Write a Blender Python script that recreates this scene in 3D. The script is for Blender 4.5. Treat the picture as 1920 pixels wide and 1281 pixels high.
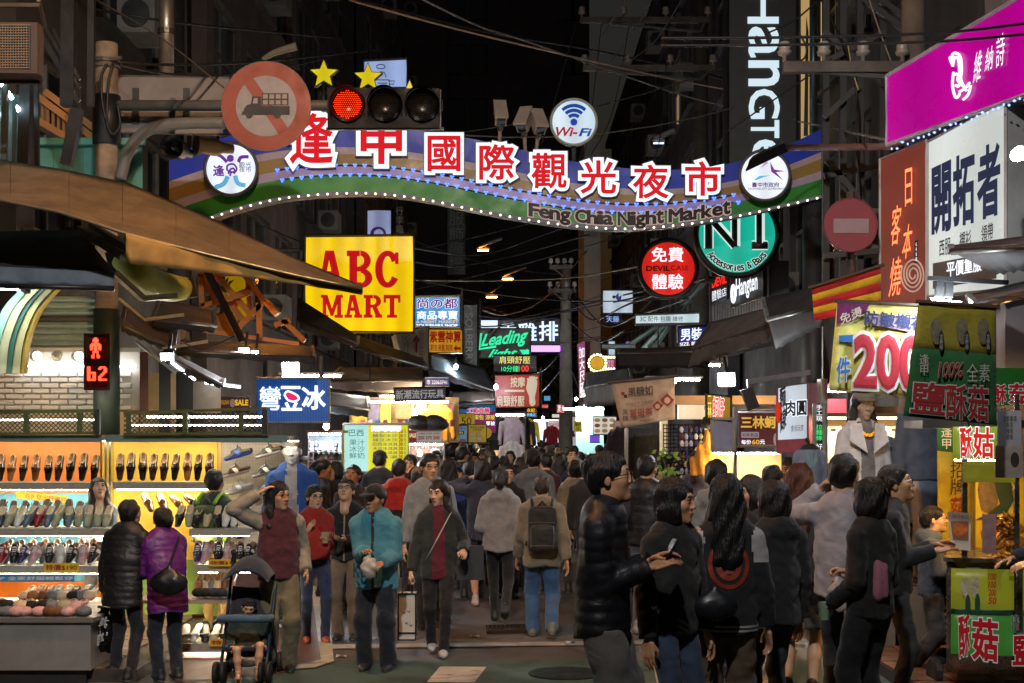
import bpy, bmesh, math, random
import numpy as np
from mathutils import Vector, Matrix
from mathutils.bvhtree import BVHTree
SC = bpy.context.scene
for o in list(bpy.data.objects): bpy.data.objects.remove(o)
random.seed(7); RNG = np.random.default_rng(7)
# ---------------------------------------------------------------- camera
F, CH, YH = 2667.0, 1.95, 815.0          # focal length in photo pixels, camera height, horizon row
cam = bpy.data.objects.new('camera', bpy.data.cameras.new('camera')); SC.collection.objects.link(cam)
cam.location = (0, 0, CH); cam.rotation_euler = (math.pi/2, 0, 0)
cam.data.sensor_width = 36; cam.data.lens = 36*F/1920; cam.data.shift_y = (YH-640.5)/1920
cam.data.clip_start = .1; cam.data.clip_end = 600
SC.camera = cam
# ---------------------------------------------------------------- night sky
W = bpy.data.worlds.new('World'); SC.world = W; W.use_nodes = True
_n = W.node_tree.nodes; _bg = _n['Background']
_sk = _n.new('ShaderNodeTexSky'); _sk.sky_type = 'NISHITA'; _sk.sun_disc = False
_sk.sun_elevation = math.radians(-1); _sk.sun_rotation = math.radians(200)
W.node_tree.links.new(_sk.outputs[0], _bg.inputs[0]); _bg.inputs[1].default_value = .045
SC.view_settings.view_transform = 'Standard'; SC.view_settings.look = 'None'
SC.view_settings.exposure = 0.0; SC.view_settings.gamma = 1.0
SC.render.engine = 'CYCLES'
cy = SC.cycles
cy.use_denoising = True
try: cy.denoiser = 'OPENIMAGEDENOISE'; cy.denoising_input_passes = 'RGB_ALBEDO_NORMAL'
except Exception: pass
cy.use_light_tree = True; cy.max_bounces = 5; cy.diffuse_bounces = 3; cy.glossy_bounces = 3; cy.transmission_bounces = 4
cy.caustics_reflective = False; cy.caustics_refractive = False; cy.sample_clamp_indirect = 3.0
cy.use_adaptive_sampling = True; cy.adaptive_threshold = .015
# ---------------------------------------------------------------- basic helpers
def P(px, py, d): return Vector(((px-960)/F*d, d, CH+(YH-py)/F*d))
def G(px, py):
 d = F*CH/(py-YH); return Vector(((px-960)/F*d, d, 0))
def lin(c):
 if isinstance(c, int): c = ((c >> 16 & 255)/255, (c >> 8 & 255)/255, (c & 255)/255)
 return tuple(x/12.92 if x <= .04045 else ((x+.055)/1.055)**2.4 for x in c)
MATS = {}
def mat(col, rough=.65, metal=0, var=.18, vs=9, bump=0, bs=60, emit=0, ecol=None, alpha=1, trans=0, coat=0, sheen=0, sample=True, spec=.5, fold=0, strand=0, tubes=0):
 """procedural principled material: noise-varied colour, optional fine relief and emission"""
 key = (col, rough, metal, var, vs, bump, bs, emit, ecol, alpha, trans, coat, sheen, sample, spec, fold, strand, tubes)
 if key in MATS: return MATS[key]
 m = bpy.data.materials.new('mat_%d' % len(MATS)); m.use_nodes = True; MATS[key] = m
 nt = m.node_tree; b = nt.nodes['Principled BSDF']; c = lin(col)
 b.inputs['Roughness'].default_value = rough; b.inputs['Metallic'].default_value = metal
 b.inputs['Base Color'].default_value = (*c, 1); b.inputs['Specular IOR Level'].default_value = spec
 if coat: b.inputs['Coat Weight'].default_value = coat
 if sheen: b.inputs['Sheen Weight'].default_value = sheen
 if alpha < 1: b.inputs['Alpha'].default_value = alpha
 if trans: b.inputs['Transmission Weight'].default_value = trans
 tc = nt.nodes.new('ShaderNodeTexCoord')
 if var:
  nz = nt.nodes.new('ShaderNodeTexNoise'); nz.inputs['Scale'].default_value = vs; nz.inputs['Detail'].default_value = 5
  nz.inputs['Roughness'].default_value = .65
  nt.links.new(tc.outputs['Object'], nz.inputs['Vector'])
  mr = nt.nodes.new('ShaderNodeMapRange'); mr.inputs[1].default_value = .3; mr.inputs[2].default_value = .7
  mr.inputs[3].default_value = 1-var; mr.inputs[4].default_value = 1+var*.6
  nt.links.new(nz.outputs[0], mr.inputs[0])
  mx = nt.nodes.new('ShaderNodeVectorMath'); mx.operation = 'SCALE'; mx.inputs[0].default_value = [x*(.35 if emit else 1) for x in c]
  nt.links.new(mr.outputs[0], mx.inputs[3]); nt.links.new(mx.outputs[0], b.inputs['Base Color'])
  if rough > .2 and metal < 1:
   mr2 = nt.nodes.new('ShaderNodeMapRange'); mr2.inputs[1].default_value = .3; mr2.inputs[2].default_value = .7
   mr2.inputs[3].default_value = min(1, rough+.12); mr2.inputs[4].default_value = max(.05, rough-.15)
   nt.links.new(nz.outputs[0], mr2.inputs[0]); nt.links.new(mr2.outputs[0], b.inputs['Roughness'])
 if bump:
  nb = nt.nodes.new('ShaderNodeTexNoise'); nb.inputs['Scale'].default_value = bs; nb.inputs['Detail'].default_value = 3
  nt.links.new(tc.outputs['Object'], nb.inputs['Vector'])
  bp = nt.nodes.new('ShaderNodeBump'); bp.inputs['Strength'].default_value = bump; bp.inputs['Distance'].default_value = .02
  nt.links.new(nb.outputs[0], bp.inputs['Height']); nt.links.new(bp.outputs[0], b.inputs['Normal'])
  if strand:                     # hair: stretch the relief along the strands
   mp = nt.nodes.new('ShaderNodeMapping'); mp.inputs['Scale'].default_value = (1, 1, strand); nt.links.new(tc.outputs['Object'], mp.inputs[0]); nt.links.new(mp.outputs[0], nb.inputs['Vector'])
   if var: nt.links.new(mp.outputs[0], nz.inputs['Vector'])
  if fold:                       # soft creases in worn cloth
   nf = nt.nodes.new('ShaderNodeTexNoise'); nf.inputs['Scale'].default_value = 5.5; nf.inputs['Detail'].default_value = 1.5; nf.inputs['Distortion'].default_value = 1.4
   mp = nt.nodes.new('ShaderNodeMapping'); mp.inputs['Scale'].default_value = (1, 1, 1.3); mp.inputs['Rotation'].default_value = (.4, .3, 0); nt.links.new(tc.outputs['Object'], mp.inputs[0]); nt.links.new(mp.outputs[0], nf.inputs['Vector'])
   bf = nt.nodes.new('ShaderNodeBump'); bf.inputs['Strength'].default_value = fold; bf.inputs['Distance'].default_value = .05
   nt.links.new(nf.outputs[0], bf.inputs['Height']); nt.links.new(bf.outputs[0], bp.inputs['Normal'])
 if emit:
  b.inputs['Emission Color'].default_value = (*(lin(ecol) if ecol is not None else c), 1)
  b.inputs['Emission Strength'].default_value = emit
  if not var: b.inputs['Base Color'].default_value = (*[x*.35 for x in c], 1)
  if tubes:                      # emission banded to imitate tube lamps behind the acrylic
   wv = nt.nodes.new('ShaderNodeTexWave'); wv.inputs['Scale'].default_value = tubes; wv.inputs['Distortion'].default_value = .6; wv.inputs['Detail'].default_value = 0; wv.bands_direction = 'X'; nt.links.new(tc.outputs['Object'], wv.inputs['Vector'])
   mr3 = nt.nodes.new('ShaderNodeMapRange'); mr3.inputs[3].default_value = emit*.84; mr3.inputs[4].default_value = emit*1.1; nt.links.new(wv.outputs['Fac'], mr3.inputs[0]); nt.links.new(mr3.outputs[0], b.inputs['Emission Strength'])
  if not sample: m.cycles.emission_sampling = 'NONE'
 return m
LAMPK = 11.0                     # how much brighter real lamps are than lit sign faces
def glow(col, s=1.0, sample=True):
 if sample and s >= 4: s *= LAMPK
 return mat(col, rough=.6, var=0, emit=s, sample=sample, spec=.1)
def lightbox(col, s=.9):       # back-lit acrylic: emits its own colour, banded as if tubes stood behind it
 return mat(col, rough=.3, var=.1, vs=2.0, emit=s, tubes=.9)
def cloth(col, rough=.85, var=.25): return mat(col, rough=rough, var=var, vs=7, bump=.35, bs=180, sheen=.15, fold=.3)
def canvas(col, rough=.85, var=.3): return mat(col, rough=rough, var=var, vs=2.5, bump=.25, bs=140)
def raw(col, s): return mat(col, rough=.6, var=0, emit=s, spec=.1)
def metalm(col=0x8c8c8c, rough=.45): return mat(col, rough=rough, metal=.8, var=.3, vs=6)
def paint(col, rough=.55, var=.2): return mat(col, rough=rough, var=var, vs=4, bump=.1, bs=30)
def link(o): SC.collection.objects.link(o); return o
def tag(o, label=None, cat=None, group=None, kind=None):
 if label: o['label'] = label
 if cat: o['category'] = cat
 if group: o['group'] = group
 if kind: o['kind'] = kind
 return o
def thing(name, label, cat, loc=(0, 0, 0), group=None):
 o = bpy.data.objects.new(name, None); o.empty_display_size = .1; o.location = loc
 return tag(link(o), label, cat, group)
def origin(o):
 v = Vector((0, 0, 0))
 while o: v = v + o.location; o = o.parent
 return v
def raw_obj(name, V, Fc, mats, parent=None, smooth=False, midx=None, world=True):
 me = bpy.data.meshes.new(name)
 if len(V) and parent is not None and world:
  og = origin(parent); V = np.asarray(V, dtype=float)-np.array(og)
 me.from_pydata([tuple(v) for v in V] if not isinstance(V, np.ndarray) else V.tolist(), [], [list(f) for f in Fc] if not isinstance(Fc, np.ndarray) else Fc.tolist())
 for m in (mats if isinstance(mats, (list, tuple)) else [mats]): me.materials.append(m)
 if midx is not None: me.polygons.foreach_set('material_index', np.asarray(midx, dtype=np.int32))
 if smooth: me.polygons.foreach_set('use_smooth', [True]*len(me.polygons))
 me.update()
 o = bpy.data.objects.new(name, me); link(o)
 if parent is not None: o.parent = parent
 return o
class MB:
 """collects shapes in world coordinates and links them as ONE mesh object"""
 def __init__(s): s.v = []; s.f = []; s.m = []; s.k = 0
 def add(s, V, Fs, m=None):
  b = len(s.v); s.v += [tuple(v) for v in V]; s.f += [[i+b for i in f] for f in Fs]; s.m += [s.k if m is None else m]*len(Fs); return s
 def hexa(s, p, m=None):            # p: 4 corners of face A, 4 of face B
  return s.add(p, [(0, 1, 2, 3), (7, 6, 5, 4), (0, 4, 5, 1), (1, 5, 6, 2), (2, 6, 7, 3), (3, 7, 4, 0)], m)
 def box(s, c, sz, rz=0, rx=0, ry=0, m=None):
  R = Matrix.Rotation(rz, 3, 'Z') @ Matrix.Rotation(ry, 3, 'Y') @ Matrix.Rotation(rx, 3, 'X'); c = Vector(c)
  x, y, z = (t/2 for t in sz)
  q = [(-x, -y, -z), (x, -y, -z), (x, -y, z), (-x, -y, z), (-x, y, -z), (x, y, -z), (x, y, z), (-x, y, z)]
  return s.hexa([c+R @ Vector(t) for t in q], m)
 def tube(s, pts, r, n=8, closed=False, m=None, cap=True):
  pts = [Vector(p) for p in pts]; N = len(pts); rr = r if isinstance(r, (list, tuple)) else [r]*N
  V = []; Fs = []; up = None
  for i, p in enumerate(pts):
   a = pts[(i-1) % N] if (closed or i) else p; c = pts[(i+1) % N] if (closed or i < N-1) else p
   t = (c-a); t = t.normalized() if t.length > 1e-9 else Vector((0, 0, 1))
   if up is None: up = Vector((0, 0, 1)) if abs(t.z) < .9 else Vector((1, 0, 0))
   u = up-t*up.dot(t)
   if u.length < 1e-6: u = t.orthogonal()
   u.normalize(); w = t.cross(u); up = u
   for k in range(n):
    an = 2*math.pi*k/n; V.append(p+(u*math.cos(an)+w*math.sin(an))*rr[i])
  for i in range(N if closed else N-1):
   j = (i+1) % N
   for k in range(n): Fs.append((i*n+k, i*n+(k+1) % n, j*n+(k+1) % n, j*n+k))
  if cap and not closed: Fs += [tuple(range(n))[::-1], tuple(range((N-1)*n, N*n))]
  return s.add(V, Fs, m)
 def bar(s, a, b, w, h=None, m=None): # rectangular bar from a to b
  a, b = Vector(a), Vector(b); h = h or w; t = (b-a).normalized()
  u = t.cross(Vector((0, 0, 1))); u = u.normalized() if u.length > 1e-4 else Vector((1, 0, 0)); n = u.cross(t)
  q = lambda p: [p-u*w/2-n*h/2, p+u*w/2-n*h/2, p+u*w/2+n*h/2, p-u*w/2+n*h/2]
  return s.hexa(q(a)+q(b), m)
 def slab(s, pts, off, m=None):     # polygon thickened by the vector off
  n = len(pts); pts = [Vector(p) for p in pts]; off = Vector(off)
  V = pts+[p+off for p in pts]
  return s.add(V, [tuple(range(n)), tuple(range(2*n-1, n-1, -1))]+[(i, i+n, (i+1) % n+n, (i+1) % n) for i in range(n)], m)
 def lathe(s, prof, c, axis='Z', n=16, m=None, R=None):
  V = []; c = Vector(c); N = len(prof)
  for r, z in prof:
   for k in range(n):
    a = 2*math.pi*k/n; p = Vector((r*math.cos(a), r*math.sin(a), z))
    if axis == 'Y': p = Vector((p.x, -p.z, p.y))
    if axis == 'X': p = Vector((p.z, p.y, -p.x))
    if R is not None: p = R @ p
    V.append(c+p)
  Fs = [(i*n+k, i*n+(k+1) % n, (i+1)*n+(k+1) % n, (i+1)*n+k) for i in range(N-1) for k in range(n)]
  Fs += [tuple(range(n))[::-1], tuple(range((N-1)*n, N*n))]
  return s.add(V, Fs, m)
 def sheet(s, fn, nu, nv, th=0, m=None):   # grid surface fn(u,v); th = thickness vector
  V = [fn(i/nu, j/nv) for j in range(nv+1) for i in range(nu+1)]; w = nu+1
  Q = [(j*w+i, j*w+i+1, (j+1)*w+i+1, (j+1)*w+i) for j in range(nv) for i in range(nu)]
  if th:
   th = Vector(th); n = len(V); V = V+[Vector(v)+th for v in V]
   Q2 = [tuple(x+n for x in q[::-1]) for q in Q]
   rim = [(i, i+1) for i in range(nu)]+[(j*w+nu, (j+1)*w+nu) for j in range(nv)]+[(nv*w+i+1, nv*w+i) for i in range(nu)]+[((j+1)*w, j*w) for j in range(nv)]
   Q = Q+Q2+[(b, a, a+n, b+n) for a, b in rim]
  return s.add(V, Q, m)
 def build(s, name, mats, parent=None, smooth=False):
  o = raw_obj(name, np.array([tuple(v) for v in s.v]), s.f, mats, parent, smooth, s.m); return o
def one(name, mb, mats, label, cat, group=None, smooth=False, kind=None):
 """a thing that is one mesh: origin moved to its own base"""
 V = np.array([tuple(v) for v in mb.v]); c = (V.min(0)+V.max(0))/2; c[2] = V[:, 2].min()
 o = raw_obj(name, V-c, mb.f, mats, None, smooth, mb.m); o.location = c
 return tag(o, label, cat, group, kind)
def struct(name, mb, mats, smooth=False):
 o = mb.build(name, mats, None, smooth); o['kind'] = 'structure'; return o
# ---------------------------------------------------------------- lettering (queued, made in one go at the end)
TQ = []
def tess_key(t, **k): return (t, tuple(sorted(k.items())))
class Plane:
 def __init__(s, a, b, c):
  s.a = Vector(a); s.n = (Vector(b)-s.a).cross(Vector(c)-s.a).normalized()
  if s.n.y > 0: s.n = -s.n                      # towards the viewer's side
 def hit(s, px, py, off=0):
  r = P(px, py, 1.0)-Vector((0, 0, CH)); o = Vector((0, 0, CH))
  t = (s.a+s.n*off-o).dot(s.n)/r.dot(s.n); return o+r*t
def letters(t, rect, pl, m, parent, bold=0, off=.012, thick=.006, rim=0, rim_m=None, shear=0, name='lettering', gap=1.0, lead=1.0):
 """text fitted into a quad (4 px corners) or rect (x0,y0,x1,y1) of the plane pl"""
 q = [(rect[0], rect[1]), (rect[2], rect[1]), (rect[2], rect[3]), (rect[0], rect[3])] if not isinstance(rect[0], tuple) else rect
 TQ.append((t, q, pl, m, parent, bold, off, thick, shear, name, gap, lead))
 if rim: TQ.append((t, q, pl, rim_m, parent, bold+rim, off-.004, thick, shear, 'letter_outline', gap, lead))
def flush_letters():
 tmp = bpy.data.collections.new('tmp'); SC.collection.children.link(tmp); cache = {}
 for (t, q, pl, m, pa, bold, off, th, sh, nm, gap, lead) in TQ:
  k = (t, sh, gap, lead)
  if k in cache: continue
  cu = bpy.data.curves.new('t', 'FONT'); cu.body = t; cu.resolution_u = 3; cu.shear = sh
  cu.space_character = gap; cu.space_line = lead; cu.align_x = 'CENTER'; cu.fill_mode = 'FRONT'
  ob = bpy.data.objects.new('t', cu); tmp.objects.link(ob); cache[k] = ob
 bpy.context.view_layer.update(); dg = bpy.context.evaluated_depsgraph_get(); geo = {}
 for k, ob in cache.items():
  me = bpy.data.meshes.new_from_object(ob.evaluated_get(dg))
  V = np.empty(len(me.vertices)*3); me.vertices.foreach_get('co', V); V = V.reshape(-1, 3)[:, :2]; Fc = [list(p.vertices) for p in me.polygons]
  E = set((f[i], f[(i+1) % len(f)]) for f in Fc for i in range(len(f))); E = [e for e in E if (e[1], e[0]) not in E]
  N = np.zeros_like(V)                       # outward miter at each outline vertex
  for a, b in E:
   d = V[b]-V[a]; L = math.hypot(*d) or 1; nrm = np.array((d[1], -d[0]))/L; N[a] += nrm; N[b] += nrm
  l2 = np.sqrt((N**2).sum(1)); ok = l2 > 1e-6; N[ok] = N[ok]/l2[ok, None]*np.minimum(2/np.maximum(l2[ok], .9), 1.6)[:, None]
  geo[k] = (V, Fc, E, N); bpy.data.meshes.remove(me)
 for ob in cache.values():
  cu = ob.data; bpy.data.objects.remove(ob); bpy.data.curves.remove(cu)
 bpy.data.collections.remove(tmp)
 for (t, q, pl, m, pa, bold, off, th, sh, nm, gap, lead) in TQ:
  V, Fc, E, N = geo[(t, sh, gap, lead)]
  if not len(V): print('NO GLYPH', t); continue
  lo, hi = V.min(0), V.max(0); ext = np.maximum(hi-lo, 1e-6); n = len(V); drop = np.zeros(n); W_ = V
  if bold > 0:                               # heavier strokes: a chamfered ribbon round every outline
   W_ = np.concatenate([V, V+N*bold]); sz = (pl.hit(*q[0])-pl.hit(*q[3])).length/ext[1]; drop = np.concatenate([drop, np.full(n, bold*sz*.15)])
   Fc = Fc+[[b, a, a+n, b+n] for a, b in E]; E = [(a+n, b+n) for a, b in E]
  pts = []
  for (u, v), dz in zip((W_-lo)/ext, drop):
   ax, ay = q[3][0]+(q[2][0]-q[3][0])*u, q[3][1]+(q[2][1]-q[3][1])*u; bx, by = q[0][0]+(q[1][0]-q[0][0])*u, q[0][1]+(q[1][1]-q[0][1])*u
   pts.append(tuple(pl.hit(ax+(bx-ax)*v, ay+(by-ay)*v, off-dz)))
  if th >= .02:                              # raised letters get their sides
   k = len(pts); pts = pts+[tuple(Vector(p)-pl.n*th) for p in pts]; Fc = Fc+[[a, b, b+k, a+k] for a, b in E]
  raw_obj(nm, np.array(pts), Fc, m, pa)
# ---------------------------------------------------------------- signs
class Sign: pass
def sign(name, label, cat, c, d, face, thick=.12, cab=0x303030, frame=.02, group=None, framecol=None, facename='face'):
 """box sign from its four photo corners (TL,TR,BR,BL) or rect, d = depth or (left,right)"""
 if not isinstance(c[0], tuple): c = [(c[0], c[1]), (c[2], c[1]), (c[2], c[3]), (c[0], c[3])]
 dl, dr = d if isinstance(d, tuple) else (d, d)
 pl0 = Plane(P(*c[0], dl), P(*c[1], dr), P(*c[3], dl)); q = [pl0.hit(*x) for x in c]
 s = Sign(); s.pl = pl0; s.q = q; base = (q[2]+q[3])/2
 s.root = thing(name, label, cat, base-pl0.n*thick/2, group)
 n = pl0.n
 if thick > .03:
  b = MB(); b.hexa([p-n*.004 for p in q]+[p-n*thick for p in q]); b.build('cabinet', paint(cab), s.root)
 f = MB(); f.slab(q, -n*.003); f.build(facename, face if not isinstance(face, int) else paint(face), s.root)
 if frame:
  fr = MB(); fr.tube([p+n*.002 for p in q], frame, n=4, closed=True); fr.build('frame', paint(framecol if framecol is not None else cab), s.root)
 return s
def patch(s, pts, m, off=.006, name='panel'):       # flat print on a sign: polygon given in px
 b = MB(); b.slab([s.pl.hit(*p, off) for p in pts], -s.pl.n*.002); return b.build(name, m, s.root)
def disc_pts(cx, cy, rx, ry=None, n=48): return [(cx+rx*math.cos(2*math.pi*k/n), cy+(ry or rx)*math.sin(2*math.pi*k/n)) for k in range(n)]
def disc_sign(name, label, cat, cx, cy, r, d, face, thick=.14, cab=0x202020, rimw=.03, n=56):
 s = Sign(); s.pl = Plane(P(cx, cy, d), P(cx+10, cy, d), P(cx, cy+10, d)); nn = s.pl.n
 s.root = thing(name, label, cat, P(cx, cy+r, d)-nn*thick/2)
 ring = [s.pl.hit(*p) for p in disc_pts(cx, cy, r, n=n)]
 b = MB(); b.slab([p-nn*.004 for p in ring], -nn*thick); b.build('cabinet', paint(cab), s.root)
 f = MB(); f.slab(ring, -nn*.003); f.build('face', face, s.root)
 t = MB(); t.tube(ring, rimw, n=6, closed=True); t.build('rim', paint(cab), s.root, True)
 return s
def strokes(s, lines, w, m, off=.012, name='line', r=None):   # neon / drawn lines given in px
 b = MB()
 for ln in lines: b.tube([s.pl.hit(*p, off) for p in ln], w, n=5)
 return b.build(name, m, s.root, True)
def smooth_path(pts, n=8, closed=False):
 pts = [Vector(p) for p in pts]; out = []; N = len(pts)
 for i in range(N if closed else N-1):
  p0 = pts[(i-1) % N] if closed or i else pts[0]; p1 = pts[i]; p2 = pts[(i+1) % N]; p3 = pts[(i+2) % N] if closed or i+2 < N else pts[-1]
  for k in range(n):
   t = k/n; out.append(.5*((2*p1)+(p2-p0)*t+(2*p0-5*p1+4*p2-p3)*t*t+(3*p1-p0-3*p2+p3)*t**3))
 if not closed: out.append(pts[-1])
 return out
def sp2(pts, n=6, closed=False): return [(v.x, v.y) for v in smooth_path([(x, y, 0) for x, y in pts], n, closed)]
# ---------------------------------------------------------------- implicit-surface figures
def smin(a, b, k):
 if k <= 0: return np.minimum(a, b)
 h = np.clip(.5+.5*(b-a)/k, 0, 1); return b+(a-b)*h-k*h*(1-h)
class Cap:   # tapered capsule, squashed by sc, optional ridges (puffer) and flat end
 def __init__(s, a, b, ra, rb, sc=(1, 1, 1), ridge=0, pitch=.06, cut=False, g=0):
  s.a = np.array(a, float); s.b = np.array(b, float); s.ra = ra; s.rb = rb; s.sc = np.array(sc, float); s.ridge = ridge; s.pitch = pitch; s.cut = cut; s.g = g
  R = max(ra, rb)*max(sc)+ridge; s.lo = np.minimum(s.a, s.b)-R; s.hi = np.maximum(s.a, s.b)+R
 def d(s, p):
  ab = s.b-s.a; L2 = max(float(ab@ab), 1e-9); q = p-s.a; tt = (q@ab)/L2; t = np.clip(tt, 0, 1)
  v = (q-t[..., None]*ab)/s.sc; r = s.ra+(s.rb-s.ra)*t
  if s.ridge: r = r+s.ridge*(np.abs(np.sin(math.pi*t*math.sqrt(L2)/s.pitch))**.6-.6)
  d = np.sqrt((v*v).sum(-1))-r
  if s.cut: d = np.maximum(d, (tt-1)*math.sqrt(L2))
  return d*min(1, float(s.sc.min())**.5)
class Ell:
 def __init__(s, c, r, g=0, R=None):
  s.c = np.array(c, float); s.r = np.array(r, float); s.g = g; s.R = None if R is None else np.array(R, float)
  m = s.r if R is None else np.full(3, s.r.max()); s.lo = s.c-m; s.hi = s.c+m
 def d(s, p):
  q = p-s.c
  if s.R is not None: q = q@s.R
  k0 = np.sqrt(((q/s.r)**2).sum(-1)); k1 = np.sqrt(((q/s.r**2)**2).sum(-1)); return k0*(k0-1)/np.maximum(k1, 1e-6)
class Bx:
 def __init__(s, c, r, e=.02, g=0, R=None):
  s.c = np.array(c, float); s.r = np.array(r, float); s.e = e; s.g = g; s.R = None if R is None else np.array(R, float)
  m = s.r if R is None else np.full(3, float(np.linalg.norm(s.r))); s.lo = s.c-m; s.hi = s.c+m
 def d(s, p):
  q = p-s.c
  if s.R is not None: q = q@s.R
  q = np.abs(q)-s.r+s.e; return np.sqrt((np.maximum(q, 0)**2).sum(-1))+np.minimum(q.max(-1), 0)-s.e
def surfnet(g, lo, h):
 s = g < 0; nx, ny, nz = g.shape
 c = [s[i:nx-1+i, j:ny-1+j, k:nz-1+k] for i in (0, 1) for j in (0, 1) for k in (0, 1)]
 anyc = np.logical_or.reduce(c); allc = np.logical_and.reduce(c); act = anyc & ~allc
 I = np.argwhere(act)
 if not len(I): return np.zeros((0, 3)), np.zeros((0, 4), int)
 idx = -np.ones(act.shape, np.int64); idx[tuple(I.T)] = np.arange(len(I))
 off = np.array([(i, j, k) for i in (0, 1) for j in (0, 1) for k in (0, 1)])
 vals = np.stack([g[I[:, 0]+o[0], I[:, 1]+o[1], I[:, 2]+o[2]] for o in off], 1)
 acc = np.zeros((len(I), 3)); cnt = np.zeros(len(I))
 for a in range(8):
  for b in range(a+1, 8):
   if np.abs(off[a]-off[b]).sum() != 1: continue
   va, vb = vals[:, a], vals[:, b]; x = (va < 0) != (vb < 0)
   t = np.where(x, va/np.where(x, va-vb, 1), 0)
   acc += x[:, None]*(off[a]+t[:, None]*(off[b]-off[a])); cnt += x
 V = lo+(I+acc/cnt[:, None])*h; Q = []
 for ax in range(3):
  A = [slice(None)]*3; B = [slice(None)]*3; A[ax] = slice(0, -1); B[ax] = slice(1, None)
  sa, sb = s[tuple(A)], s[tuple(B)]; E = np.argwhere(sa != sb)
  u, w = (ax+1) % 3, (ax+2) % 3
  ok = (E[:, u] > 0) & (E[:, w] > 0) & (E[:, u] < g.shape[u]-1) & (E[:, w] < g.shape[w]-1); E = E[ok]
  if not len(E): continue
  eu = np.zeros(3, int); eu[u] = 1; ew = np.zeros(3, int); ew[w] = 1
  q = np.stack([idx[tuple((E-eu-ew).T)], idx[tuple((E-ew).T)], idx[tuple(E.T)], idx[tuple((E-eu).T)]], 1)
  fl = ~sa[tuple(E.T)]; q[fl] = q[fl][:, ::-1]; Q.append(q)
 return V, np.concatenate(Q)
def sculpt(prims, h, k=.03, post=None, pad=.05):
 lo = np.min([p.lo for p in prims], 0)-pad; hi = np.max([p.hi for p in prims], 0)+pad
 n = np.ceil((hi-lo)/h).astype(int)+2; g = np.full(n, .2, np.float32); ax = [lo[i]+np.arange(n[i])*h for i in range(3)]
 for p in prims:
  a = np.maximum(((p.lo-pad-lo)/h).astype(int), 0); b = np.minimum(((p.hi+pad-lo)/h).astype(int)+2, n)
  sl = tuple(slice(a[i], b[i]) for i in range(3))
  pts = np.stack(np.meshgrid(*[ax[i][sl[i]] for i in range(3)], indexing='ij'), -1)
  g[sl] = smin(g[sl], p.d(pts), getattr(p, 'k', k))
 if post is not None:
  pts = np.stack(np.meshgrid(*ax, indexing='ij'), -1); g = post(g, pts)
 return surfnet(g, lo, h)
def wave(p, a, f, ph=0):   # cheap fold noise
 return a*(np.sin(p[..., 0]*f+np.sin(p[..., 2]*f*.7+ph)*1.7+ph)*np.sin(p[..., 2]*f*.55+np.sin(p[..., 1]*f*.8)+ph*2)+.5*np.sin(p[..., 1]*f*1.3+p[..., 2]*f*.9+ph))
def ik(a, t, l1, l2, pole):
 a, t, pole = (np.array(x, float) for x in (a, t, pole)); v = t-a; D = np.linalg.norm(v)
 if D > (l1+l2)*.995: t = a+v/D*(l1+l2)*.995; v = t-a; D = np.linalg.norm(v)
 u = v/D; x = (l1*l1-l2*l2+D*D)/(2*D); hh = math.sqrt(max(l1*l1-x*x, 1e-6)); w = pole-u*(pole@u); w = w/max(np.linalg.norm(w), 1e-6)
 return a+u*x+w*hh, t
HEADS = {}
def head_geo(kind):
 if kind in HEADS: return HEADS[kind]
 fem = kind[0] == 'f'; hh = {'': .0052, 'mid': .007, 'lo': .013}[kind[1:]]; jw = .052 if fem else .06
 pr = [Ell((0, .014, .036), (.073, .091, .08)), Ell((0, -.022, -.042), (jw, .064, .074)), Cap((0, .022, -.07), (0, .038, -.19), .05 if fem else .056, .055),
   Cap((0, -.064, -.098), (0, -.06, -.095), .017 if fem else .021, .018), Ell((.043, -.05, -.018), (.02, .026, .024)), Ell((-.043, -.05, -.018), (.02, .026, .024)),
   Cap((-.035, -.074, .03), (.035, -.074, .03), .014, .014)]
 fine = [Cap((0, -.084, .018), (0, -.1, -.026), .0075, .0125), Ell((.011, -.094, -.03), (.009, .012, .008)), Ell((-.011, -.094, -.03), (.009, .012, .008)),
   Ell((0, -.083, -.058), (.022, .011, .006)), Ell((0, -.082, -.069), (.019, .011, .007)), Ell((.031, -.072, .008), (.016, .015, .011)), Ell((-.031, -.072, .008), (.016, .015, .011)),
   Ell((.076, .012, -.006), (.011, .018, .031)), Ell((-.076, .012, -.006), (.011, .018, .031))]
 def post(g, p):
  for sx in (-1, 1): g = -smin(-g, Ell((.031*sx, -.098, .01), (.02, .016, .0105)).d(p)*1.0, .008)
  for f in fine: g = smin(g, f.d(p), .007)
  return g
 V, Q = sculpt(pr, hh, .03, post, pad=.035); C = V[Q].mean(1); m = np.zeros(len(Q), int)
 ax = np.abs(C[:, 0]); fr = C[:, 1] < -.06
 e = ((ax-.031)/.0155)**2+((C[:, 2]-.0075)/.0062)**2 < 1; m[e & fr] = 1
 m[(((ax-.031)/.0065)**2+((C[:, 2]-.008)/.0068)**2 < 1) & fr] = 2
 m[(((ax-.031)/.019)**2+((C[:, 2]-.0125)/.0035)**2 < 1) & fr] = 2
 m[((ax/.023)**2+((C[:, 2]+.063)/.011)**2 < 1) & (C[:, 1] < -.075)] = 3
 m[(ax > .012) & (ax < .05) & (np.abs(C[:, 2]-(.033-.12*np.abs(ax-.03))) < .0045) & fr] = 4
 HEADS[kind] = (V, Q, m); return HEADS[kind]
HANDS = {}
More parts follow.
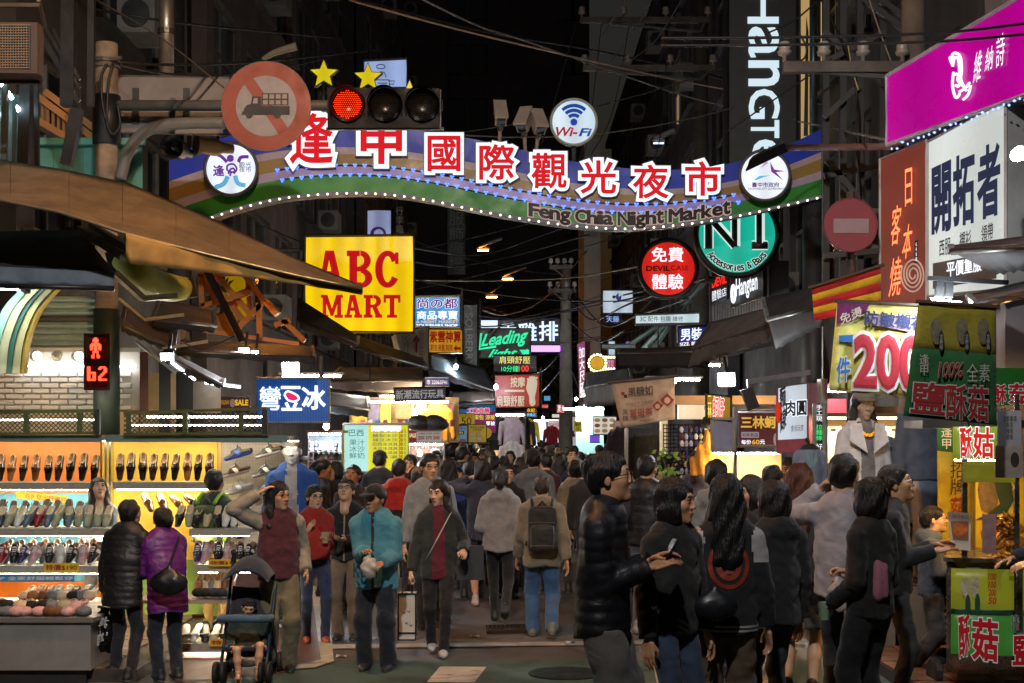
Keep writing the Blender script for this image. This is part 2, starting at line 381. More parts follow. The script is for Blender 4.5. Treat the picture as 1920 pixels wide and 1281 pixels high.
def hand_geo(curl, lo=False):
 if (curl, lo) in HANDS: return HANDS[(curl, lo)]
 pr = [Cap((-.024, 0, -.02), (-.028, 0, -.085), .016, .014, (1, .85, 1)), Cap((0, 0, -.01), (0, 0, -.088), .019, .015, (1, .85, 1)), Cap((.024, 0, -.02), (.028, 0, -.08), .016, .013, (1, .85, 1)), Cap((0, 0, .03), (0, 0, -.01), .026, .024, (1, .8, 1))]
 fi = []
 for x, L in ((-.03, .07), (-.01, .08), (.011, .075), (.03, .058)):
  p = np.array((x, 0, -.09)); a = curl*.5; r = .0088
  for l in (.45, .3, .25):
   q = p+np.array((x*.05, -math.sin(a), -math.cos(a)))*L*l; fi.append(Cap(p, q, r, r*.93)); r *= .93; p = q; a += curl
 t1 = (-.05, -.018, -.06); t2 = (-.05+.02*curl, -.03-.012*curl, -.088); fi += [Cap((-.03, -.004, -.03), t1, .0125, .0105), Cap(t1, t2, .0105, .0085)]
 def post(g, p):
  f = None
  for c in fi: f = c.d(p) if f is None else np.minimum(f, c.d(p))
  return smin(g, f, .006)
 V, Q = sculpt(pr, .0062 if not lo else .0095, .012, post, pad=.09); HANDS[(curl, lo)] = (V, Q); return V, Q
def rotm(yaw=0, pitch=0, roll=0):
 return np.array(Matrix.Rotation(yaw, 3, 'Z') @ Matrix.Rotation(pitch, 3, 'X') @ Matrix.Rotation(roll, 3, 'Y'))
def frame_from(d, palm):
 z = -np.array(d, float)/np.linalg.norm(d); y = -np.array(palm, float); y = y-z*(y@z); y /= max(np.linalg.norm(y), 1e-6); x = np.cross(y, z); return np.stack([x, y, z], 1)
SKIN = [0xc79a78, 0xb98a68, 0xd2a586, 0xa97a58]
def rad(x): return math.radians(x)
ARMS = {   # wrist targets (x, forward, z) for a 1.70 m figure, left then right
 'idle': ((.25, .04, .80), (-.25, .04, .80)), 'phone': ((.06, .30, 1.10), (-.08, .30, 1.12)), 'walk': ((.26, .16, .84), (-.26, -.10, .82)), 'walk2': ((.26, -.12, .82), (-.26, .16, .84)),
 'pockets': ((.24, .06, .93), (-.24, .06, .93)), 'crossed': ((-.06, .22, 1.12), (.08, .24, 1.08)), 'bagl': ((.28, .04, .78), (-.12, .27, 1.12)), 'head': ((.25, .04, .82), (-.16, .10, 1.62)),
 'eat': ((.04, .24, 1.22), (-.05, .26, 1.12)), 'reach': ((.20, .40, 1.05), (-.20, .42, 1.02)), 'straps': ((.15, .16, 1.2), (-.15, .16, 1.2)), 'handup': ((.25, .04, .82), (-.12, .22, 1.50)), 'hold': ((.15, .28, 1.02), (-.15, .28, 1.02)), 'counter': ((.26, .04, .8), (-.2, .42, 1.13)), }
def figure(label, px, s, top, yaw, sex='m', hair='short', hc=0x141010, skin=0, tg='jacket', tc=0x202228, tc2=None, tstyle='', bulk=.012, hem=.86, puff=0, hood=None, collar=.0,
   lg='trousers', lc=0x1a1c24, lw=.0, shoe=0x222222, sole=0xb8b4ac, arms='idle', hands=(.35, .35), stance=(.09, 0, -.09, 0), lift=(0, 0), lean=.0, hyaw=0, hpitch=0, hroll=0,
   glasses=None, cap=None, sleeve=1.0, res=None, group=None, wide=1.0, decals=(), foot_py=None, lo=False, mask=False, zoff=0, strap=None, cat='person', matskin=None, elbow_out=.25):
 d = F/s; hgt = CH-(top-YH)/s-zoff; K = hgt/1.72
 root = thing('person' if cat == 'person' else cat.replace(' ', '_'), label, cat, ((px-960)/F*d, d, zoff), group); root.rotation_euler = (0, 0, rad(yaw)); root.scale = (K*wide, K*wide, K)
 if res is None or res < 2: res = min(1.8, max(.95, 265/s))
 near = s > 215
 fem = sex == 'f'; sw = .152 if fem else .172; hw = .085
 # joints
 pel = np.array((0, 0, .93)); che = np.array((0, -lean*.75, 1.24)); nb = np.array((0, -lean*1.05+.01, 1.425-lean*lean*.6)); hc_ = nb+np.array((0, -.028-lean*.25, .172-lean*.15))
 A = ARMS[arms] if isinstance(arms, str) else arms; J = {}
 for sd, sx, t in (('l', 1, A[0]), ('r', -1, A[1])):
  sh = np.array((sx*sw, nb[1]+.005, nb[2]-.07)); t = np.array((t[0], -t[1]-lean*.9, t[2]))
  el, wr = ik(sh, t, .285, .25, (sx*elbow_out, .8, -.35) if t[2] < 1.3 else (sx*.75, .1, -.8)); J[sd] = (sh, el, wr)
 L = {}
 for i, (sd, sx) in enumerate((('l', 1), ('r', -1))):
  hp = np.array((sx*hw, .0, .90)); ft = np.array((stance[2*i], -stance[2*i+1], .085+lift[i])); kn, an = ik(hp, ft, .43, .415, (sx*.12, -1, 0)); L[sd] = (hp, kn, an)
 skm = mat(matskin if matskin is not None else SKIN[skin % 4], rough=.5, var=.08, vs=20); hairm = mat(hc, rough=.5, var=.5, vs=90, bump=.7, bs=120, strand=.12)
 ls = .72 if lg == 'trousers' else 1.0
 # body: one continuous figure under the clothes
 pr = [Cap(pel, che, .105, .118, (1.12, .78, 1)), Cap(che, nb, .12, .06, (1.2, .75, 1)), Cap(nb, hc_+np.array((0, .03, -.05)), .052 if fem else .057, .05), Ell(hc_+np.array((0, .014, .03)), (.06, .075, .07))]
 for sd in 'lr':
  sh, el, wr = J[sd]; hp, kn, an = L[sd]
  pr += [Cap(sh, el, .046, .037), Cap(el, wr, .037, .025), Cap(hp, kn, .08*ls, .05*ls), Cap(kn, kn*.55+an*.45, .05*ls, .049*ls), Cap(kn*.55+an*.45, an, .049*ls, .034*ls), Cap(an, an+np.array((0, -.12, -.05)), .035*ls**1.6, .028*ls**1.6)]
 V, Q = sculpt(pr, .024*res, .03); parts = [(V, Q, np.zeros(len(Q), int))]
 hv, hq, hm = head_geo(('f' if fem else 'm')+('lo' if lo else '' if near else 'mid')); HR = rotm(rad(hyaw), rad(-hpitch), rad(hroll)); HR = HR*1.07; parts.append((hv@HR.T+hc_, hq, hm))
 for i, sd in enumerate('lr'):
  sh, el, wr = J[sd]; v, q = hand_geo(hands[i], lo or not near); dr = wr-el; dr /= np.linalg.norm(dr); sx = 1 if sd == 'l' else -1
  v = v.copy()
  if sd == 'l': v[:, 0] *= -1; q = q[:, ::-1]
  inw = np.array((-sx*.9, .25, 0)) if abs(dr[2]) > .6 else np.array((-sx*.35, 0, .0))+np.array((0, 0, -.8 if A is not ARMS['phone'] else .8))
  parts.append((v@frame_from(dr, inw).T+wr+dr*.012, q, np.zeros(len(q), int)))
 n0 = 0; VV = []; QQ = []; MM = []
 for v, q, m in parts: VV.append(v); QQ.append(q+n0); MM.append(m); n0 += len(v)
 lip = mat(0x9c6856 if not fem else 0xa35448, rough=.4, var=0) if matskin is None else skm
 raw_obj('body', np.concatenate(VV), np.concatenate(QQ), [skm, mat(0xcfc8c0, .3, var=0) if matskin is None else skm, mat(0x120c0a, .25, var=0) if matskin is None else skm, lip, mat(hc, .7, var=.1) if matskin is None else skm], root, True, np.concatenate(MM), world=False)
 # ---- top garment
 B = bulk; rg = .0085*puff; T = [Cap((0, 0, hem-.05), pel*.4+che*.6, .122+B*1.6, .128+B, (1.2, .84, 1), rg, .062), Cap(pel*.4+che*.6, nb-np.array((0, 0, .05)), .128+B, .118+B, (1.24, .8, 1), rg, .062),
   Cap((sw*.86, nb[1], nb[2]-.072), (-sw*.86, nb[1], nb[2]-.072), .054+B*.8, .054+B*.8), Cap((sw*.5, nb[1], nb[2]-.045), (-sw*.5, nb[1], nb[2]-.045), .05+B*.5, .05+B*.5), Cap(nb-np.array((0, 0, .02)), nb+np.array((0, -.012, .03+collar)), .07+B*.5, .064+B*.3)]
 ph = (px*.37) % 6.28; arm_p = []
 for i, sd in enumerate('lr'):
  sh, el, wr = J[sd]; sl = sleeve if not isinstance(sleeve, tuple) else sleeve[i]
  if sl > .05:
   arm_p.append(Cap(sh, el if sl >= .5 else sh+(el-sh)*sl*2, .053+B*.9, .047+B*.9, (1, 1, 1), rg*.8, .055, cut=sl < .5, g=1))
   if sl > .5: arm_p.append(Cap(el, el+(wr-el)*min(1, (sl-.5)*2), .047+B*.9, .037+B*.7, (1, 1, 1), rg*.8, .055, cut=True, g=1))
 if hood is not None: T.append(Ell(nb+np.array((0, .085, -.0)), (.125, .06, .085), g=2)); T.append(Cap(nb+np.array((-.09, .02, .02)), nb+np.array((.09, .02, .02)), .045, .045, g=2))
 def post(g, p):
  g = g+wave(p, .0034 if not puff else .002, 24, ph)+wave(p, .0026 if not puff else .001, 66, ph+1)
  g = np.maximum(g, hem-p[..., 2]-.01*np.sin(p[..., 0]*20+ph))
  ng = nb+np.array((0, -.01, .05+collar)); dn = np.sqrt(((p[..., :2]-ng[:2])**2).sum(-1))-.052
  return np.maximum(g, -np.maximum(dn, nb[2]-.03-p[..., 2]))
 for a_ in arm_p: a_.k = .011
 Vt, Qt = sculpt(T+arm_p, .0128*res, .028, post)
 C = Vt[Qt].mean(1); da = np.min([a.d(C) for a in arm_p], 0) if arm_p else np.full(len(C), 9.); dt = np.min([a.d(C) for a in T[:2]], 0); slv = da < dt-.004
 mi = np.zeros(len(Qt), int); tm = [mat(tc, rough=.55, var=.2, vs=12, bump=.15, bs=70, fold=.3) if puff else cloth(tc)]
 if tc2 is not None: tm.append(cloth(tc2))
 front = C[:, 1] < nb[1]*.6-.02
 if 'sleeves' in tstyle: mi[slv] = 1
 if 'shoulder' in tstyle: mi[slv & (C[:, 2] > 1.22)] = 1
 if 'low' in tstyle: mi[(C[:, 2] < 1.14)] = 1
 if 'open' in tstyle: mi[~slv & (np.abs(C[:, 0]) < .05+.03*(1.4-C[:, 2])) & front] = 1
 if 'zip' in tstyle: mi[~slv & (np.abs(C[:, 0]) < .009) & front] = 1
 if 'hem' in tstyle: mi[((C[:, 2] > hem+.02) & (C[:, 2] < hem+.032)) | ((C[:, 2] > hem+.045) & (C[:, 2] < hem+.057)) & ~slv] = 1
 if 'stripe' in tstyle: mi[(np.abs(C[:, 2]-1.2) < .03)] = 1
 if 'vest' in tstyle: mi[slv] = 1
 to = raw_obj(tg, Vt, Qt, tm, root, True, mi, world=False)
 if hood is not None and hood != tc: pass
 for dc in decals:        # (text, x0, z0, x1, z1, colour, side) printed on the chest or back
  figure.dec.append((to, Vt, Qt, dc))
 # ---- legs
 Lp = []
 for sd in 'lr':
  hp, kn, an = L[sd]; Lp += [Cap(hp, kn, .088+lw*.5, .062+lw), Cap(kn, an+np.array((0, 0, -.045)), .062+lw, .05+lw*1.1, cut=True)]
 Lp.append(Cap((0, .005, .97), (0, .005, .88), .108, .11, (1.15, .85, 1)))
 if lg == 'skirt': Lp = [Cap((0, .005, .98), (0, 0, .52), .11, .165, (1.15, .9, 1), cut=True)]
 if lg == 'shorts': Lp = [Cap(L[sd][0], L[sd][0]*.3+L[sd][1]*.7, .09+lw, .08+lw, cut=True) for sd in 'lr']+[Cap((0, .005, .97), (0, .005, .88), .108, .11, (1.15, .85, 1))]
 if lg:
  def postl(g, p): return np.maximum(g+wave(p, .0035+lw*.06, 30, ph)+wave(p, .0035, 70, ph+2)*np.clip((.5-p[..., 2])*6, 0, 1), p[..., 2]-max(hem+.05, .8))
  Vl, Ql = sculpt(Lp, .0145*res, .022, postl); raw_obj(lg, Vl, Ql, cloth(lc), root, True, world=False)
 # ---- shoes
 for i, sd in enumerate('lr'):
  hp, kn, an = L[sd]; tilt = min(1.0, max(0, (lift[i]-.01)*4)); fd = np.array((0, -math.cos(tilt), -math.sin(tilt))); un = np.array((0, -math.sin(tilt), math.cos(tilt)))
  o = an+un*-.045; S = [Cap(o-fd*.045, o+fd*.06, .042, .045, (1, 1, .95)), Cap(o+fd*.06, o+fd*.15-un*.008, .043, .03, (1.05, 1, .85)), Cap(o-fd*.03, an+un*.02-fd*.02, .042, .043)]
  bt = o-un*.038
  def posts(g, p): return np.maximum(g, (bt-p)@un)
  Vs, Qs = sculpt(S, .0105*res, .012, posts); cz = (Vs[Qs].mean(1)-bt)@un
  raw_obj('shoe', Vs, Qs, [mat(shoe, .55, var=.15), mat(sole, .6, var=.1)], root, True, (cz < .022).astype(int), world=False)
 # ---- hair
 if hair and hair != 'bald':
  pr = [Ell((0, .018, .042), (.083, .1, .088))]; k = .02
  if hair == 'short': pr += [Ell((0, .045, -.0), (.078, .07, .075))]
  if hair == 'crop': pr = [Ell((0, .018, .04), (.079, .096, .084)), Ell((0, .05, -.0), (.072, .062, .07))]
  if hair in ('bob', 'bobbang'): pr += [Ell((.062, .015, -.04), (.032, .062, .1)), Ell((-.062, .015, -.04), (.032, .062, .1)), Ell((0, .06, -.03), (.08, .06, .11))]
  if hair in ('long', 'longbang'): pr += [Cap((.064, .03, .0), (.085, .02, -.26), .034, .038, (1, 1.2, 1)), Cap((-.064, .03, .0), (-.085, .02, -.26), .034, .038, (1, 1.2, 1)), Cap((0, .07, 0), (0, .1, -.33), .07, .07, (1.25, .75, 1))]
  if hair == 'pony': pr += [Ell((0, .04, .0), (.078, .075, .075)), Cap((0, .105, .05), (0, .14, -.02), .032, .04), Cap((0, .14, -.02), (0, .12, -.24), .04, .02)]
  if hair == 'bun': pr += [Ell((0, .04, .0), (.079, .075, .075)), Ell((0, .12, .055), (.04, .04, .04))]
  bang = .022 if 'bang' in hair else .064
  cut = Ell((0, -.095, -.035), (.066 if hair != 'crop' else .07, .075, .035+bang)); cut2 = Bx((0, -.12, -.12), (.085, .1, .13), .02)
  def posth(g, p):
   g = g+.004*np.sin(p[..., 0]*230+p[..., 1]*90+p[..., 2]*30)*np.sin(p[..., 1]*150+p[..., 0]*60)+.0045*np.sin(p[..., 0]*70+p[..., 2]*40+ph)-.004
   g = np.maximum(g, -cut.d(p))
   if hair in ('short', 'crop', 'pony', 'bun'): g = np.maximum(g, -cut2.d(p)); g = np.maximum(g, np.where(p[..., 1] < .045, -.012-p[..., 2]+.25*np.abs(p[..., 1]-.02), -.085-p[..., 2]))
   return g
  Vh, Qh = sculpt(pr, .0078*res, k, posth, pad=.03)
  raw_obj('hair', Vh@HR.T+hc_, Qh, hairm, root, True, world=False)
 if cap is not None:
  kind, cc = cap; pr = [Ell((0, .014, .06), (.088, .106, .078))]
  def postc(g, p): return np.maximum(g, .035-p[..., 2]+.1*p[..., 1])
  Vc, Qc = sculpt(pr, .008*res, .01, postc, pad=.03); br = Ell((0, -.12, .043), (.075, .07, .012), R=rotm(0, .15)) if kind == 'cap' else Ell((0, -.085, .045), (.085, .07, .016))
  if kind == 'hat': br = Ell((0, .01, .038), (.15, .165, .012))
  if kind != 'beanie':
   Vb, Qb = sculpt([br], .008*res, .01, None, pad=.03); Qc = np.concatenate([Qc, Qb+len(Vc)]); Vc = np.concatenate([Vc, Vb])
  raw_obj('cap', Vc@HR.T+hc_, Qc, cloth(cc), root, True, world=False)
 if glasses is not None:
  b = MB()
  for sx in (-1, 1):
   ring = [(sx*.033+.024*math.cos(t), -.106+abs(sx*.033+.024*math.cos(t))*.12, .006+.017*math.sin(t)) for t in np.linspace(0, 2*math.pi, 17)[:-1]]
   b.tube(ring, .0022, n=4, closed=True); b.tube([(sx*.057, -.1, .01), (sx*.079, -.05, .008), (sx*.082, .015, .004)], .0022, n=4)
  b.tube([(-.01, -.106, .01), (.01, -.106, .01)], .0022, n=4)
  gv = np.array([tuple(v) for v in b.v])@HR.T+hc_; raw_obj('glasses', gv, b.f, mat(glasses, .3, var=0), root, False, world=False)
 if mask:
  Vm, Qm = sculpt([Ell((0, -.05, -.062), (.055, .06, .045))], .008*res, .01, None, pad=.03); raw_obj('face_mask', Vm@HR.T+hc_, Qm, cloth(0xb8c4c8), root, True, world=False)
 if strap is not None:     # thin strap across the chest: (colour, side)
  col, sx = strap; pts = []
  bv = BVHTree.FromPolygons([tuple(v) for v in Vt], [tuple(q) for q in Qt])
  for sgn in (-1, 1):
   row = []
   for t in np.linspace(0, 1, 10):
    x = sx*(.12-.27*t); z = 1.41-.50*t; hit = bv.ray_cast(Vector((x, sgn*1.0, z)), Vector((0, -sgn, 0)))[0]
    if hit is not None: row.append((hit.x, hit.y+sgn*.006, hit.z))
   pts.append(row)
  b = MB()
  for row in pts:
   if len(row) > 1:
    V = []
    for x, y, z in row: V += [(x-.012, y, z-.01), (x+.012, y, z+.01)]
    b.add(V, [(2*i, 2*i+1, 2*i+3, 2*i+2) for i in range(len(row)-1)])
  raw_obj('strap', np.array(b.v), b.f, mat(col, .6, var=.1), root, False, world=False)
 M = Matrix.Translation(root.location) @ Matrix.Rotation(rad(yaw), 4, 'Z') @ Matrix.Diagonal((K*wide, K*wide, K, 1))
 figure.last = dict(root=root, M=M, wr={sd: M @ Vector(J[sd][2]+(J[sd][2]-J[sd][1])/.25*.09) for sd in 'lr'}, d=d, K=K, head=M @ Vector(hc_), sh={sd: M @ Vector(J[sd][0]) for sd in 'lr'}, hip=M @ Vector(pel), Vt=Vt, Qt=Qt)
 return root
figure.dec = []
# ---------------------------------------------------------------- ground
def asphalt(col, sc=1.0):
 m = bpy.data.materials.new('asphalt'); m.use_nodes = True; nt = m.node_tree; b = nt.nodes['Principled BSDF']
 tc = nt.nodes.new('ShaderNodeTexCoord'); n1 = nt.nodes.new('ShaderNodeTexNoise'); n1.inputs['Scale'].default_value = .7*sc; n1.inputs['Detail'].default_value = 8; n1.inputs['Roughness'].default_value = .7
 n2 = nt.nodes.new('ShaderNodeTexNoise'); n2.inputs['Scale'].default_value = 130; n2.inputs['Detail'].default_value = 2
 nt.links.new(tc.outputs['Object'], n1.inputs['Vector']); nt.links.new(tc.outputs['Object'], n2.inputs['Vector'])
 r = nt.nodes.new('ShaderNodeValToRGB'); c = lin(col); r.color_ramp.elements[0].position = .33; r.color_ramp.elements[1].position = .68
 r.color_ramp.elements[0].color = (*[x*.55 for x in c], 1); r.color_ramp.elements[1].color = (*[x*1.35 for x in c], 1)
 nt.links.new(n1.outputs[0], r.inputs[0]); mx = nt.nodes.new('ShaderNodeMixRGB'); mx.blend_type = 'OVERLAY'; mx.inputs[0].default_value = .45
 nt.links.new(r.outputs[0], mx.inputs[1]); nt.links.new(n2.outputs[0], mx.inputs[2]); nt.links.new(mx.outputs[0], b.inputs['Base Color'])
 vo = nt.nodes.new('ShaderNodeTexVoronoi'); vo.feature = 'DISTANCE_TO_EDGE'; vo.inputs['Scale'].default_value = .55; ds = nt.nodes.new('ShaderNodeTexNoise'); ds.inputs['Scale'].default_value = 3; ds.inputs['Detail'].default_value = 6
 av = nt.nodes.new('ShaderNodeMixRGB'); av.inputs[0].default_value = .25; nt.links.new(tc.outputs['Object'], av.inputs[1]); nt.links.new(tc.outputs['Object'], ds.inputs['Vector']); nt.links.new(ds.outputs['Color'], av.inputs[2]); nt.links.new(av.outputs[0], vo.inputs['Vector'])
 ck = nt.nodes.new('ShaderNodeMapRange'); ck.inputs[1].default_value = 0; ck.inputs[2].default_value = .012; ck.inputs[3].default_value = .45; ck.inputs[4].default_value = 1; nt.links.new(vo.outputs[0], ck.inputs[0])
 sp = nt.nodes.new('ShaderNodeTexNoise'); sp.inputs['Scale'].default_value = 9; sp.inputs['Detail'].default_value = 4; nt.links.new(tc.outputs['Object'], sp.inputs['Vector']); st = nt.nodes.new('ShaderNodeMapRange'); st.inputs[1].default_value = .56; st.inputs[2].default_value = .72; st.inputs[3].default_value = 1; st.inputs[4].default_value = .45; nt.links.new(sp.outputs[0], st.inputs[0])
 m1 = nt.nodes.new('ShaderNodeMath'); m1.operation = 'MULTIPLY'; nt.links.new(ck.outputs[0], m1.inputs[0]); nt.links.new(st.outputs[0], m1.inputs[1]); sc_ = nt.nodes.new('ShaderNodeVectorMath'); sc_.operation = 'SCALE'; nt.links.new(mx.outputs[0], sc_.inputs[0]); nt.links.new(m1.outputs[0], sc_.inputs[3]); nt.links.new(sc_.outputs[0], b.inputs['Base Color'])
 mr = nt.nodes.new('ShaderNodeMapRange'); mr.inputs[3].default_value = .3; mr.inputs[4].default_value = .75; nt.links.new(n1.outputs[0], mr.inputs[0]); nt.links.new(mr.outputs[0], b.inputs['Roughness'])
 bp = nt.nodes.new('ShaderNodeBump'); bp.inputs['Strength'].default_value = .35; bp.inputs['Distance'].default_value = .01; nt.links.new(n2.outputs[0], bp.inputs['Height']); nt.links.new(bp.outputs[0], b.inputs['Normal'])
 return m
b = MB(); b.add([(-120, -40, 0), (120, -40, 0), (120, 320, 0), (-120, 320, 0)], [(0, 1, 2, 3)]); struct('ground', b, asphalt(0x56504c))
def flat(name, pts, col, z):
 b = MB(); b.add([(p.x, p.y, z) for p in pts], [tuple(range(len(pts)))]); return struct(name, b, asphalt(col, 3))
flat('road_green_paint', [Vector((-7, 5, 0)), Vector((7, 5, 0)), G(2000, 1236), G(1100, 1236), G(560, 1240), G(540, 1262), G(380, 1281)], 0x40544c, .004)
flat('road_maroon_paint', [G(330, 1281), G(540, 1262), G(600, 1232), G(600, 1100), G(560, 1040), G(280, 1110)], 0x5c3c38, .008)
flat('road_stop_line', [G(600, 1219), G(1600, 1205), G(1600, 1199), G(850, 1208), G(600, 1211)], 0x9a948c, .012)
flat('road_edge_line', [G(597, 1206), G(622, 1206), G(600, 1100), G(583, 1100)], 0xa8a08c, .012)
flat('road_edge_line', [G(480, 1262), G(590, 1255), G(626, 1243), G(622, 1208), G(597, 1208), G(602, 1240), G(560, 1250), G(480, 1256)], 0xa8a08c, .016)
for q in ((800, 1281, 825, 1252, 912, 1252, 890, 1281), (1152, 1330, 1160, 1247, 1182, 1247, 1180, 1330), (1425, 1330, 1432, 1247, 1460, 1247, 1470, 1330), (1240, 1330, 1225, 1250, 1300, 1250, 1330, 1330)):
 p = [G(q[i], q[i+1]) for i in (0, 2, 4, 6)]; flat('crosswalk_stripe', p, 0xb4aea4, .008)
b = MB()
for i in range(9): b.bar(G(917+i*8, 1188)+Vector((0, 0, .02)), G(915+i*8, 1178)+Vector((0, 0, .02)), .02, .02)
b.bar(G(912, 1189)+Vector((0, 0, .018)), G(988, 1187)+Vector((0, 0, .018)), .03, .03); b.bar(G(911, 1178)+Vector((0, 0, .018)), G(986, 1176)+Vector((0, 0, .018)), .03, .03)
one('drain_grate', b, metalm(0x4a4038), 'rusty iron drain grate in the road behind the backpack man', 'grate')
one('manhole_cover', MB().lathe([(.3, 0), (.3, .012), (.26, .014), (0, .014)], G(1060, 1265)+Vector((0, 0, .004)), n=24), metalm(0x3a4540), 'round iron manhole cover in the green painted road', 'manhole cover')
# pavements with real tiles
def pavement(name, x0, x1, y0, y1, tile, col):
 b = MB(); b.box(((x0+x1)/2, (y0+y1)/2, .05), (x1-x0, y1-y0, .1)); o = struct(name, b, asphalt(0x3a3632))
 me = None; nx = int((x1-x0)/tile); ny = int((y1-y0)/tile); ms = [paint(c, .6, .3) for c in col]; k = 0
 for j in range(ny):
  for i in range(nx):
   x, y = x0+tile*(i+.5), y0+tile*(j+.5)
   if me is None:
    t = MB(); t.box((0, 0, 0), (tile-.012, tile-.012, .02)); ob = t.build('paving_tile', ms[0], None); me = ob.data; me.materials[0] = ms[0]
   else: ob = link(bpy.data.objects.new('paving_tile', me))
   ob.parent = o; ob.location = (x, y, .108+random.uniform(-.003, .003)); k += 1
   ob.material_slots[0].link = 'OBJECT'; ob.material_slots[0].material = random.choice(ms)
pavement('pavement_left', -5.6, -2.95, 11.2, 14.6, .3, (0x6b5646, 0x75604e, 0x5e4c40))
pavement('pavement_right', 2.98, 4.6, 10.0, 14.0, .3, (0x74513f, 0x7d5a46, 0x684838))
# ---------------------------------------------------------------- buildings
def facade(name, label, side, x, d0, d1, h, col, wcol=0x1a1c20, floors=4, bays=4, z0=3.2, fh=3.1, lit=()):
 """a building whose street front runs along the street at X = x from d0 to d1"""
 root = thing(name, label, 'building', (x+side*3, (d0+d1)/2, 0))
 wm = mat(col, .75, var=.3, vs=1.2, bump=.2, bs=12)
 bw = (d1-d0)/bays; rec = side*.18
 # wall as piers and spandrels round real openings
 wl = MB(); T = .25
 wl.box((x+side*(T/2+3), (d0+d1)/2, h/2), (5.6, d1-d0-.02, h-.02))
 for i in range(bays+1):
  y = d0+i*bw; y = min(max(y, d0+.3), d1-.3); wl.box((x+side*T/2, y, h/2), (T, .6, h))
 wl.box((x+side*T/2, (d0+d1)/2, z0/2), (T-.004, d1-d0-.004, z0))
 for k in range(floors+1):
  z = z0+k*fh
  if z < h: wl.box((x+side*T/2, (d0+d1)/2, min(z+.5, h-.5)), (T-.004, d1-d0-.004, 1.0))
 wl.build('wall', wm, root)
 fm = paint(0x55534e, .5)
 for k in range(floors):
  z = z0+k*fh+1.0; hh = fh-1.0
  if z+hh > h: break
  for i in range(bays):
   y = d0+(i+.5)*bw; w = bw-.62
   f = MB(); xx = x+side*.12
   for yy in (y-w/2+.03, y, y+w/2-.03): f.box((xx, yy, z+hh/2), (.06, .06, hh))
   for zz in (z+.03, z+hh-.03, z+hh*.6): f.box((xx, y, zz), (.056, w, .06))
   wo = f.build('window', fm, root)
   g = MB(); g.box((xx+side*.02, y, z+hh/2), (.012, w-.04, hh-.04))
   g.build('pane', mat(0xffd9a0, .2, var=.3, emit=.2) if (k, i) in lit else mat(wcol, .12, var=.3, vs=1.5), wo)
   sl = MB(); sl.box((x-side*.04, y, z-.03), (.16, w+.2, .06)); sl.build('sill', wm, wo)
   if (k*3+i) % 3 == 1:
    a = MB(); a.box((x-side*.3, y+.2, z+.25), (.5, .8, .5)); ac = a.build('air_conditioner', paint(0x77746c, .6), root)
    a = MB(); a.lathe([(.19, 0), (.19, .02), (.03, .03)], (x-side*.3, y-.205, z+.25), 'Y', 16); a.build('fan_grille', paint(0x2a2a2a), ac)
 c = MB(); c.box((x-side*.06, (d0+d1)/2, h+.12), (.5, d1-d0-.05, .24)); c.build('cornice', wm, root)
 return root
facade('corner_building', 'dark corner building above the shoe shop awnings with balconies', -1, -5.3, 15.2, 23, 19, 0x38312b, floors=5, bays=3, lit=((2, 2),))
facade('tiled_building', 'brown tiled building behind the yellow star signs', -1, -5.0, 23.3, 33, 24, 0x5a4a40, floors=6, bays=3, lit=((1, 2), (3, 0)))
facade('shop_building', 'dark narrow shop building behind the big yellow sign', -1, -5.1, 33.3, 44, 26, 0x3c3835, floors=6, bays=4)
facade('shop_building', 'dark building with vertical grey clothing plaza letters', -1, -4.6, 44.3, 62, 30, 0x35322f, floors=8, bays=5)
facade('shop_building', 'dark steel braced building behind the magenta sign', 1, 4.75, 14.5, 20.5, 18, 0x4a4744, floors=5, bays=3)
facade('shop_building', 'dark building behind the tall vertical clothing sign', 1, 4.9, 20.8, 30, 22, 0x403e40, floors=6, bays=4, lit=((1, 3), (4, 2)))
facade('shop_building', 'dark building behind the round red sign', 1, 4.6, 30.3, 44, 20, 0x3c3a40, floors=5, bays=5, lit=((0, 1), (2, 3)))
facade('shop_building', 'far dark building beyond the utility pole on the right', 1, 4.9, 46, 70, 16, 0x36343a, floors=4, bays=6)
# tall tower closing the view
root = thing('tower_block', 'tall unlit apartment tower rising behind the arch', 'building', P(900, 815, 95))
t = MB(); x0, x1 = P(700, 0, 95).x, P(1105, 0, 95).x; t.box(((x0+x1)/2, 99, 22), (x1-x0, 8, 44)); t.box((P(780, 0, 95).x, 94.7, 22), (4.2, .6, 44)); t.box((P(985, 0, 95).x, 94.7, 22), (5.0, .6, 44)); t.build('wall', mat(0x504c50, .8, var=.25, vs=.4), root)
for r in range(9):
 for c, w in ((725, 1.2), (842, 2.0), (896, 1.0), (925, .8), (1050, 2.0), (1085, 1.0)):
  z = 9+r*3.6; q = MB(); cx = P(c, 0, 95).x
  for dx in (-w/2, w/2): q.box((cx+dx, 94.96, z), (.12, .1, 1.9))
  for dz in (-.95, .95): q.box((cx, 94.955, z+dz), (w+.14, .1, .12))
  wo = q.build('window', paint(0x1c1c1e), root); g = MB(); g.box((cx, 94.985, z), (w, .03, 1.8)); g.build('pane', mat(0x0c0d10, .15, var=.2), wo)
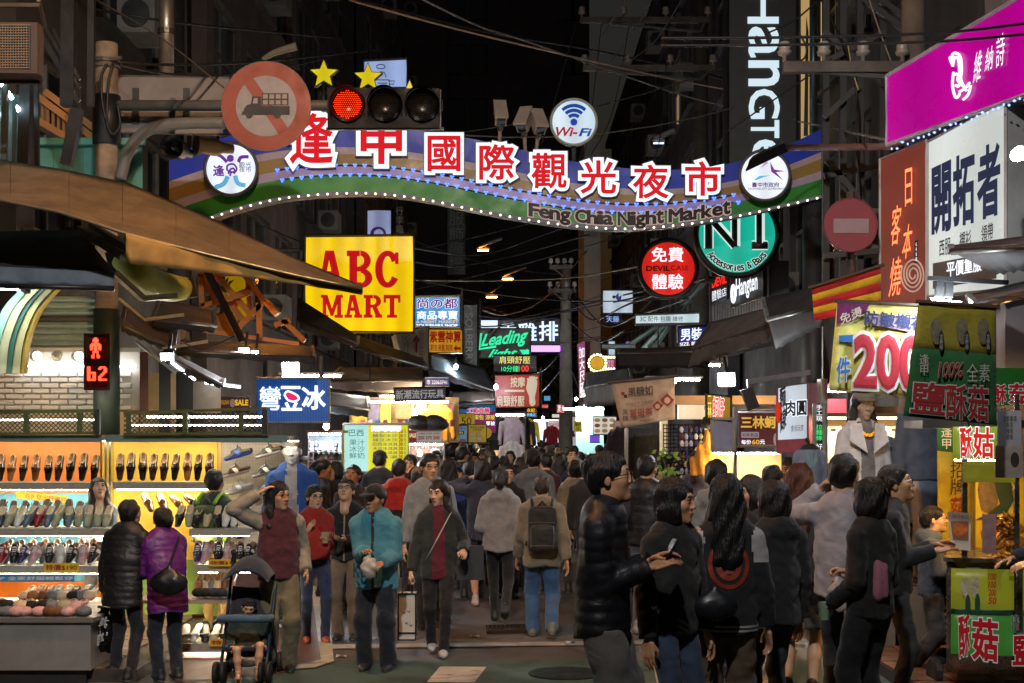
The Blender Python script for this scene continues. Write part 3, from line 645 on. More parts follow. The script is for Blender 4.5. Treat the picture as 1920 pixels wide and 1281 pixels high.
# dark trees at the far end of the street
lm = [mat(c, .7, var=.4, vs=3) for c in (0x2c3a22, 0x24301e)]
def tree(px, d, h, r, label, n=2600):
 root = thing('street_tree', label, 'tree', P(px, 815, d)-Vector((0, 0, CH)), 'dark trees at the end of the street')
 bx = root.location; t = MB(); t.tube([bx, bx+Vector((.1, 0, h*.35)), bx+Vector((.25, 0, h*.7))], [.22, .17, .07], n=8)
 for k in range(6):
  a = k*1.05; t.tube([bx+Vector((.1, 0, h*(.32+.05*k))), bx+Vector((math.cos(a)*r*.6, math.sin(a)*r*.6, h*(.5+.06*k)))], [.09, .03], n=5)
 t.build('trunk', mat(0x3a3028, .9, bump=.4), root, True)
 cl = RNG.normal(0, 1, (26, 3)); cl = cl/np.linalg.norm(cl, axis=1)[:, None]*RNG.uniform(.35, 1, (26, 1))*np.array((r, r, h*.33))+np.array((0, 0, h*.66))
 c = cl[RNG.integers(0, 26, n)]+RNG.normal(0, r*.17, (n, 3)); V = []; Fs = []
 for i, p in enumerate(c):
  u = RNG.normal(0, 1, 3); u /= np.linalg.norm(u); w = np.cross(u, RNG.normal(0, 1, 3)); w /= np.linalg.norm(w); s_ = RNG.uniform(.12, .26)
  V += [p-u*s_, p+w*s_*.5, p+u*s_, p-w*s_*.5]; Fs.append((4*i, 4*i+1, 4*i+2, 4*i+3))
 raw_obj('crown', np.array(V)+np.array(bx), Fs, lm, root, False, RNG.integers(0, 2, n))
tree(1020, 62, 7.5, 2.2, 'dark leafy tree right of the red foot massage sign')
tree(985, 74, 8.5, 2.6, 'dark leafy tree behind the red foot massage sign')
tree(1085, 80, 7.5, 2.2, 'dark leafy tree just right of the concrete utility pole')
for i, (px, py) in enumerate(((1130, 1166), (1090, 1145), (700, 1200), (1485, 1225), (1070, 1208), (640, 1234), (890, 1196), (1190, 1160))):
 p = G(px, py); q = MB(); q.sheet(lambda u, v: p+Vector(((u-.5)*.09, (v-.5)*.07, .02+.012*math.sin(u*5+i)*math.cos(v*4))), 3, 3, (0, 0, .002)); one('paper_scrap', q, paint(0xb8b4ac), 'crumpled paper scrap %s' % ['right of the backpack man', 'beside the violet lit road', 'behind the teal fleece man', 'by the right group feet', 'near the stop line', 'on the green paint at left', 'left of the drain grate', 'under the vest man'][i], 'litter')
r = thing('drain_pipe', 'pale vertical drain pipe on the left facade', 'pipe', P(312, 140, 15.9)); q = MB(); q.tube([P(312, -60, 15.9), P(312, 140, 15.9)], .085, n=12); q.build('pipe', metalm(0xa89a88), r, True); q = MB(); q.lathe([(.1, -.03), (.1, .03)], P(312, 60, 15.9), 'Z', 12); q.build('clamp', metalm(0x6a645c), r)
# ---------------------------------------------------------------- entrance arch
AD = 17.8
root = thing('market_arch', 'wavy striped market arch spanning the street with lit red characters', 'arch', P(930, 815, AD)-Vector((0, 0, CH)))
apl = Plane(P(900, 300, AD), P(950, 300, AD), P(900, 350, AD))
tp = sp2([(317, 292), (400, 264), (480, 244), (600, 232), (720, 237), (860, 256), (960, 277), (1060, 300), (1150, 313), (1240, 319), (1330, 313), (1400, 299), (1460, 280), (1540, 242)], 8)
bt = sp2([(317, 434), (395, 408), (450, 390), (520, 373), (600, 364), (700, 362), (800, 374), (900, 395), (1000, 413), (1100, 425), (1190, 428), (1300, 418), (1400, 401), (1540, 369)], 8)
def resamp(pl, n=90):
 xs = np.linspace(317, 1540, n); a = np.array(pl); return list(zip(xs, np.interp(xs, a[:, 0], a[:, 1])))
TP, BT = resamp(tp), resamp(bt)
def band(v0, v1, name, m, off):
 b = MB(); V = []
 for (x, yt), (_, yb) in zip(TP, BT): V += [apl.hit(x, yt+(yb-yt)*v0, off), apl.hit(x, yt+(yb-yt)*v1, off)]
 n = len(TP); b.add(V+[v-apl.n*.01 for v in V], [(2*i, 2*i+1, 2*i+3, 2*i+2) for i in range(n-1)]); b.build(name, m, root)
body = MB(); V = []
for (x, yt), (_, yb) in zip(TP, BT):
 a, c = apl.hit(x, yt, 0), apl.hit(x, yb, 0); V += [a, c, c-apl.n*.35, a-apl.n*.35]
n = len(TP); body.add(V, [(4*i+k, 4*i+(k+1) % 4, 4*i+4+(k+1) % 4, 4*i+4+k) for i in range(n-1) for k in range(4)]+[(3, 2, 1, 0), (4*n-4, 4*n-3, 4*n-2, 4*n-1)]); body.build('body', paint(0x6a6468), root)
def ptm(c): return mat(c, .45, var=.22, vs=2.5, bump=.05, bs=20)
band(.0, .34, 'blue_band', ptm(0x0c34c4), .008); band(.34, .44, 'white_band', ptm(0xb9a3a6), .008); band(.44, .62, 'tan_band', ptm(0x9c7c34), .008); band(.62, .74, 'white_band', ptm(0xb3a2ba), .008); band(.74, 1.0, 'green_band', ptm(0x2c9428), .008)
red = glow(0xd01822, .95, False); wht = glow(0xe6f6ff, 1.15, True)
for ch, r in (('逢', (545, 214, 622, 305)), ('甲', (678, 226, 752, 306)), ('國', (803, 256, 862, 320)), ('際', (900, 272, 963, 336)), ('觀', (998, 288, 1061, 352)), ('光', (1090, 302, 1154, 362)), ('夜', (1188, 310, 1252, 371)), ('市', (1286, 304, 1350, 366))):
 letters(ch, r, apl, red, root, bold=.022, off=.115, thick=.004, name='letter')
 letters(ch, r, apl, wht, root, bold=.105, off=.108, thick=.02, name='letter_backplate')
 letters(ch, r, apl, paint(0x77707a), root, bold=.125, off=.085, thick=.07, name='letter_box')
# Latin lettering follows the lower edge
txt = 'Feng Chia Night Market'; xs = np.linspace(0, 1, len(txt)+1)
wd = {' ': .45, 'i': .5, 't': .75, 'r': .75, 'M': 1.4, 'N': 1.2, 'C': 1.15, 'm': 1.4, 'k': 1.05}; ws = [wd.get(c, 1) for c in txt]; cum = np.concatenate([[0], np.cumsum(ws)])/sum(ws)
ba = np.array(BT); hgt_ = {'g': (.72, -.32), 'e': (.72, 0), 'n': (.72, 0), 'a': (.72, 0), 'r': (.72, 0)}
for i, c in enumerate(txt):
 if c == ' ': continue
 x0 = 992+378*cum[i]+.6; x1 = 992+378*cum[i+1]-1.6; xm = (x0+x1)/2; yb = np.interp(xm, ba[:, 0], ba[:, 1])-9+2*math.cos((xm-1190)/230); sl = (np.interp(x1, ba[:, 0], ba[:, 1])-np.interp(x0, ba[:, 0], ba[:, 1]))/2
 a, dsc = hgt_.get(c, (1.0, 0)); t_ = yb-23*a; b_ = yb-23*dsc
 q = [(x0, t_-sl), (x1, t_+sl), (x1, b_+sl), (x0, b_-sl)]
 letters(c, q, apl, paint(0x120a0e), root, bold=.035, off=.05, thick=.03, name='letter', rim=.05, rim_m=mat(0xd8b8b0, .5, var=.1, emit=.5))
# bulbs
def bulbs(pts, r, m, name, off):
 b = MB()
 for p in pts: b.lathe([(.3*r, -r), (r, -.3*r), (r, .3*r), (.3*r, r)], apl.hit(*p, off), 'Y', 6)
 o = b.build(name, m, root, True); o['kind'] = 'stuff'
bulbs([(x, np.interp(x, ba[:, 0], ba[:, 1])+1) for x in np.arange(398, 1538, 18)], .0145, glow(0xfff6c8, 3, False), 'edge_bulbs', .03)
e = MB(); e.tube([apl.hit(x, y, .012) for x, y in BT], .02, n=5); e.build('edge_trim', glow(0x9a94a0, .25, False), root)
ta = np.array(TP); bl = []
for x in np.arange(520, 1380, 18.2):
 yt, yb = np.interp(x, ta[:, 0], ta[:, 1]), np.interp(x, ba[:, 0], ba[:, 1])
 for v, dx in ((.60, 0), (.74, 9)):
  for ox, oy in ((-2.2, -1.2), (2.2, -1.2), (0, 2.2)): bl.append((x+dx+ox, yt+(yb-yt)*v+oy))
bulbs(bl, .013, glow(0x4a6cff, 4, False), 'blue_lights', .03)
for v in (.60, .74):
 e = MB(); e.tube([apl.hit(x, yt+(yb-yt)*v, .022) for (x, yt), (_, yb) in zip(TP, BT) if 515 < x < 1385], .006, n=4); e.build('light_string_wire', paint(0x14141c), root)
# posts of the arch
for px in (335, 1525):
 q = MB(); f = apl.hit(px, 300, -.18); q.tube([(f.x, f.y, 0), (f.x, f.y, f.z-.2)], .14, n=12); q.build('post', paint(0x303336), root, True)
# emblems on the arch
s = disc_sign('emblem_disc', 'round white lit emblem with purple dancing figure on arch left end', 'emblem', 433, 317, 49, AD-.2, lightbox(0xe4eefa, 1.0), .1, 0x5a5458, .02)
pur = glow(0x7a3aa8, .6, False); cyn = glow(0x68b8e0, .8, False)
strokes(s, [sp2([(404, 289), (415, 294), (425, 304)]), sp2([(447, 304), (452, 295), (466, 294)]), disc_pts(432, 297, 3.5, n=12)+[(435.5, 297)]], .022, pur, name='figure_arms')
strokes(s, [sp2([(428, 326), (432, 318), (438, 316), (440, 321), (434, 323), (426, 319), (427, 310), (438, 308), (444, 317), (438, 326)]), sp2([(434, 321), (431, 330)])], .012, pur, name='spiral')
strokes(s, [sp2([(427, 331), (420, 344), (408, 350), (405, 347)]), sp2([(441, 330), (446, 344), (460, 348)])], .03, cyn, name='figure_legs')
letters('逢', (400, 310, 420, 330), s.pl, pur, s.root, bold=.03); letters('觀光\n夜市', (448, 304, 471, 323), s.pl, glow(0x55506a, .4, False), s.root, bold=.005, lead=.85)
s = disc_sign('emblem_disc', 'round white lit city government emblem on arch right end', 'emblem', 1434, 329, 47, AD-.2, lightbox(0xe8effa, 1.0), .1, 0x5a5458, .02)
patch(s, [(1444, 304), (1452, 318), (1472, 321), (1455, 323), (1469, 339), (1446, 322)], glow(0x8a3aa8, .7, False)); patch(s, [(1413, 338), (1424, 330), (1446, 329), (1432, 332), (1418, 338)], glow(0x5ac0e0, .8, False)); patch(s, [(1425, 316), (1436, 302), (1441, 306), (1432, 312)], glow(0xc8a8d8, .8, False))
letters('臺中市政府', (1410, 342, 1461, 351), s.pl, glow(0x6a2a8a, .5, False), s.root, bold=.02); letters('TAICHUNG CITY GOVERNMENT', (1402, 352, 1471, 356), s.pl, glow(0x554a66, .4, False), s.root, bold=.01)
s = disc_sign('wifi_sign', 'round lit white sign with blue wireless arcs above the arch', 'sign', 1076, 229, 43, AD+.1, lightbox(0xb8cfdf, .85), .14, 0xaab4a8, .018)
blu = glow(0x1c50b0, .6, False)
for r0 in (13, 22, 31): strokes(s, [[(1076+r0*math.sin(a), 229-r0*math.cos(a)) for a in np.linspace(-.75, .75, 14)]], .022, blu, name='wave_arc')
patch(s, disc_pts(1076, 229, 6.5, n=20), blu, .014); letters('Wi-', (1043, 239, 1082, 255), s.pl, glow(0xb82030, .7, False), s.root, bold=.03, shear=.25); letters('Fi', (1086, 241, 1109, 255), s.pl, glow(0x2a50a0, .7, False), s.root, bold=.03, shear=.25)
q = MB(); q.tube([P(1076, 272, AD+.17), P(1076, 302, AD+.17)], .03, n=8); q.build('post', paint(0x44464a), s.root)
# stars
def star(px, py, r, label):
 pts = [(px+(r if k % 2 == 0 else r*.45)*math.sin(k*math.pi/5), py-(r if k % 2 == 0 else r*.45)*math.cos(k*math.pi/5)) for k in range(10)]
 s = Sign(); s.pl = Plane(P(px, py, AD+.4), P(px+9, py, AD+.4), P(px, py+9, AD+.4)); s.root = thing('star_sign', label, 'star', P(px, py+r, AD+.4), 'yellow stars above the arch')
 b = MB(); b.slab([s.pl.hit(*p, -.01) for p in pts], -s.pl.n*.1); b.build('back', paint(0x6a5040), s.root)
 ins = [(px+(x-px)*.9, py+(y-py)*.9) for x, y in pts]; b = MB(); b.slab([s.pl.hit(*p, 0) for p in ins], -s.pl.n*.006); b.build('face', lightbox(0xe8d41c, .85), s.root)
 q = MB(); q.tube([P(px, py+r*.5, AD+.48), P(px, 262, AD+.48)], .025, n=6); q.build('stem', paint(0x3a3a3a), s.root)
star(607, 139, 29, 'yellow lit star leftmost above the arch'); star(690, 145, 29, 'yellow lit star in front of the pale blue light box'); star(768, 177, 29, 'yellow lit star half hidden behind the traffic light')
s = sign('light_box', 'pale blue lit box sign with line drawing behind the star', 'sign', [(682, 114), (763, 110), (763, 165), (682, 165)], 20, lightbox(0x8fa8dc, .8), .15, 0x3a3a44)
strokes(s, [disc_pts(714, 125, 8, 4, 16)+[(722, 125)], [(706, 150), (730, 150), (730, 163)], [(708, 156), (726, 156)], sp2([(712, 135), (720, 136), (724, 145)]), [(728, 152), (740, 152), (738, 158), (729, 158)]], .006, paint(0x1c2440), name='drawing')
q = MB(); q.bar(P(722, 165, 20.05), P(722, 320, 20.05), .06); q.build('post', paint(0x303030), s.root)
# cameras on the arch
def cctv(px, py, tw, label, yaw):
 root = thing('security_camera', label, 'camera', P(px+tw, 300, AD+.1), 'cameras on top of the arch')
 q = MB(); q.tube([P(px+tw, 302, AD+.1), P(px, py+20, AD+.1)], .025, n=8); q.tube([P(px, py+18, AD+.02), P(px, py+26, AD+.1)], .04, n=8); q.build('bracket', paint(0xa8988a), root, True)
 c = P(px, py, AD); R = Matrix.Rotation(yaw, 3, 'Z') @ Matrix.Rotation(.75, 3, 'X')
 q = MB(); q.hexa([c+R @ Vector(v) for v in ((-.07, -.14, -.07), (.07, -.14, -.07), (.075, -.17, .07), (-.075, -.17, .07), (-.07, .18, -.06), (.07, .18, -.06), (.07, .18, .07), (-.07, .18, .07))]); q.hexa([c+R @ Vector(v) for v in ((-.085, -.2, .072), (.085, -.2, .072), (.085, -.2, .1), (-.085, -.2, .1), (-.08, .2, .072), (.08, .2, .072), (.08, .2, .1), (-.08, .2, .1))]); q.build('housing', paint(0xb8a898, .4), root)
 q = MB(); q.hexa([c+R @ Vector(v) for v in ((-.05, -.16, -.05), (.05, -.16, -.05), (.05, -.178, .05), (-.05, -.178, .05), (-.05, -.13, -.05), (.05, -.13, -.05), (.05, -.13, .05), (-.05, -.13, .05))]); q.build('lens', mat(0x101010, .15, var=0), root)
cctv(938, 216, -3, 'white security camera standing alone left of the wireless sign', .1); cctv(983, 228, 3, 'white security camera, middle of the three on the arch', -.3); cctv(1009, 232, -5, 'white security camera nearest the round wireless sign', .25)
# ---------------------------------------------------------------- traffic signals on the left pole
TD = 14.75; TK = TD/12.9
root = thing('traffic_pole', 'flaking grey traffic pole with bent sign arm beside the shoe shop', 'pole', P(200, 815, TD)-Vector((0, 0, CH)))
q = MB(); a = P(200, 82, TD); q.tube([(a.x, a.y, 0), a], .1*TK, n=16); q.build('pole', mat(0x8a7a68, .8, var=.5, vs=5, bump=.3, bs=20), root, True)
q = MB(); q.tube([P(200, 180, TD), P(200, 272, TD)], .125*TK, n=16); q.build('sleeve', paint(0x18181a, .5), root, True)
q = MB(); q.tube([P(200, 580, TD), P(200, 815, TD)], .118*TK, n=16); q.build('sleeve', paint(0x24322c, .5), root, True)
q = MB(); q.tube(smooth_path([P(226, 335, TD-.1), P(238, 290, TD-.1), P(262, 255, TD-.1), (P(300, 236, TD-.1)), P(360, 231, TD-.1), P(420, 231, TD-.1)], 5), .055*TK, n=10); q.build('arm', paint(0x63605c), root, True)
q = MB(); q.tube([P(205, 198, TD-.02), P(830, 198, TD-.02)], .05*TK, n=10); q.build('arm', paint(0x56524e), root, True)
q = MB()
for y in (115, 125): q.lathe([(.118*TK, -.02), (.125*TK, 0), (.118*TK, .02)], P(200, y, TD), n=16)
q.bar(P(205, 112, TD-.1), P(228, 108, TD-.15), .03); q.build('clamp', metalm(0x9a8f84), root)
q = MB(); q.tube(smooth_path([P(200, 120, TD-.15), P(190, 145, TD-.16), P(193, 200, TD-.15), P(208, 250, TD-.16), P(225, 235, TD-.15), P(220, 195, TD-.15)], 5), .014, n=6); q.tube(smooth_path([P(212, 118, TD-.15), P(203, 160, TD-.17), P(200, 230, TD-.16)], 5), .014, n=6); q.build('cable_loop', paint(0x141414), root, True)
s = sign('sign_board', 'blank grey back of a large sign board on traffic arm', 'sign', [(217, 142), (430, 146), (430, 254), (217, 248)], TD+.25, mat(0x77706c, .6, var=.2, vs=3), .05, 0x6a6460, .01)
for x in (254, 349):
 q = MB(); q.slab([s.pl.hit(x-6, 165, .02), s.pl.hit(x+6, 165, .02), s.pl.hit(x+6, 232, .02), s.pl.hit(x-6, 232, .02)], -s.pl.n*.03); q.build('bracket', metalm(0x4a4846), s.root)
q = MB(); q.bar(s.pl.hit(324, 184, .1), s.pl.hit(324, 247, .1), .05, .03); q.build('bracket', metalm(0x5a5856), s.root)
s = disc_sign('prohibition_sign', 'large round no trucks sign with red ring beside traffic light', 'sign', 499, 199, 84, TD-.15, paint(0x6a3420), .02, 0x6a6460, .004)
s.root.children[1].data.materials[0] = mat(0x8a3a20, .55, var=.2, vs=5)
patch(s, disc_pts(499, 199, 57), mat(0x8c8688, .55, var=.15), .004, 'disc'); patch(s, [(458, 158), (475, 146), (540, 240), (523, 252)], mat(0x8a3a20, .55, var=.12), .007, 'bar')
tr = paint(0x0c0c0c); patch(s, [(454, 209), (457, 209), (457, 205), (463, 197), (470, 195), (473, 181), (490, 181), (490, 199), (543, 199), (543, 215), (453, 215)], tr, .012, 'truck'); patch(s, [(491, 175), (541, 175), (541, 197), (491, 197)], tr, .0125, 'cargo');
for i in range(4):
 for j in range(2): patch(s, [(493+i*12, 177+j*11), (502+i*12, 177+j*11), (502+i*12, 185+j*11), (493+i*12, 185+j*11)], mat(0x8a7c78, .5, var=.1), .0155, 'crate_window')
patch(s, [(476, 184), (483, 184), (483, 194), (474, 194)], mat(0x8a8486, .5, var=.1), .0145, 'cab_window')
for x in (467, 520): patch(s, disc_pts(x, 215, 7, n=18), tr, .0135, 'wheel')
q = MB(); q.bar(P(499, 160, TD-.08), P(499, 240, TD-.08), .06, .04); q.build('bracket', metalm(0x55524e), s.root)
# traffic light
root = thing('traffic_light', 'horizontal traffic light with its red lamp lit', 'traffic light', P(720, 243, TD))
q = MB(); q.hexa([P(614, 164, TD-.28), P(824, 166, TD-.28), P(824, 240, TD-.28), P(614, 240, TD-.28), P(614, 164, TD-.04), P(824, 166, TD-.04), P(824, 240, TD-.04), P(614, 240, TD-.04)]); q.build('housing', mat(0x090909, .6, var=.3, vs=6, spec=.2), root)
q = MB(); q.bar(P(612, 242, TD-.2), P(832, 242, TD-.2), .06, .02); q.build('bracket', paint(0x1c1c1c), root); q = MB(); q.bar(P(826, 168, TD-.29), P(826, 244, TD-.29), .012); q.build('bracket', paint(0x2c2c2c), root)
for k, x in enumerate((652, 722, 792)):
 c = P(x, 197, TD-.3); q = MB(); q.lathe([(.145*TK, 0), (.15*TK, .02), (.0, .03)], c, 'Y', 28); ln = q.build('lens', mat(0x300404 if k == 0 else 0x0a0908, .35, var=.2, emit=.3 if k == 0 else 0, ecol=0x700404), root, True)
 v = MB(); th = np.linspace(-.5, math.pi+.5, 20); A_ = [c+Vector((.158*TK*math.cos(t), .0, .158*TK*math.sin(t))) for t in th]; B_ = [p+Vector((0, -.2*(.3+.7*max(0, math.sin(t))), -.02)) for p, t in zip(A_, th)]
 v.add(A_+B_+[p*1 for p in A_], [(i, i+1, i+21, i+20) for i in range(19)]); v.build('visor', mat(0x0a0a0a, .6, var=.2, spec=.2), root, True)
 led = MB()
 for i in range(-7, 8):
  for j in range(-7, 8):
   X, Z = (i+.5*(j % 2))*.0185*TK, j*.0175*TK
   if X*X+Z*Z < (.125*TK)**2: led.lathe([(.0055, 0), (.004, .008), (0, .009)], c+Vector((X, -.024, Z)), 'Y', 6)
 o = led.build('led_dots', glow(0xff3c14, 3, False) if k == 0 else mat(0x282420, .3, var=0), root); o['kind'] = 'stuff'
# pedestrian signal
def dots(grid, x0, y0, dx, d, m, parent, name, r=.011):
 b = MB()
 for j, row in enumerate(grid):
  for i, ch in enumerate(row):
   if ch == '#': b.lathe([(r, 0), (r*.7, .01), (0, .011)], P(x0+i*dx, y0+j*dx, d), 'Y', 6)
 o = b.build(name, m, parent); o['kind'] = 'stuff'
root = thing('pedestrian_signal', 'pedestrian signal showing red standing figure and red countdown 62', 'signal', P(183, 735, TD-.3))
for y0, y1 in ((627, 678), (680, 732)):
 q = MB(); q.hexa([P(157, y0, TD-.42), P(206, y0, TD-.42), P(206, y1, TD-.42), P(157, y1, TD-.42), P(159, y0+1, TD-.2), P(204, y0+1, TD-.2), P(204, y1-1, TD-.2), P(159, y1-1, TD-.2)]); q.build('housing', paint(0x301010, .45), root)
 q = MB(); q.slab([P(162, y0+5, TD-.424), P(201, y0+5, TD-.424), P(201, y1-5, TD-.424), P(162, y1-5, TD-.424)], (0, .004, 0)); q.build('lens', mat(0x1a0506, .25, var=.1, emit=.35, ecol=0x500404), root)
 q = MB(); q.hexa([P(157, y0-2, TD-.55), P(206, y0-2, TD-.55), P(206, y0, TD-.55), P(157, y0, TD-.55), P(157, y0-2, TD-.42), P(206, y0-2, TD-.42), P(206, y0, TD-.42), P(157, y0, TD-.42)]); q.build('visor', paint(0x200c0c), root)
for y in (640, 720): q = MB(); q.bar(P(200, y, TD-.2), P(200, y, TD-.1), .05); q.build('bracket', metalm(0x444444), root)
rg = glow(0xff3a24, 5, False)
man = ['....##....', '...####...', '...####...', '....##....', '..######..', '.########.', '.##.##.##.', '.##.##.##.', '.##.##.##.', '....##....', '...####...', '...#..#...', '...#..#...', '..##..##..', '..##..##..']
dots(man, 168, 635, 2.5, TD-.427, rg, root, 'lit_figure', .0105)
dg = ['##.......####.', '##......##..##', '##..........##', '##..........##', '######.....##.', '##..##....##..', '##..##...##...', '##..##..##....', '##..##..##....', '######..######']
dots(dg, 165, 689, 2.6, TD-.427, rg, root, 'countdown_digits')
# loudspeaker horns
def horn(px, py, d, r, yaw, label, col):
 root = thing('horn_speaker', label, 'loudspeaker', P(px, py, d)-Vector((0, 0, .25)), 'horn speakers under the sign board'); R = Matrix.Rotation(yaw, 3, 'Z')
 q = MB(); q.lathe([(.05, -.42), (.06, -.3), (.1, -.22), (r*.7, -.08), (r, 0), (r*.96, .005), (r*.65, -.08), (.06, -.2), (.0, -.2)], P(px, py, d), 'Y', 24, R=R); q.build('horn', paint(col, .5), root, True)
 q = MB(); q.lathe([(.0, -.2), (.035, -.18), (.03, -.04), (0, -.02)], P(px, py, d), 'Y', 12, R=R); q.build('driver', paint(0x77706a), root, True)
 q = MB(); q.bar(P(px, py, d)+R @ Vector((0, .25, 0)), P(px, py-35, d)+R @ Vector((0, .25, 0)), .03); q.build('bracket', metalm(0x3a3a3a), root)
horn(322, 275, TD+.45, .145, -.25, 'dark horn loudspeaker facing the street beside the arch end', 0x3c3834); horn(368, 272, TD+.75, .12, -1.0, 'tan horn loudspeaker turned right behind the dark horn', 0xa8865a)
# ---------------------------------------------------------------- signs, left side of the street
def hang(s, a, b, d, r=.025):
 q = MB(); q.tube([P(*a, d), P(*b, d)], r, n=6); q.build('bracket', paint(0x33312f), s.root)
rd = glow(0xc8141c, .75, False); wh = glow(0xf2f6ff, 1.2, False); bk = paint(0x100e10);
s = sign('shop_sign', 'big square yellow lit sign with bold red slab letters', 'sign', [(572, 443), (776, 441), (776, 624), (572, 622)], 24, lightbox(0xf2c808, .92), .3, 0x4a3c14, .03)
def slab_word(s, word, x0, x1, y0, y1, weights, th):
 """heavy slab-serif capitals cut as polygons"""
 tot = sum(weights); x = x0; H = y1-y0; Wd = x1-x0
 for ch, w in zip(word, weights):
  w_ = Wd*w/tot; a, b_ = x+w_*.04, x+w_*.96; W_ = b_-a; t = th*W_; sf = H*.14
  X = lambda u: a+u*W_
  Y = lambda v: y0+v*H
  R_ = lambda u0, v0, u1, v1: patch(s, [(X(u0), Y(v0)), (X(u1), Y(v0)), (X(u1), Y(v1)), (X(u0), Y(v1))], rd, .012, 'letter')
  Q_ = lambda pts: patch(s, [(X(u), Y(v)) for u, v in pts], rd, .0135, 'letter')
  def ring(cx, cy, rx, ry, tx, ty, a0, a1, n=22):
   b = MB(); V = []
   for k in range(n+1):
    an = a0+(a1-a0)*k/n
    for f, g in ((rx, ry), (rx-tx, ry-ty)): V.append(s.pl.hit(X(cx+f*math.cos(an)), Y(cy-g*math.sin(an)), .014))
   b.add(V, [(2*k, 2*k+1, 2*k+3, 2*k+2) for k in range(n)]); b.build('letter', rd, s.root)
  if ch == 'A': Q_([(.30, 0), (.62, 0), (.90, .9), (.62, .9), (.44, .25), (.28, .9), (.10, .9)]); R_(.25, .55, .7, .7); R_(0, .86, .42, 1); R_(.55, .86, 1, 1)
  if ch == 'M': R_(0, 0, .3, .13); R_(.7, 0, 1, .13); R_(.08, .05, .24, .95); R_(.74, .05, .92, .95); Q_([(.1, 0), (.3, 0), (.5, .6), (.7, 0), (.88, 0), (.56, .92), (.44, .92)]); R_(0, .87, .34, 1); R_(.62, .87, 1, 1)
  if ch == 'T': R_(0, 0, 1, .16); R_(.36, .1, .64, .9); R_(.2, .87, .8, 1); R_(0, .1, .14, .34); R_(.86, .1, 1, .34)
  if ch == 'B': R_(0, 0, .5, .15); R_(.1, .05, .4, .95); R_(0, .85, .55, 1); R_(.35, .43, .6, .56); ring(.52, .27, .4, .27, .26, .14, -math.pi/2, math.pi/2); ring(.54, .735, .44, .265, .28, .13, -math.pi/2, math.pi/2)
  if ch == 'R': R_(0, 0, .5, .15); R_(.1, .05, .38, .95); R_(0, .86, .48, 1); R_(.35, .43, .58, .56); ring(.52, .28, .42, .28, .26, .14, -math.pi/2, math.pi/2); Q_([(.45, .5), (.7, .5), (.95, .92), (.66, .95)]); R_(.62, .86, 1, 1)
  if ch == 'C': ring(.5, .5, .5, .5, .3, .15, .55, 2*math.pi-.55, 30); R_(.8, .05, .94, .36)
  x += w_
slab_word(s, 'ABC', 592, 752, 470, 540, (1.05, 1, .95), .3); slab_word(s, 'MART', 600, 752, 553, 596, (1.25, 1, 1.05, .95), .3)
hang(s, (566, 470), (560, 640), 24.2, .05); hang(s, (560, 470), (430, 470), 24.2, .04)
s = sign('shop_sign', 'blue corrugated sign with white neon characters and pink bean', 'sign', [(480, 709), (617, 709), (617, 792), (483, 793)], 17.5, mat(0x1f5fb8, .4, var=.15, vs=3, emit=.32), .14, 0x8a8f98, .02)
for i in range(27):
 x = 483+i*5; q = MB(); q.slab([s.pl.hit(x, 712, .01), s.pl.hit(x+2.2, 712, .01), s.pl.hit(x+2.2, 790, .01), s.pl.hit(x, 790, .01)], -s.pl.n*.012); q.build('corrugation', mat(0x2a6cc8, .4, var=.1, emit=.32), s.root)
neon = glow(0xeaf4ff, 1.4, False); letters('彎', (487, 725, 526, 769), s.pl, neon, s.root, bold=.008, off=.05, thick=.02); letters('冰', (567, 724, 609, 767), s.pl, neon, s.root, bold=.025, off=.05, thick=.02)
strokes(s, [[(527, 727), (563, 727)], [(528, 768), (566, 768)], [(536, 755), (541, 765)], [(556, 755), (551, 765)]], .02, neon, .05, 'neon_tube'); strokes(s, [sp2([(533, 740), (540, 734), (556, 741), (560, 748), (552, 753), (540, 750), (533, 740)])], .013, neon, .05, 'neon_tube'); patch(s, sp2([(535, 740), (542, 736), (555, 743), (558, 748), (551, 751), (541, 748)], 4, True), glow(0xe8286a, 1.0, False), .045, 'pink_bean')
for x in (497, 602): hang(s, (x, 708), (x, 668), 17.55, .03)
s = sign('souvenir_sign', 'small blue lit souvenir sign with white outlined purple characters', 'sign', [(778, 556), (862, 555), (862, 614), (778, 612)], 27, lightbox(0x2f8fd0, .85), .2, 0xc8b890, .025)
letters('尚の都', (783, 560, 857, 578), s.pl, glow(0x6a1a80, .8, False), s.root, bold=.02, rim=.03, rim_m=wh); letters('商品專賣', (782, 583, 858, 599), s.pl, wh, s.root, bold=.02); letters('A NIGHT MARKET', (780, 601, 859, 606), s.pl, glow(0xf0c8a0, .9, False), s.root, bold=.03); letters('SOUVENIRS SHOP', (781, 608, 858, 613), s.pl, wh, s.root, bold=.03)
hang(s, (866, 540), (866, 620), 27.1)
s = sign('fortune_sign', 'yellow fortune teller sign with red characters and arrow', 'sign', (804, 617, 867, 662), 28, lightbox(0xd89a10, .55), .15, 0x5a4010, .02)
r2 = glow(0x9c1c10, .5, False); letters('紫雲神算', (806, 621, 864, 642), s.pl, r2, s.root, bold=.03); letters('觀音通靈.制煞', (807, 646, 849, 658), s.pl, r2, s.root, bold=.01); patch(s, [(850, 653), (856, 647), (856, 651), (864, 651), (864, 656), (856, 656), (856, 660)], r2, .008, 'arrow')
s = sign('vertical_sign', 'tall black vertical sign with dim white rotated lettering', 'sign', (868, 572, 896, 692), 31, paint(0x0e0d0d, .4), .2, 0x1a1816, .02)
letters('SOLBERRY', [(886, 588), (886, 688), (873, 688), (873, 588)], s.pl, mat(0x8a857c, .6), s.root, bold=.005)
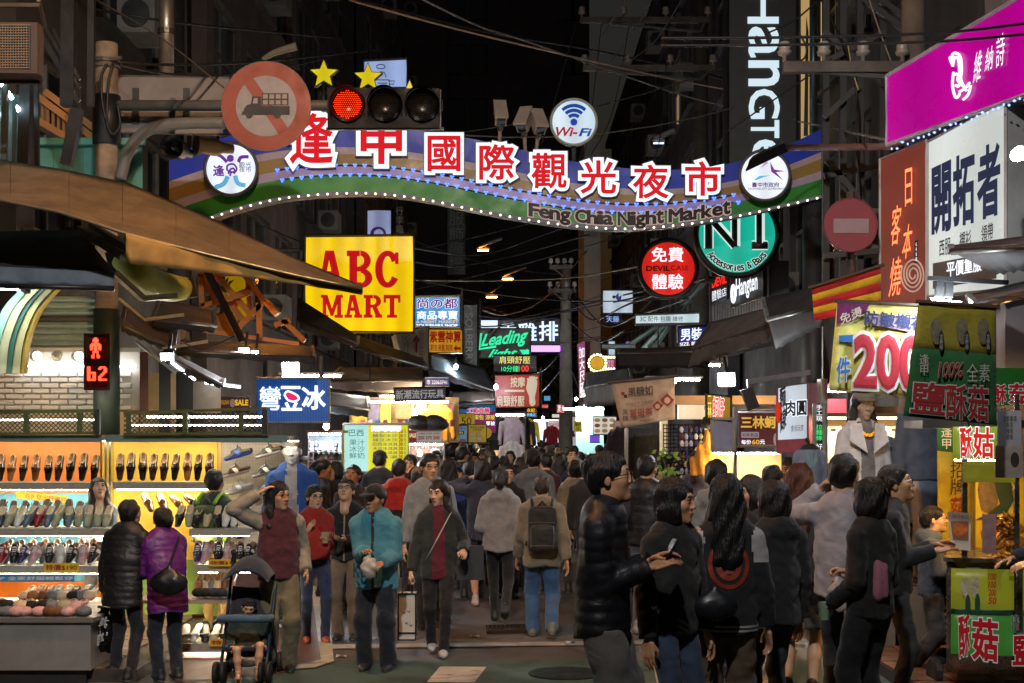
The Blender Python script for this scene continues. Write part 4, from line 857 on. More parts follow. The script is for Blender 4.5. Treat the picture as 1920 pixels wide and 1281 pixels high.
s = sign('vertical_sign', 'weathered white vertical board with faded characters above awnings', 'sign', [(741, 628), (803, 612), (803, 690), (752, 668)], (24, 26), mat(0xb0a08c, .7, var=.25, vs=4), .08, 0x6a5a4a, .015)
letters('化\n浪\n點', (752, 626, 768, 666), s.pl, mat(0x55443a, .7), s.root); letters('訪\n卯\n印', (786, 622, 796, 674), s.pl, mat(0x6a584a, .7), s.root); strokes(s, [[(781, 660), (781, 634)], [(776, 640), (781, 630), (786, 640)]], .02, paint(0x9c2a20), name='arrow')
s = sign('vertical_sign', 'pale violet lit vertical sign with ring logo above the yellow sign', 'sign', (688, 394, 734, 442), 28, lightbox(0x9aa6d0, .6), .2, 0x2a2a34, .02)
strokes(s, [disc_pts(709, 438, 13, 11, 20)+[(722, 438)], disc_pts(710, 440, 11, 12, 20)+[(721, 440)]], .02, glow(0x4a2a7a, .5, False), name='ring_logo')
s = sign('vertical_sign', 'black vertical luggage sign with grey characters', 'sign', (736, 392, 762, 442), 28.2, paint(0x121212), .2, 0x1a1a1a, .02); letters('行\n李\n箱', (742, 388, 756, 438), s.pl, mat(0xa89c90, .6, emit=.12), s.root)
s = sign('facade_letters', 'dark vertical board with big dim grey clothing plaza characters', 'sign', (838, 365, 874, 515), 43, paint(0x121214), .2, 0x101010, .02); letters('來\n服\n飾\n廣\n場', (842, 368, 870, 508), s.pl, mat(0x6a6c66, .7, emit=.05), s.root, bold=.01)
# ---------------------------------------------------------------- signs hanging over the middle of the street
s = sign('neon_sign', 'green neon script sign hanging over the crowd', 'sign', (897, 616, 996, 672), 34, paint(0x081410, .4), .2, 0x101412, .015)
gn = glow(0x35e0a0, 1.1, False); letters('Leading', [(904, 628), (990, 616), (988, 648), (902, 656)], s.pl, gn, s.root, bold=.025, shear=.35, off=.06, thick=.03); letters('light', [(918, 656), (970, 654), (968, 672), (916, 674)], s.pl, gn, s.root, bold=.025, shear=.35, off=.06, thick=.03)
strokes(s, [[(902, 625), (899, 655), (930, 650)], [(972, 672), (990, 656)]], .03, gn, .05, 'neon_tube'); patch(s, [(974, 656), (992, 656), (992, 670), (984, 670)], gn, .05, 'arrow')
hang(s, (900, 616), (900, 560), 34.1)
s = sign('led_sign', 'white LED character sign for fried chicken above purple lights', 'sign', [(893, 602), (1050, 596), (1050, 660), (893, 660)], 38, paint(0x0c0a14, .4), .2, 0x15131c, .02)
ld = glow(0xcfe6ff, 1.3, False); letters('香', (938, 606, 968, 640), s.pl, ld, s.root, bold=.015, off=.06, thick=.03); letters('雞', (972, 606, 1006, 640), s.pl, ld, s.root, bold=.015, off=.06, thick=.03); letters('排', (1011, 603, 1046, 639), s.pl, ld, s.root, bold=.015, off=.06, thick=.03); letters('一', (900, 606, 932, 620), s.pl, ld, s.root, bold=.03, off=.06)
b = MB()
for i in range(13):
 for j in range(3): b.lathe([(.045, -.04), (.045, .04)], s.pl.hit(992+i*4.6, 651+j*3, .05), 'Y', 6)
o = b.build('purple_lights', glow(0xc878ff, 3, False), s.root); o['kind'] = 'stuff'
s = sign('led_board', 'black LED message board with yellow, green and red text', 'sign', (925, 666, 1006, 699), 30, paint(0x080808, .35), .18, 0x1c1a1a, .02)
letters('肩頸舒壓', (936, 668, 994, 682), s.pl, glow(0xf0dc78, 1.1, False), s.root); letters('10分鐘', (940, 686, 972, 697), s.pl, glow(0x30e890, 1.1, False), s.root, bold=.01); letters('100', (973, 686, 991, 697), s.pl, glow(0xff4038, 1.1, False), s.root, bold=.01)
s = sign('massage_sign', 'red foot massage sign with white characters and sole drawing', 'sign', [(928, 704), (1011, 702), (1011, 763), (928, 765)], 29, mat(0xb5301c, .45, var=.12, emit=.42), .12, 0x6a2418, .015)
cr = mat(0xd8c8a8, .5, var=.1, emit=.55); letters('按摩', (957, 707, 984, 726), s.pl, cr, s.root, bold=.02); letters('肩頸舒壓', (931, 742, 983, 762), s.pl, cr, s.root, bold=.02); patch(s, [(946, 731), (983, 731), (983, 735), (946, 735)], cr)
patch(s, sp2([(988, 720), (990, 712), (1000, 709), (1007, 714), (1006, 730), (1003, 745), (1004, 757), (998, 762), (993, 757), (992, 744), (987, 730)], 4, True), cr, name='sole')
for i, (x, y) in enumerate(((990, 711), (994, 708), (998, 707), (1002, 708), (1006, 709))): patch(s, disc_pts(x, y, 2.2, n=10), cr, .008, 'toe')
hang(s, (1014, 690), (1014, 765), 29.1);
# ---------------------------------------------------------------- signs, right side
s = sign('vertical_sign', 'tall dark vertical clothing brand sign with rotated white letters', 'sign', (1363, -60, 1497, 335), 22, mat(0x45433f, .5, var=.08, emit=.12), .4, 0x242322, .04)
iw = glow(0xd4eaf4, .95, False)
for ch, y0, y1, xa, xb in (('H', -16, 43, 1403, 1459), ('a', 52, 106, 1405, 1459), ('n', 115, 160, 1405, 1460), ('G', 168, 222, 1405, 1461), ('T', 226, 258, 1409, 1460), ('e', 263, 304, 1412, 1458)):
 letters(ch, [(xb, y0), (xb, y1), (xa, y1), (xa, y0)], s.pl, iw, s.root, bold=.015, off=.03, thick=.012, name='letter')
root = thing('light_column', 'lit cream vertical sign column with grey pipe beside dark sign', 'sign', P(1508, 300, 22.3))
q = MB(); q.hexa([P(1498, -60, 22), P(1526, -60, 22), P(1526, 262, 22), P(1498, 262, 22), P(1498, -60, 22.3), P(1526, -60, 22.3), P(1526, 262, 22.3), P(1498, 262, 22.3)]); q.build('face', mat(0xd8b070, .4, var=.2, emit=.6), root)
q = MB(); q.tube([P(1525, -60, 21.8), P(1525, 262, 21.8)], .06, n=10); q.build('pipe', metalm(0x6a7a80), root, True); q = MB(); q.slab([P(1512, 30, 21.97), P(1516, 60, 21.97), P(1515, 255, 21.97), P(1507, 255, 21.97), P(1510, 120, 21.97)], (0, .01, 0)); q.build('dark_print', paint(0x3c4448), root)
q = MB(); q.hexa([P(1539, -60, 22.2), P(1543, -60, 22.2), P(1543, 118, 22.2), P(1539, 118, 22.2), P(1539, -60, 22.3), P(1543, -60, 22.3), P(1543, 118, 22.3), P(1539, 118, 22.3)]); q.build('light_strip', mat(0xe0b878, .4, var=.1, emit=.7), root)
s = disc_sign('round_sign', 'round red lit sign with white characters below the arch', 'sign', 1253, 504, 54, 20, lightbox(0xd8261e, .92), .3, 0x151313, .035)
letters('免費', (1222, 464, 1281, 491), s.pl, wh, s.root, bold=.012); letters('體驗', (1223, 514, 1281, 542), s.pl, wh, s.root, bold=.012); letters('DEVIL', (1212, 499, 1256, 508), s.pl, bk, s.root, bold=.03); letters('CASE', (1258, 498, 1291, 507), s.pl, bk, s.root)
hang(s, (1214, 460), (1214, 400), 20.2, .04); hang(s, (1300, 527), (1340, 527), 20.2, .04)
s = disc_sign('round_sign', 'large round teal accessories sign with curved lettering behind arch', 'sign', 1382, 440, 77, 18.6, lightbox(0x18b49a, .85), .3, 0x131515, .04)
br = paint(0x3a2c2c)
strokes(s, [[(1328, 466), (1328, 405)], [(1328, 405), (1378, 462)], [(1378, 462), (1378, 400)], [(1424, 460), (1424, 400)], [(1410, 461), (1439, 461)]], .07, glow(0xd8f0ea, .9, False), .004, 'letter_outline'); strokes(s, [[(1328, 466), (1328, 405)], [(1328, 405), (1378, 462)], [(1378, 462), (1378, 400)], [(1424, 460), (1424, 400)], [(1410, 461), (1439, 461)]], .055, br, .03, 'letter')
tx = 'Accessories & Bags'
for i, c in enumerate(tx):
 if c == ' ': continue
 a = rad(214+112*(i+.5)/len(tx)); u = Vector((math.cos(a), -math.sin(a))); tdir = Vector((-math.sin(a), -math.cos(a)))
 cc = Vector((1382, 440))+u*63; big = c in 'AB&'; hh = 13 if big else 10; ww = 8.5 if big else 6.6
 if c in 'rs': ww = 5.5
 if c == 'i': ww = 2.6
 up = -u; base = cc+u*5
 q = [base+up*hh-tdir*ww/2, base+up*hh+tdir*ww/2, base+tdir*ww/2, base-tdir*ww/2]
 letters(c, [tuple(v) for v in q], s.pl, bk, s.root, bold=.03, off=.02, rim=.05, rim_m=glow(0xd8f0ea, .9, False), name='letter')
s = sign('light_box_sign', 'long thin white lit sign with black phone accessory text', 'sign', [(1192, 590), (1311, 586), (1311, 607), (1192, 609)], 21, lightbox(0xc8dce0, .9), .2, 0x55595c, .02); letters('3C 配件 包膜 維修', (1200, 593, 1281, 603), s.pl, bk, s.root); hang(s, (1195, 590), (1225, 560), 21.1)
s = sign('menswear_sign', 'blue menswear sign with white characters and size lettering', 'sign', [(1272, 614), (1331, 611), (1331, 648), (1273, 650)], 22, mat(0x1c34a0, .4, var=.1, emit=.5), .12, 0x25221f, .02); letters('男裝', [(1276, 617), (1316, 614), (1316, 637), (1277, 639)], s.pl, wh, s.root, bold=.015); patch(s, [(1273, 642), (1331, 637), (1331, 647), (1273, 649)], mat(0x7a1c30, .5, emit=.3)); letters('SIZE. BIG SIZE', [(1275, 643), (1330, 638), (1330, 645), (1275, 649)], s.pl, wh, s.root, bold=.02, off=.016)
s = sign('light_box_sign', 'small square white lit sign with blue bird emblem', 'sign', (1130, 544, 1187, 588), 30, lightbox(0xb8c8d8, .8), .2, 0x2a2c30, .02); patch(s, [(1153, 556), (1160, 549), (1160, 557), (1166, 553), (1164, 563), (1158, 564)], glow(0x3a4898, .5, False)); patch(s, disc_pts(1151, 557, 3, n=10), bk)
s = sign('dark_sign', 'small black sign with blue white characters under bird sign', 'sign', (1132, 590, 1168, 608), 30.5, paint(0x0a0a10), .12, 0x15151a, .015); letters('天藤', (1137, 593, 1161, 604), s.pl, glow(0x9ab8ff, 1.1, False), s.root)
# siding shop front with two raised word signs
s = sign('siding_front', 'grey corrugated metal shop front under the teal disc', 'shop front', [(1334, 520), (1440, 488), (1440, 640), (1334, 668)], (21.5, 19.3), mat(0x88888e, .5, metal=.4, var=.2), .3, 0x50505a, .02)
for i in range(21):
 x = 1336+i*5; yt = 520-(x-1334)*.3+2; yb = 668-(x-1334)*.26-2; q = MB(); q.slab([s.pl.hit(x, yt, .03), s.pl.hit(x+2.5, yt-.7, .03), s.pl.hit(x+2.5, yb-.6, .03), s.pl.hit(x, yb, .03)], -s.pl.n*.03); q.build('siding_rib', mat(0x94949a, .45, metal=.4, var=.15), s.root)
s2 = sign('word_sign', 'slanted black word sign with tall white lit letters on siding', 'sign', [(1372, 522), (1432, 500), (1432, 556), (1372, 578)], (20.55, 19.25), paint(0x0c0c12), .1, 0x101014, .01); letters('Hangten', [(1380, 524), (1420, 510), (1420, 552), (1380, 566)], s2.pl, wh, s2.root, bold=.02, off=.04); strokes(s2, [disc_pts(1375, 551, 3, 16, 16)+[(1378, 551)]], .02, wh, .03, 'logo_ring')
s3 = sign('word_sign', 'small red lit word sign over white characters on siding', 'sign', [(1334, 520), (1364, 511), (1364, 560), (1334, 573)], (21.3, 20.65), paint(0x0c0c12), .08, 0x101014, .01); letters('DEVIL', [(1335, 524), (1362, 515), (1362, 530), (1335, 540)], s3.pl, glow(0xff2a20, 1.2, False), s3.root, bold=.03, off=.03); letters('體驗店', [(1335, 546), (1362, 538), (1362, 554), (1335, 566)], s3.pl, wh, s3.root, off=.03)
# magenta, red-brown and white signs on the right front
s = sign('magenta_sign', 'huge slanted magenta lit sign with white portrait emblem and characters', 'sign', [(1663, 142), (2000, -58), (2000, 150), (1663, 272)], (12.8, 10.6), lightbox(0xb4008f, .85), .25, 0xb8b0c0, .02)
strokes(s, [sp2([(1783, 112), (1788, 100), (1800, 105), (1803, 130), (1802, 150), (1812, 170)]), sp2([(1786, 125), (1790, 108), (1797, 112), (1799, 135), (1796, 150), (1806, 162)]), sp2([(1788, 135), (1786, 160), (1792, 183), (1800, 176)]), sp2([(1799, 172), (1810, 165), (1818, 155)]), sp2([(1806, 187), (1816, 176), (1820, 160)]), [(1790, 140), (1794, 139)], sp2([(1792, 160), (1796, 162), (1800, 158)]), sp2([(1785, 120), (1781, 108), (1788, 112)])], .012, wh, .02, 'portrait_line')
letters('維', [(1826, 100), (1842, 92), (1840, 150), (1824, 158)], s.pl, wh, s.root, bold=0, shear=.2, off=.02); letters('納', [(1847, 92), (1863, 84), (1862, 128), (1846, 136)], s.pl, wh, s.root, shear=.2, off=.02); letters('詩', [(1866, 68), (1884, 60), (1884, 120), (1868, 128)], s.pl, wh, s.root, shear=.2, off=.02)
b = MB()
for i in range(26):
 f = i/25; p = P(1672+f*250, 279-f*96+math.sin(i*2.1)*2.5, 12.6-f*1.7); b.lathe([(.004, -.01), (.009+.004*(i*7 % 3), 0), (.004, .01)], p+Vector((0, 0, .012*math.sin(i*3.7))), 'Z', 6)
o = b.build('fairy_lights', glow(0x9ab4ff, 2, False), s.root); o['kind'] = 'stuff'
s = sign('neon_board', 'tall red brown sign board with orange neon handwriting', 'sign', [(1651, 298), (1738, 262), (1738, 568), (1651, 575)], (12.95, 12.35), mat(0x9c4a38, .45, var=.15, vs=2, emit=.34), .15, 0xb8b0b0, .015)
on = glow(0xff7a48, 2.4, False); letters('日', [(1697, 318), (1710, 314), (1710, 382), (1697, 388)], s.pl, on, s.root, off=.03); letters('客', [(1672, 388), (1690, 382), (1688, 456), (1670, 462)], s.pl, on, s.root, off=.03, shear=.2); letters('本', [(1693, 424), (1711, 418), (1708, 482), (1691, 488)], s.pl, on, s.root, off=.03, shear=.2); letters('燒', [(1668, 486), (1690, 480), (1690, 552), (1666, 558)], s.pl, on, s.root, off=.03, shear=.2)
strokes(s, [sp2([(1712+r*math.cos(a)*1.0, 515+r*1.5*math.sin(a)) for r, a in [(4+i*.42, i*.5) for i in range(46)]], 3)], .008, mat(0xd8b0a0, .5, emit=.5), name='swirl_line'); patch(s, [(1715, 452), (1721, 450), (1720, 492), (1714, 494)], bk, .01, 'label_strip'); letters('G\n8\nB\n本', (1716, 455, 1720, 490), s.pl, wh, s.root, off=.02)
s = sign('tailor_sign', 'tall white lit sign with slate blue characters and brown band', 'sign', [(1740, 266), (1886, 190), (1886, 540), (1740, 556)], (12.3, 11.3), lightbox(0xcfd8d4, .88), .18, 0xa8a8a8, .018)
nb_ = glow(0x3a4468, .35, False); letters('開', [(1748, 320), (1782, 304), (1782, 428), (1748, 436)], s.pl, nb_, s.root, bold=.035); letters('拓', [(1788, 300), (1826, 284), (1826, 414), (1788, 422)], s.pl, nb_, s.root, bold=.035); letters('者', [(1834, 284), (1874, 266), (1874, 398), (1834, 410)], s.pl, nb_, s.root, bold=.035)
letters('西服', [(1761, 452), (1782, 445), (1782, 476), (1761, 481)], s.pl, bk, s.root, bold=.01); letters('襯衫', [(1799, 436), (1821, 430), (1821, 464), (1799, 468)], s.pl, bk, s.root, bold=.01); letters('領帶', [(1840, 424), (1862, 416), (1862, 448), (1840, 455)], s.pl, bk, s.root, bold=.01)
patch(s, [(1749, 494), (1868, 472), (1868, 522), (1749, 542)], mat(0x5a5048, .5), name='band'); letters('平價重服', [(1775, 492), (1840, 480), (1840, 508), (1775, 520)], s.pl, wh, s.root, bold=.015, off=.016)
s = disc_sign('no_entry_sign', 'back lit looking round red no entry sign with pale bar', 'sign', 1595, 422, 50, 12.6, mat(0xb0444c, .5, var=.2, vs=4, emit=.12), .03, 0x7a3038, .006); s.root['label'] = 'round red no entry sign with a pale bar beside striped flag'
patch(s, [(1563, 410), (1629, 410), (1629, 437), (1563, 437)], mat(0xc8a4a4, .5, var=.15, emit=.1), .006, 'bar')
q = MB(); a = P(1595, 380, 12.75); q.tube([(a.x, a.y, 0), P(1595, 360, 12.75)], .04, n=10); q.build('pole', metalm(0x55504e), s.root)
# striped flag and banners: real cloth with waves
def banner(name, label, cat, c, d, cols, th=.006, wav=.03, rows=14):
 dl, dr = d if isinstance(d, tuple) else (d, d); pl = Plane(P(*c[0], dl), P(*c[1], dr), P(*c[3], dl))
 s = Sign(); s.pl = pl; s.root = thing(name, label, cat, (pl.hit(*c[2])+pl.hit(*c[3]))/2)
 def pt(u, v):
  a = Vector(c[0]).lerp(Vector(c[1]), u); b = Vector(c[3]).lerp(Vector(c[2]), u); p = a.lerp(b, v); return pl.hit(p.x, p.y, wav*math.sin(u*9+v*3)*(.2+.8*v)-wav)
 n0 = 0
 for v0, v1, m in cols:
  q = MB(); k = max(2, int((v1-v0)*rows)); q.sheet(lambda u, v: pt(u, v0+(v1-v0)*v), 14, k, -pl.n*th); q.build('cloth_stripe' if len(cols) > 1 else 'cloth', m, s.root, True)
 q = MB(); q.tube([pl.hit(c[0][0]-6, c[0][1]-1, -.005), pl.hit(c[1][0]+6, c[1][1]-1, -.005)], .014, n=6); q.build('rod', paint(0x4a3a2a), s.root); s.pt = pt
 return s
yl, rl = cloth(0xd8a818), cloth(0xb81820)
banner('striped_flag', 'red and yellow striped cloth flag under the neon board', 'flag', [(1522, 541), (1652, 497), (1652, 578), (1527, 601)], 12.2, [(i/5, (i+1)/5, rl if i % 2 == 0 else yl) for i in range(5)])
s = banner('price_banner', 'pale yellow price banner with purple corner and big red 200', 'banner', [(1570, 565), (1722, 573), (1716, 745), (1554, 733)], 10.2, [(0, 1, cloth(0xe0d878))])
patch(s, [(1570, 566), (1631, 570), (1622, 588), (1596, 604), (1568, 608)], cloth(0x6a1c58), .008); letters('免燙', [(1574, 590), (1614, 574), (1618, 592), (1576, 610)], s.pl, mat(0xd8ccb8, .6), s.root, bold=.01, off=.016); patch(s, [(1624, 588), (1716, 596), (1716, 624), (1640, 610)], cloth(0xb8a4b8), .006)
letters('防皺襯衫', [(1622, 582), (1738, 592), (1737, 620), (1621, 609)], s.pl, mat(0x14205c, .6), s.root, bold=.02, off=.016); patch(s, [(1573, 629), (1599, 628), (1599, 642), (1573, 640)], mat(0x2a6cb8, .6), .012)
letters('件', [(1570, 672), (1594, 668), (1594, 714), (1568, 718)], s.pl, mat(0x2a6cb8, .6), s.root, bold=.02, off=.016, rim=.03, rim_m=mat(0xdcd8d0, .6)); letters('200', [(1604, 632), (1728, 634), (1726, 728), (1604, 722)], s.pl, mat(0xa81c2c, .6), s.root, bold=.045, off=.016, rim=.05, rim_m=mat(0xdcd4d0, .6))
s = banner('mushroom_banner', 'hanging green and yellow mushroom banner with red white characters', 'banner', [(1723, 566), (1868, 577), (1868, 797), (1694, 780)], 9.3, [(0, .4, cloth(0x8a8020)), (.4, 1, cloth(0x1c5a2a))], wav=.02)
rdm = mat(0x8c1c20, .6); wm_ = mat(0xa8a8a0, .6)
for cx in (1757, 1805, 1845):
 patch(s, sp2([(cx-10, 628), (cx-12, 612), (cx-6, 600), (cx+2, 598), (cx+8, 608), (cx+7, 640), (cx-4, 645)], 4, True), mat(0x6a6450, .7, var=.5, vs=30), .008, 'mushroom_print'); patch(s, disc_pts(cx+8, 640, 5, 20, 18), mat(0x101812, .6), .012, 'name_oval'); letters('全\n鮮\n菇', (cx+5, 626, cx+11, 655), s.pl, wm_, s.root, off=.016)
letters('逢\n甲', (1724, 664, 1742, 704), s.pl, wm_, s.root, off=.016, lead=.9); letters('100%', (1759, 680, 1806, 708), s.pl, rdm, s.root, bold=.01, shear=.2, off=.016, rim=.02, rim_m=wm_); letters('全素', (1813, 682, 1856, 716), s.pl, wm_, s.root, off=.016)
letters('鹽', [(1712, 716), (1774, 720), (1770, 778), (1708, 772)], s.pl, rdm, s.root, bold=.02, off=.016, rim=.03, rim_m=wm_); letters('酥', [(1776, 722), (1812, 724), (1812, 786), (1774, 782)], s.pl, rdm, s.root, bold=.02, off=.016, rim=.03, rim_m=wm_); letters('菇', [(1816, 724), (1852, 726), (1853, 790), (1816, 786)], s.pl, rdm, s.root, bold=.02, off=.016, rim=.03, rim_m=wm_)
s = banner('tea_banner', 'faded beige hanging brown sugar tea banner with red diamonds', 'banner', [(1146, 718), (1265, 705), (1266, 786), (1165, 802)], 15.5, [(0, 1, cloth(0xb09880))], wav=.03)
bk2 = mat(0x2a201c, .7); rb = mat(0x8a241c, .6); letters('黑糖如', [(1177, 728), (1223, 722), (1224, 740), (1178, 745)], s.pl, bk2, s.root, off=.01, thick=.004, bold=.01); letters('薑母茶', [(1180, 768), (1223, 764), (1224, 780), (1181, 784)], s.pl, rb, s.root, off=.01, thick=.004, bold=.01); letters('黑\n糖', (1167, 768, 1178, 790), s.pl, bk2, s.root, off=.01, thick=.004)
for cx, cy, r in ((1251, 750, 13), (1233, 761, 10)):
 patch(s, [(cx, cy-r), (cx+r, cy), (cx, cy+r), (cx-r, cy)], rb, .006, 'diamond'); patch(s, disc_pts(cx, cy+1, r*.45, n=14), mat(0xc0a080, .6), .009, 'diamond_disc')
for x, y in ((1165, 735), (1170, 740)): patch(s, [(x, y), (x+6, y), (x+6, y+6), (x, y+6)], rb if x == 1165 else bk2, .01, 'square_logo')
letters('weng7221.rt', [(1200, 787), (1226, 784), (1226, 789), (1200, 792)], s.pl, bk2, s.root, off=.01); letters('小小丸子店 天然手作', [(1172, 756), (1224, 750), (1224, 754), (1172, 760)], s.pl, bk2, s.root, off=.01)
# bulb framed sign
s = disc_sign('bulb_sign', 'small round yellow sign ringed with bulbs', 'sign', 1120, 681, 14, 27, lightbox(0xc89a20, .7), .15, 0x6a4a1c, .02)
b = MB()
for p in disc_pts(1120, 681, 16, n=16)+[(1136+i*5, y) for i in range(4) for y in (670, 692)]: b.lathe([(.025, -.02), (.025, .02)], s.pl.hit(*p, .04), 'Y', 6)
o = b.build('bulbs', glow(0xffe8a0, 4, False), s.root); o['kind'] = 'stuff'
patch(s, [(1134, 672), (1154, 672), (1154, 691), (1134, 691)], glow(0x7a3a6a, .5, False), name='side_panel'); letters('阿伯\n豆花', (1138, 675, 1151, 688), s.pl, glow(0xe0a0c8, 1, False), s.root)
# ---------------------------------------------------------------- poles, street lamps and cables
def cross_pole(px, d, top, label, arms, col=0x8a867c, r=.16, w=30):
 root = thing('utility_pole', label, 'utility pole', P(px, 815, d)-Vector((0, 0, CH))); t = P(px, top, d)
 q = MB(); q.tube([(t.x, t.y, 0), t], [r, r*.7], n=14); q.build('pole', mat(col, .85, var=.3, vs=3, bump=.3, bs=15), root, True)
 for y, x0, x1 in arms:
  q = MB(); q.bar(P(x0, y, d-.15), P(x1, y, d-.15), .1, .1); ar = q.build('cross_arm', mat(0x5a544e, .8, var=.4, vs=4), root)
  for x in np.linspace(x0+3, x1-3, 4):
   q = MB(); p = P(float(x), y, d-.15)+Vector((0, 0, .05)); q.lathe([(.02, 0), (.02, .06), (.06, .07), (.07, .1), (.05, .12), (.06, .14), (.05, .19), (0, .2)], p, 'Z', 10); q.build('insulator', mat(0x9a948c, .3, var=.15), ar, True)
  q = MB(); q.bar(P(x0+8, y+2, d-.15), P(px, y+22, d-.15), .04); q.bar(P(x1-8, y+2, d-.15), P(px, y+22, d-.15), .04); q.build('brace', paint(0x4a4844), ar)
 return root
cross_pole(1061, 38, 497, 'grey concrete utility pole standing beyond the crowd in the centre', [(501, 1030, 1074), (545, 1028, 1080)], r=.2)
cross_pole(1314, 26, -60, 'dark utility pole with wide cross arms above the round red sign', [(38, 1088, 1330), (128, 1093, 1340)], col=0x46423e, r=.17)
cross_pole(1712, 13.6, -80, 'stained concrete utility pole behind the magenta sign', [(127, 1468, 1695)], col=0x77685c, r=.15)
root = thing('street_lamp', 'dark flat street lamp head on a long pink lit arm', 'street lamp', P(1660, 300, 13.4))
q = MB(); q.tube([P(1478, 277, 15.5), P(1690, 275, 13.4)], .035, n=8); q.build('arm', paint(0x7a5a54), root, True)
q = MB(); q.hexa([P(1398, 322, 15.5), P(1405, 300, 15.6), P(1470, 268, 15.6), P(1480, 283, 15.5), P(1398, 318, 15.8), P(1412, 292, 15.9), P(1468, 264, 15.9), P(1480, 279, 15.8)]); q.build('lamp_head', paint(0x141414, .4), root)
# distant street lamps
def far_lamp(px, py, d, col, st, label, dx=35):
 root = thing('street_lamp', label, 'street lamp', P(px, py, d), 'street lamps along the left side'); q = MB()
 q.tube(smooth_path([P(px-8, py-4, d), P(px+dx*.5, py-14, d), P(px+dx, py-20, d)], 5), .05, n=6); q.build('arm', paint(0x77757a), root, True)
 q = MB(); q.hexa([P(px-13, py, d), P(px+13, py+1, d), P(px+10, py-4, d), P(px-10, py-4, d), P(px-13, py, d+.4), P(px+13, py+1, d+.4), P(px+10, py-4, d+.4), P(px-10, py-4, d+.4)]); q.build('lamp_head', paint(0x8a7a66), root)
 q = MB(); q.slab([P(px-10, py+2, d-.02), P(px+10, py+2, d-.02), P(px+10, py+2, d+.38), P(px-10, py+2, d+.38)], (0, 0, -.03)); q.build('lamp_glass', glow(col, st), root)
far_lamp(906, 467, 44, 0xffa040, 12, 'upper orange street lamp above the neon sign'); far_lamp(952, 521, 54, 0xffa040, 12, 'brightest orange street lamp left of the concrete pole'); far_lamp(922, 555, 66, 0xffa040, 12, 'lower faint orange street lamp beyond the fortune sign', 20); far_lamp(1235, 265, 24, 0xcfe0ff, 2, 'thin white street lamp above the arch right of cameras', 30)
root = thing('street_lamp', 'curved pale lamp arm over the no trucks sign', 'street lamp', P(520, 112, 19)); q = MB(); q.tube(smooth_path([P(492, 112, 19), P(515, 99, 19), P(556, 87, 19)], 6), [.03+.03*min(1, i/12) for i in range(13)], n=8); q.build('arm', paint(0xa89878), root, True)
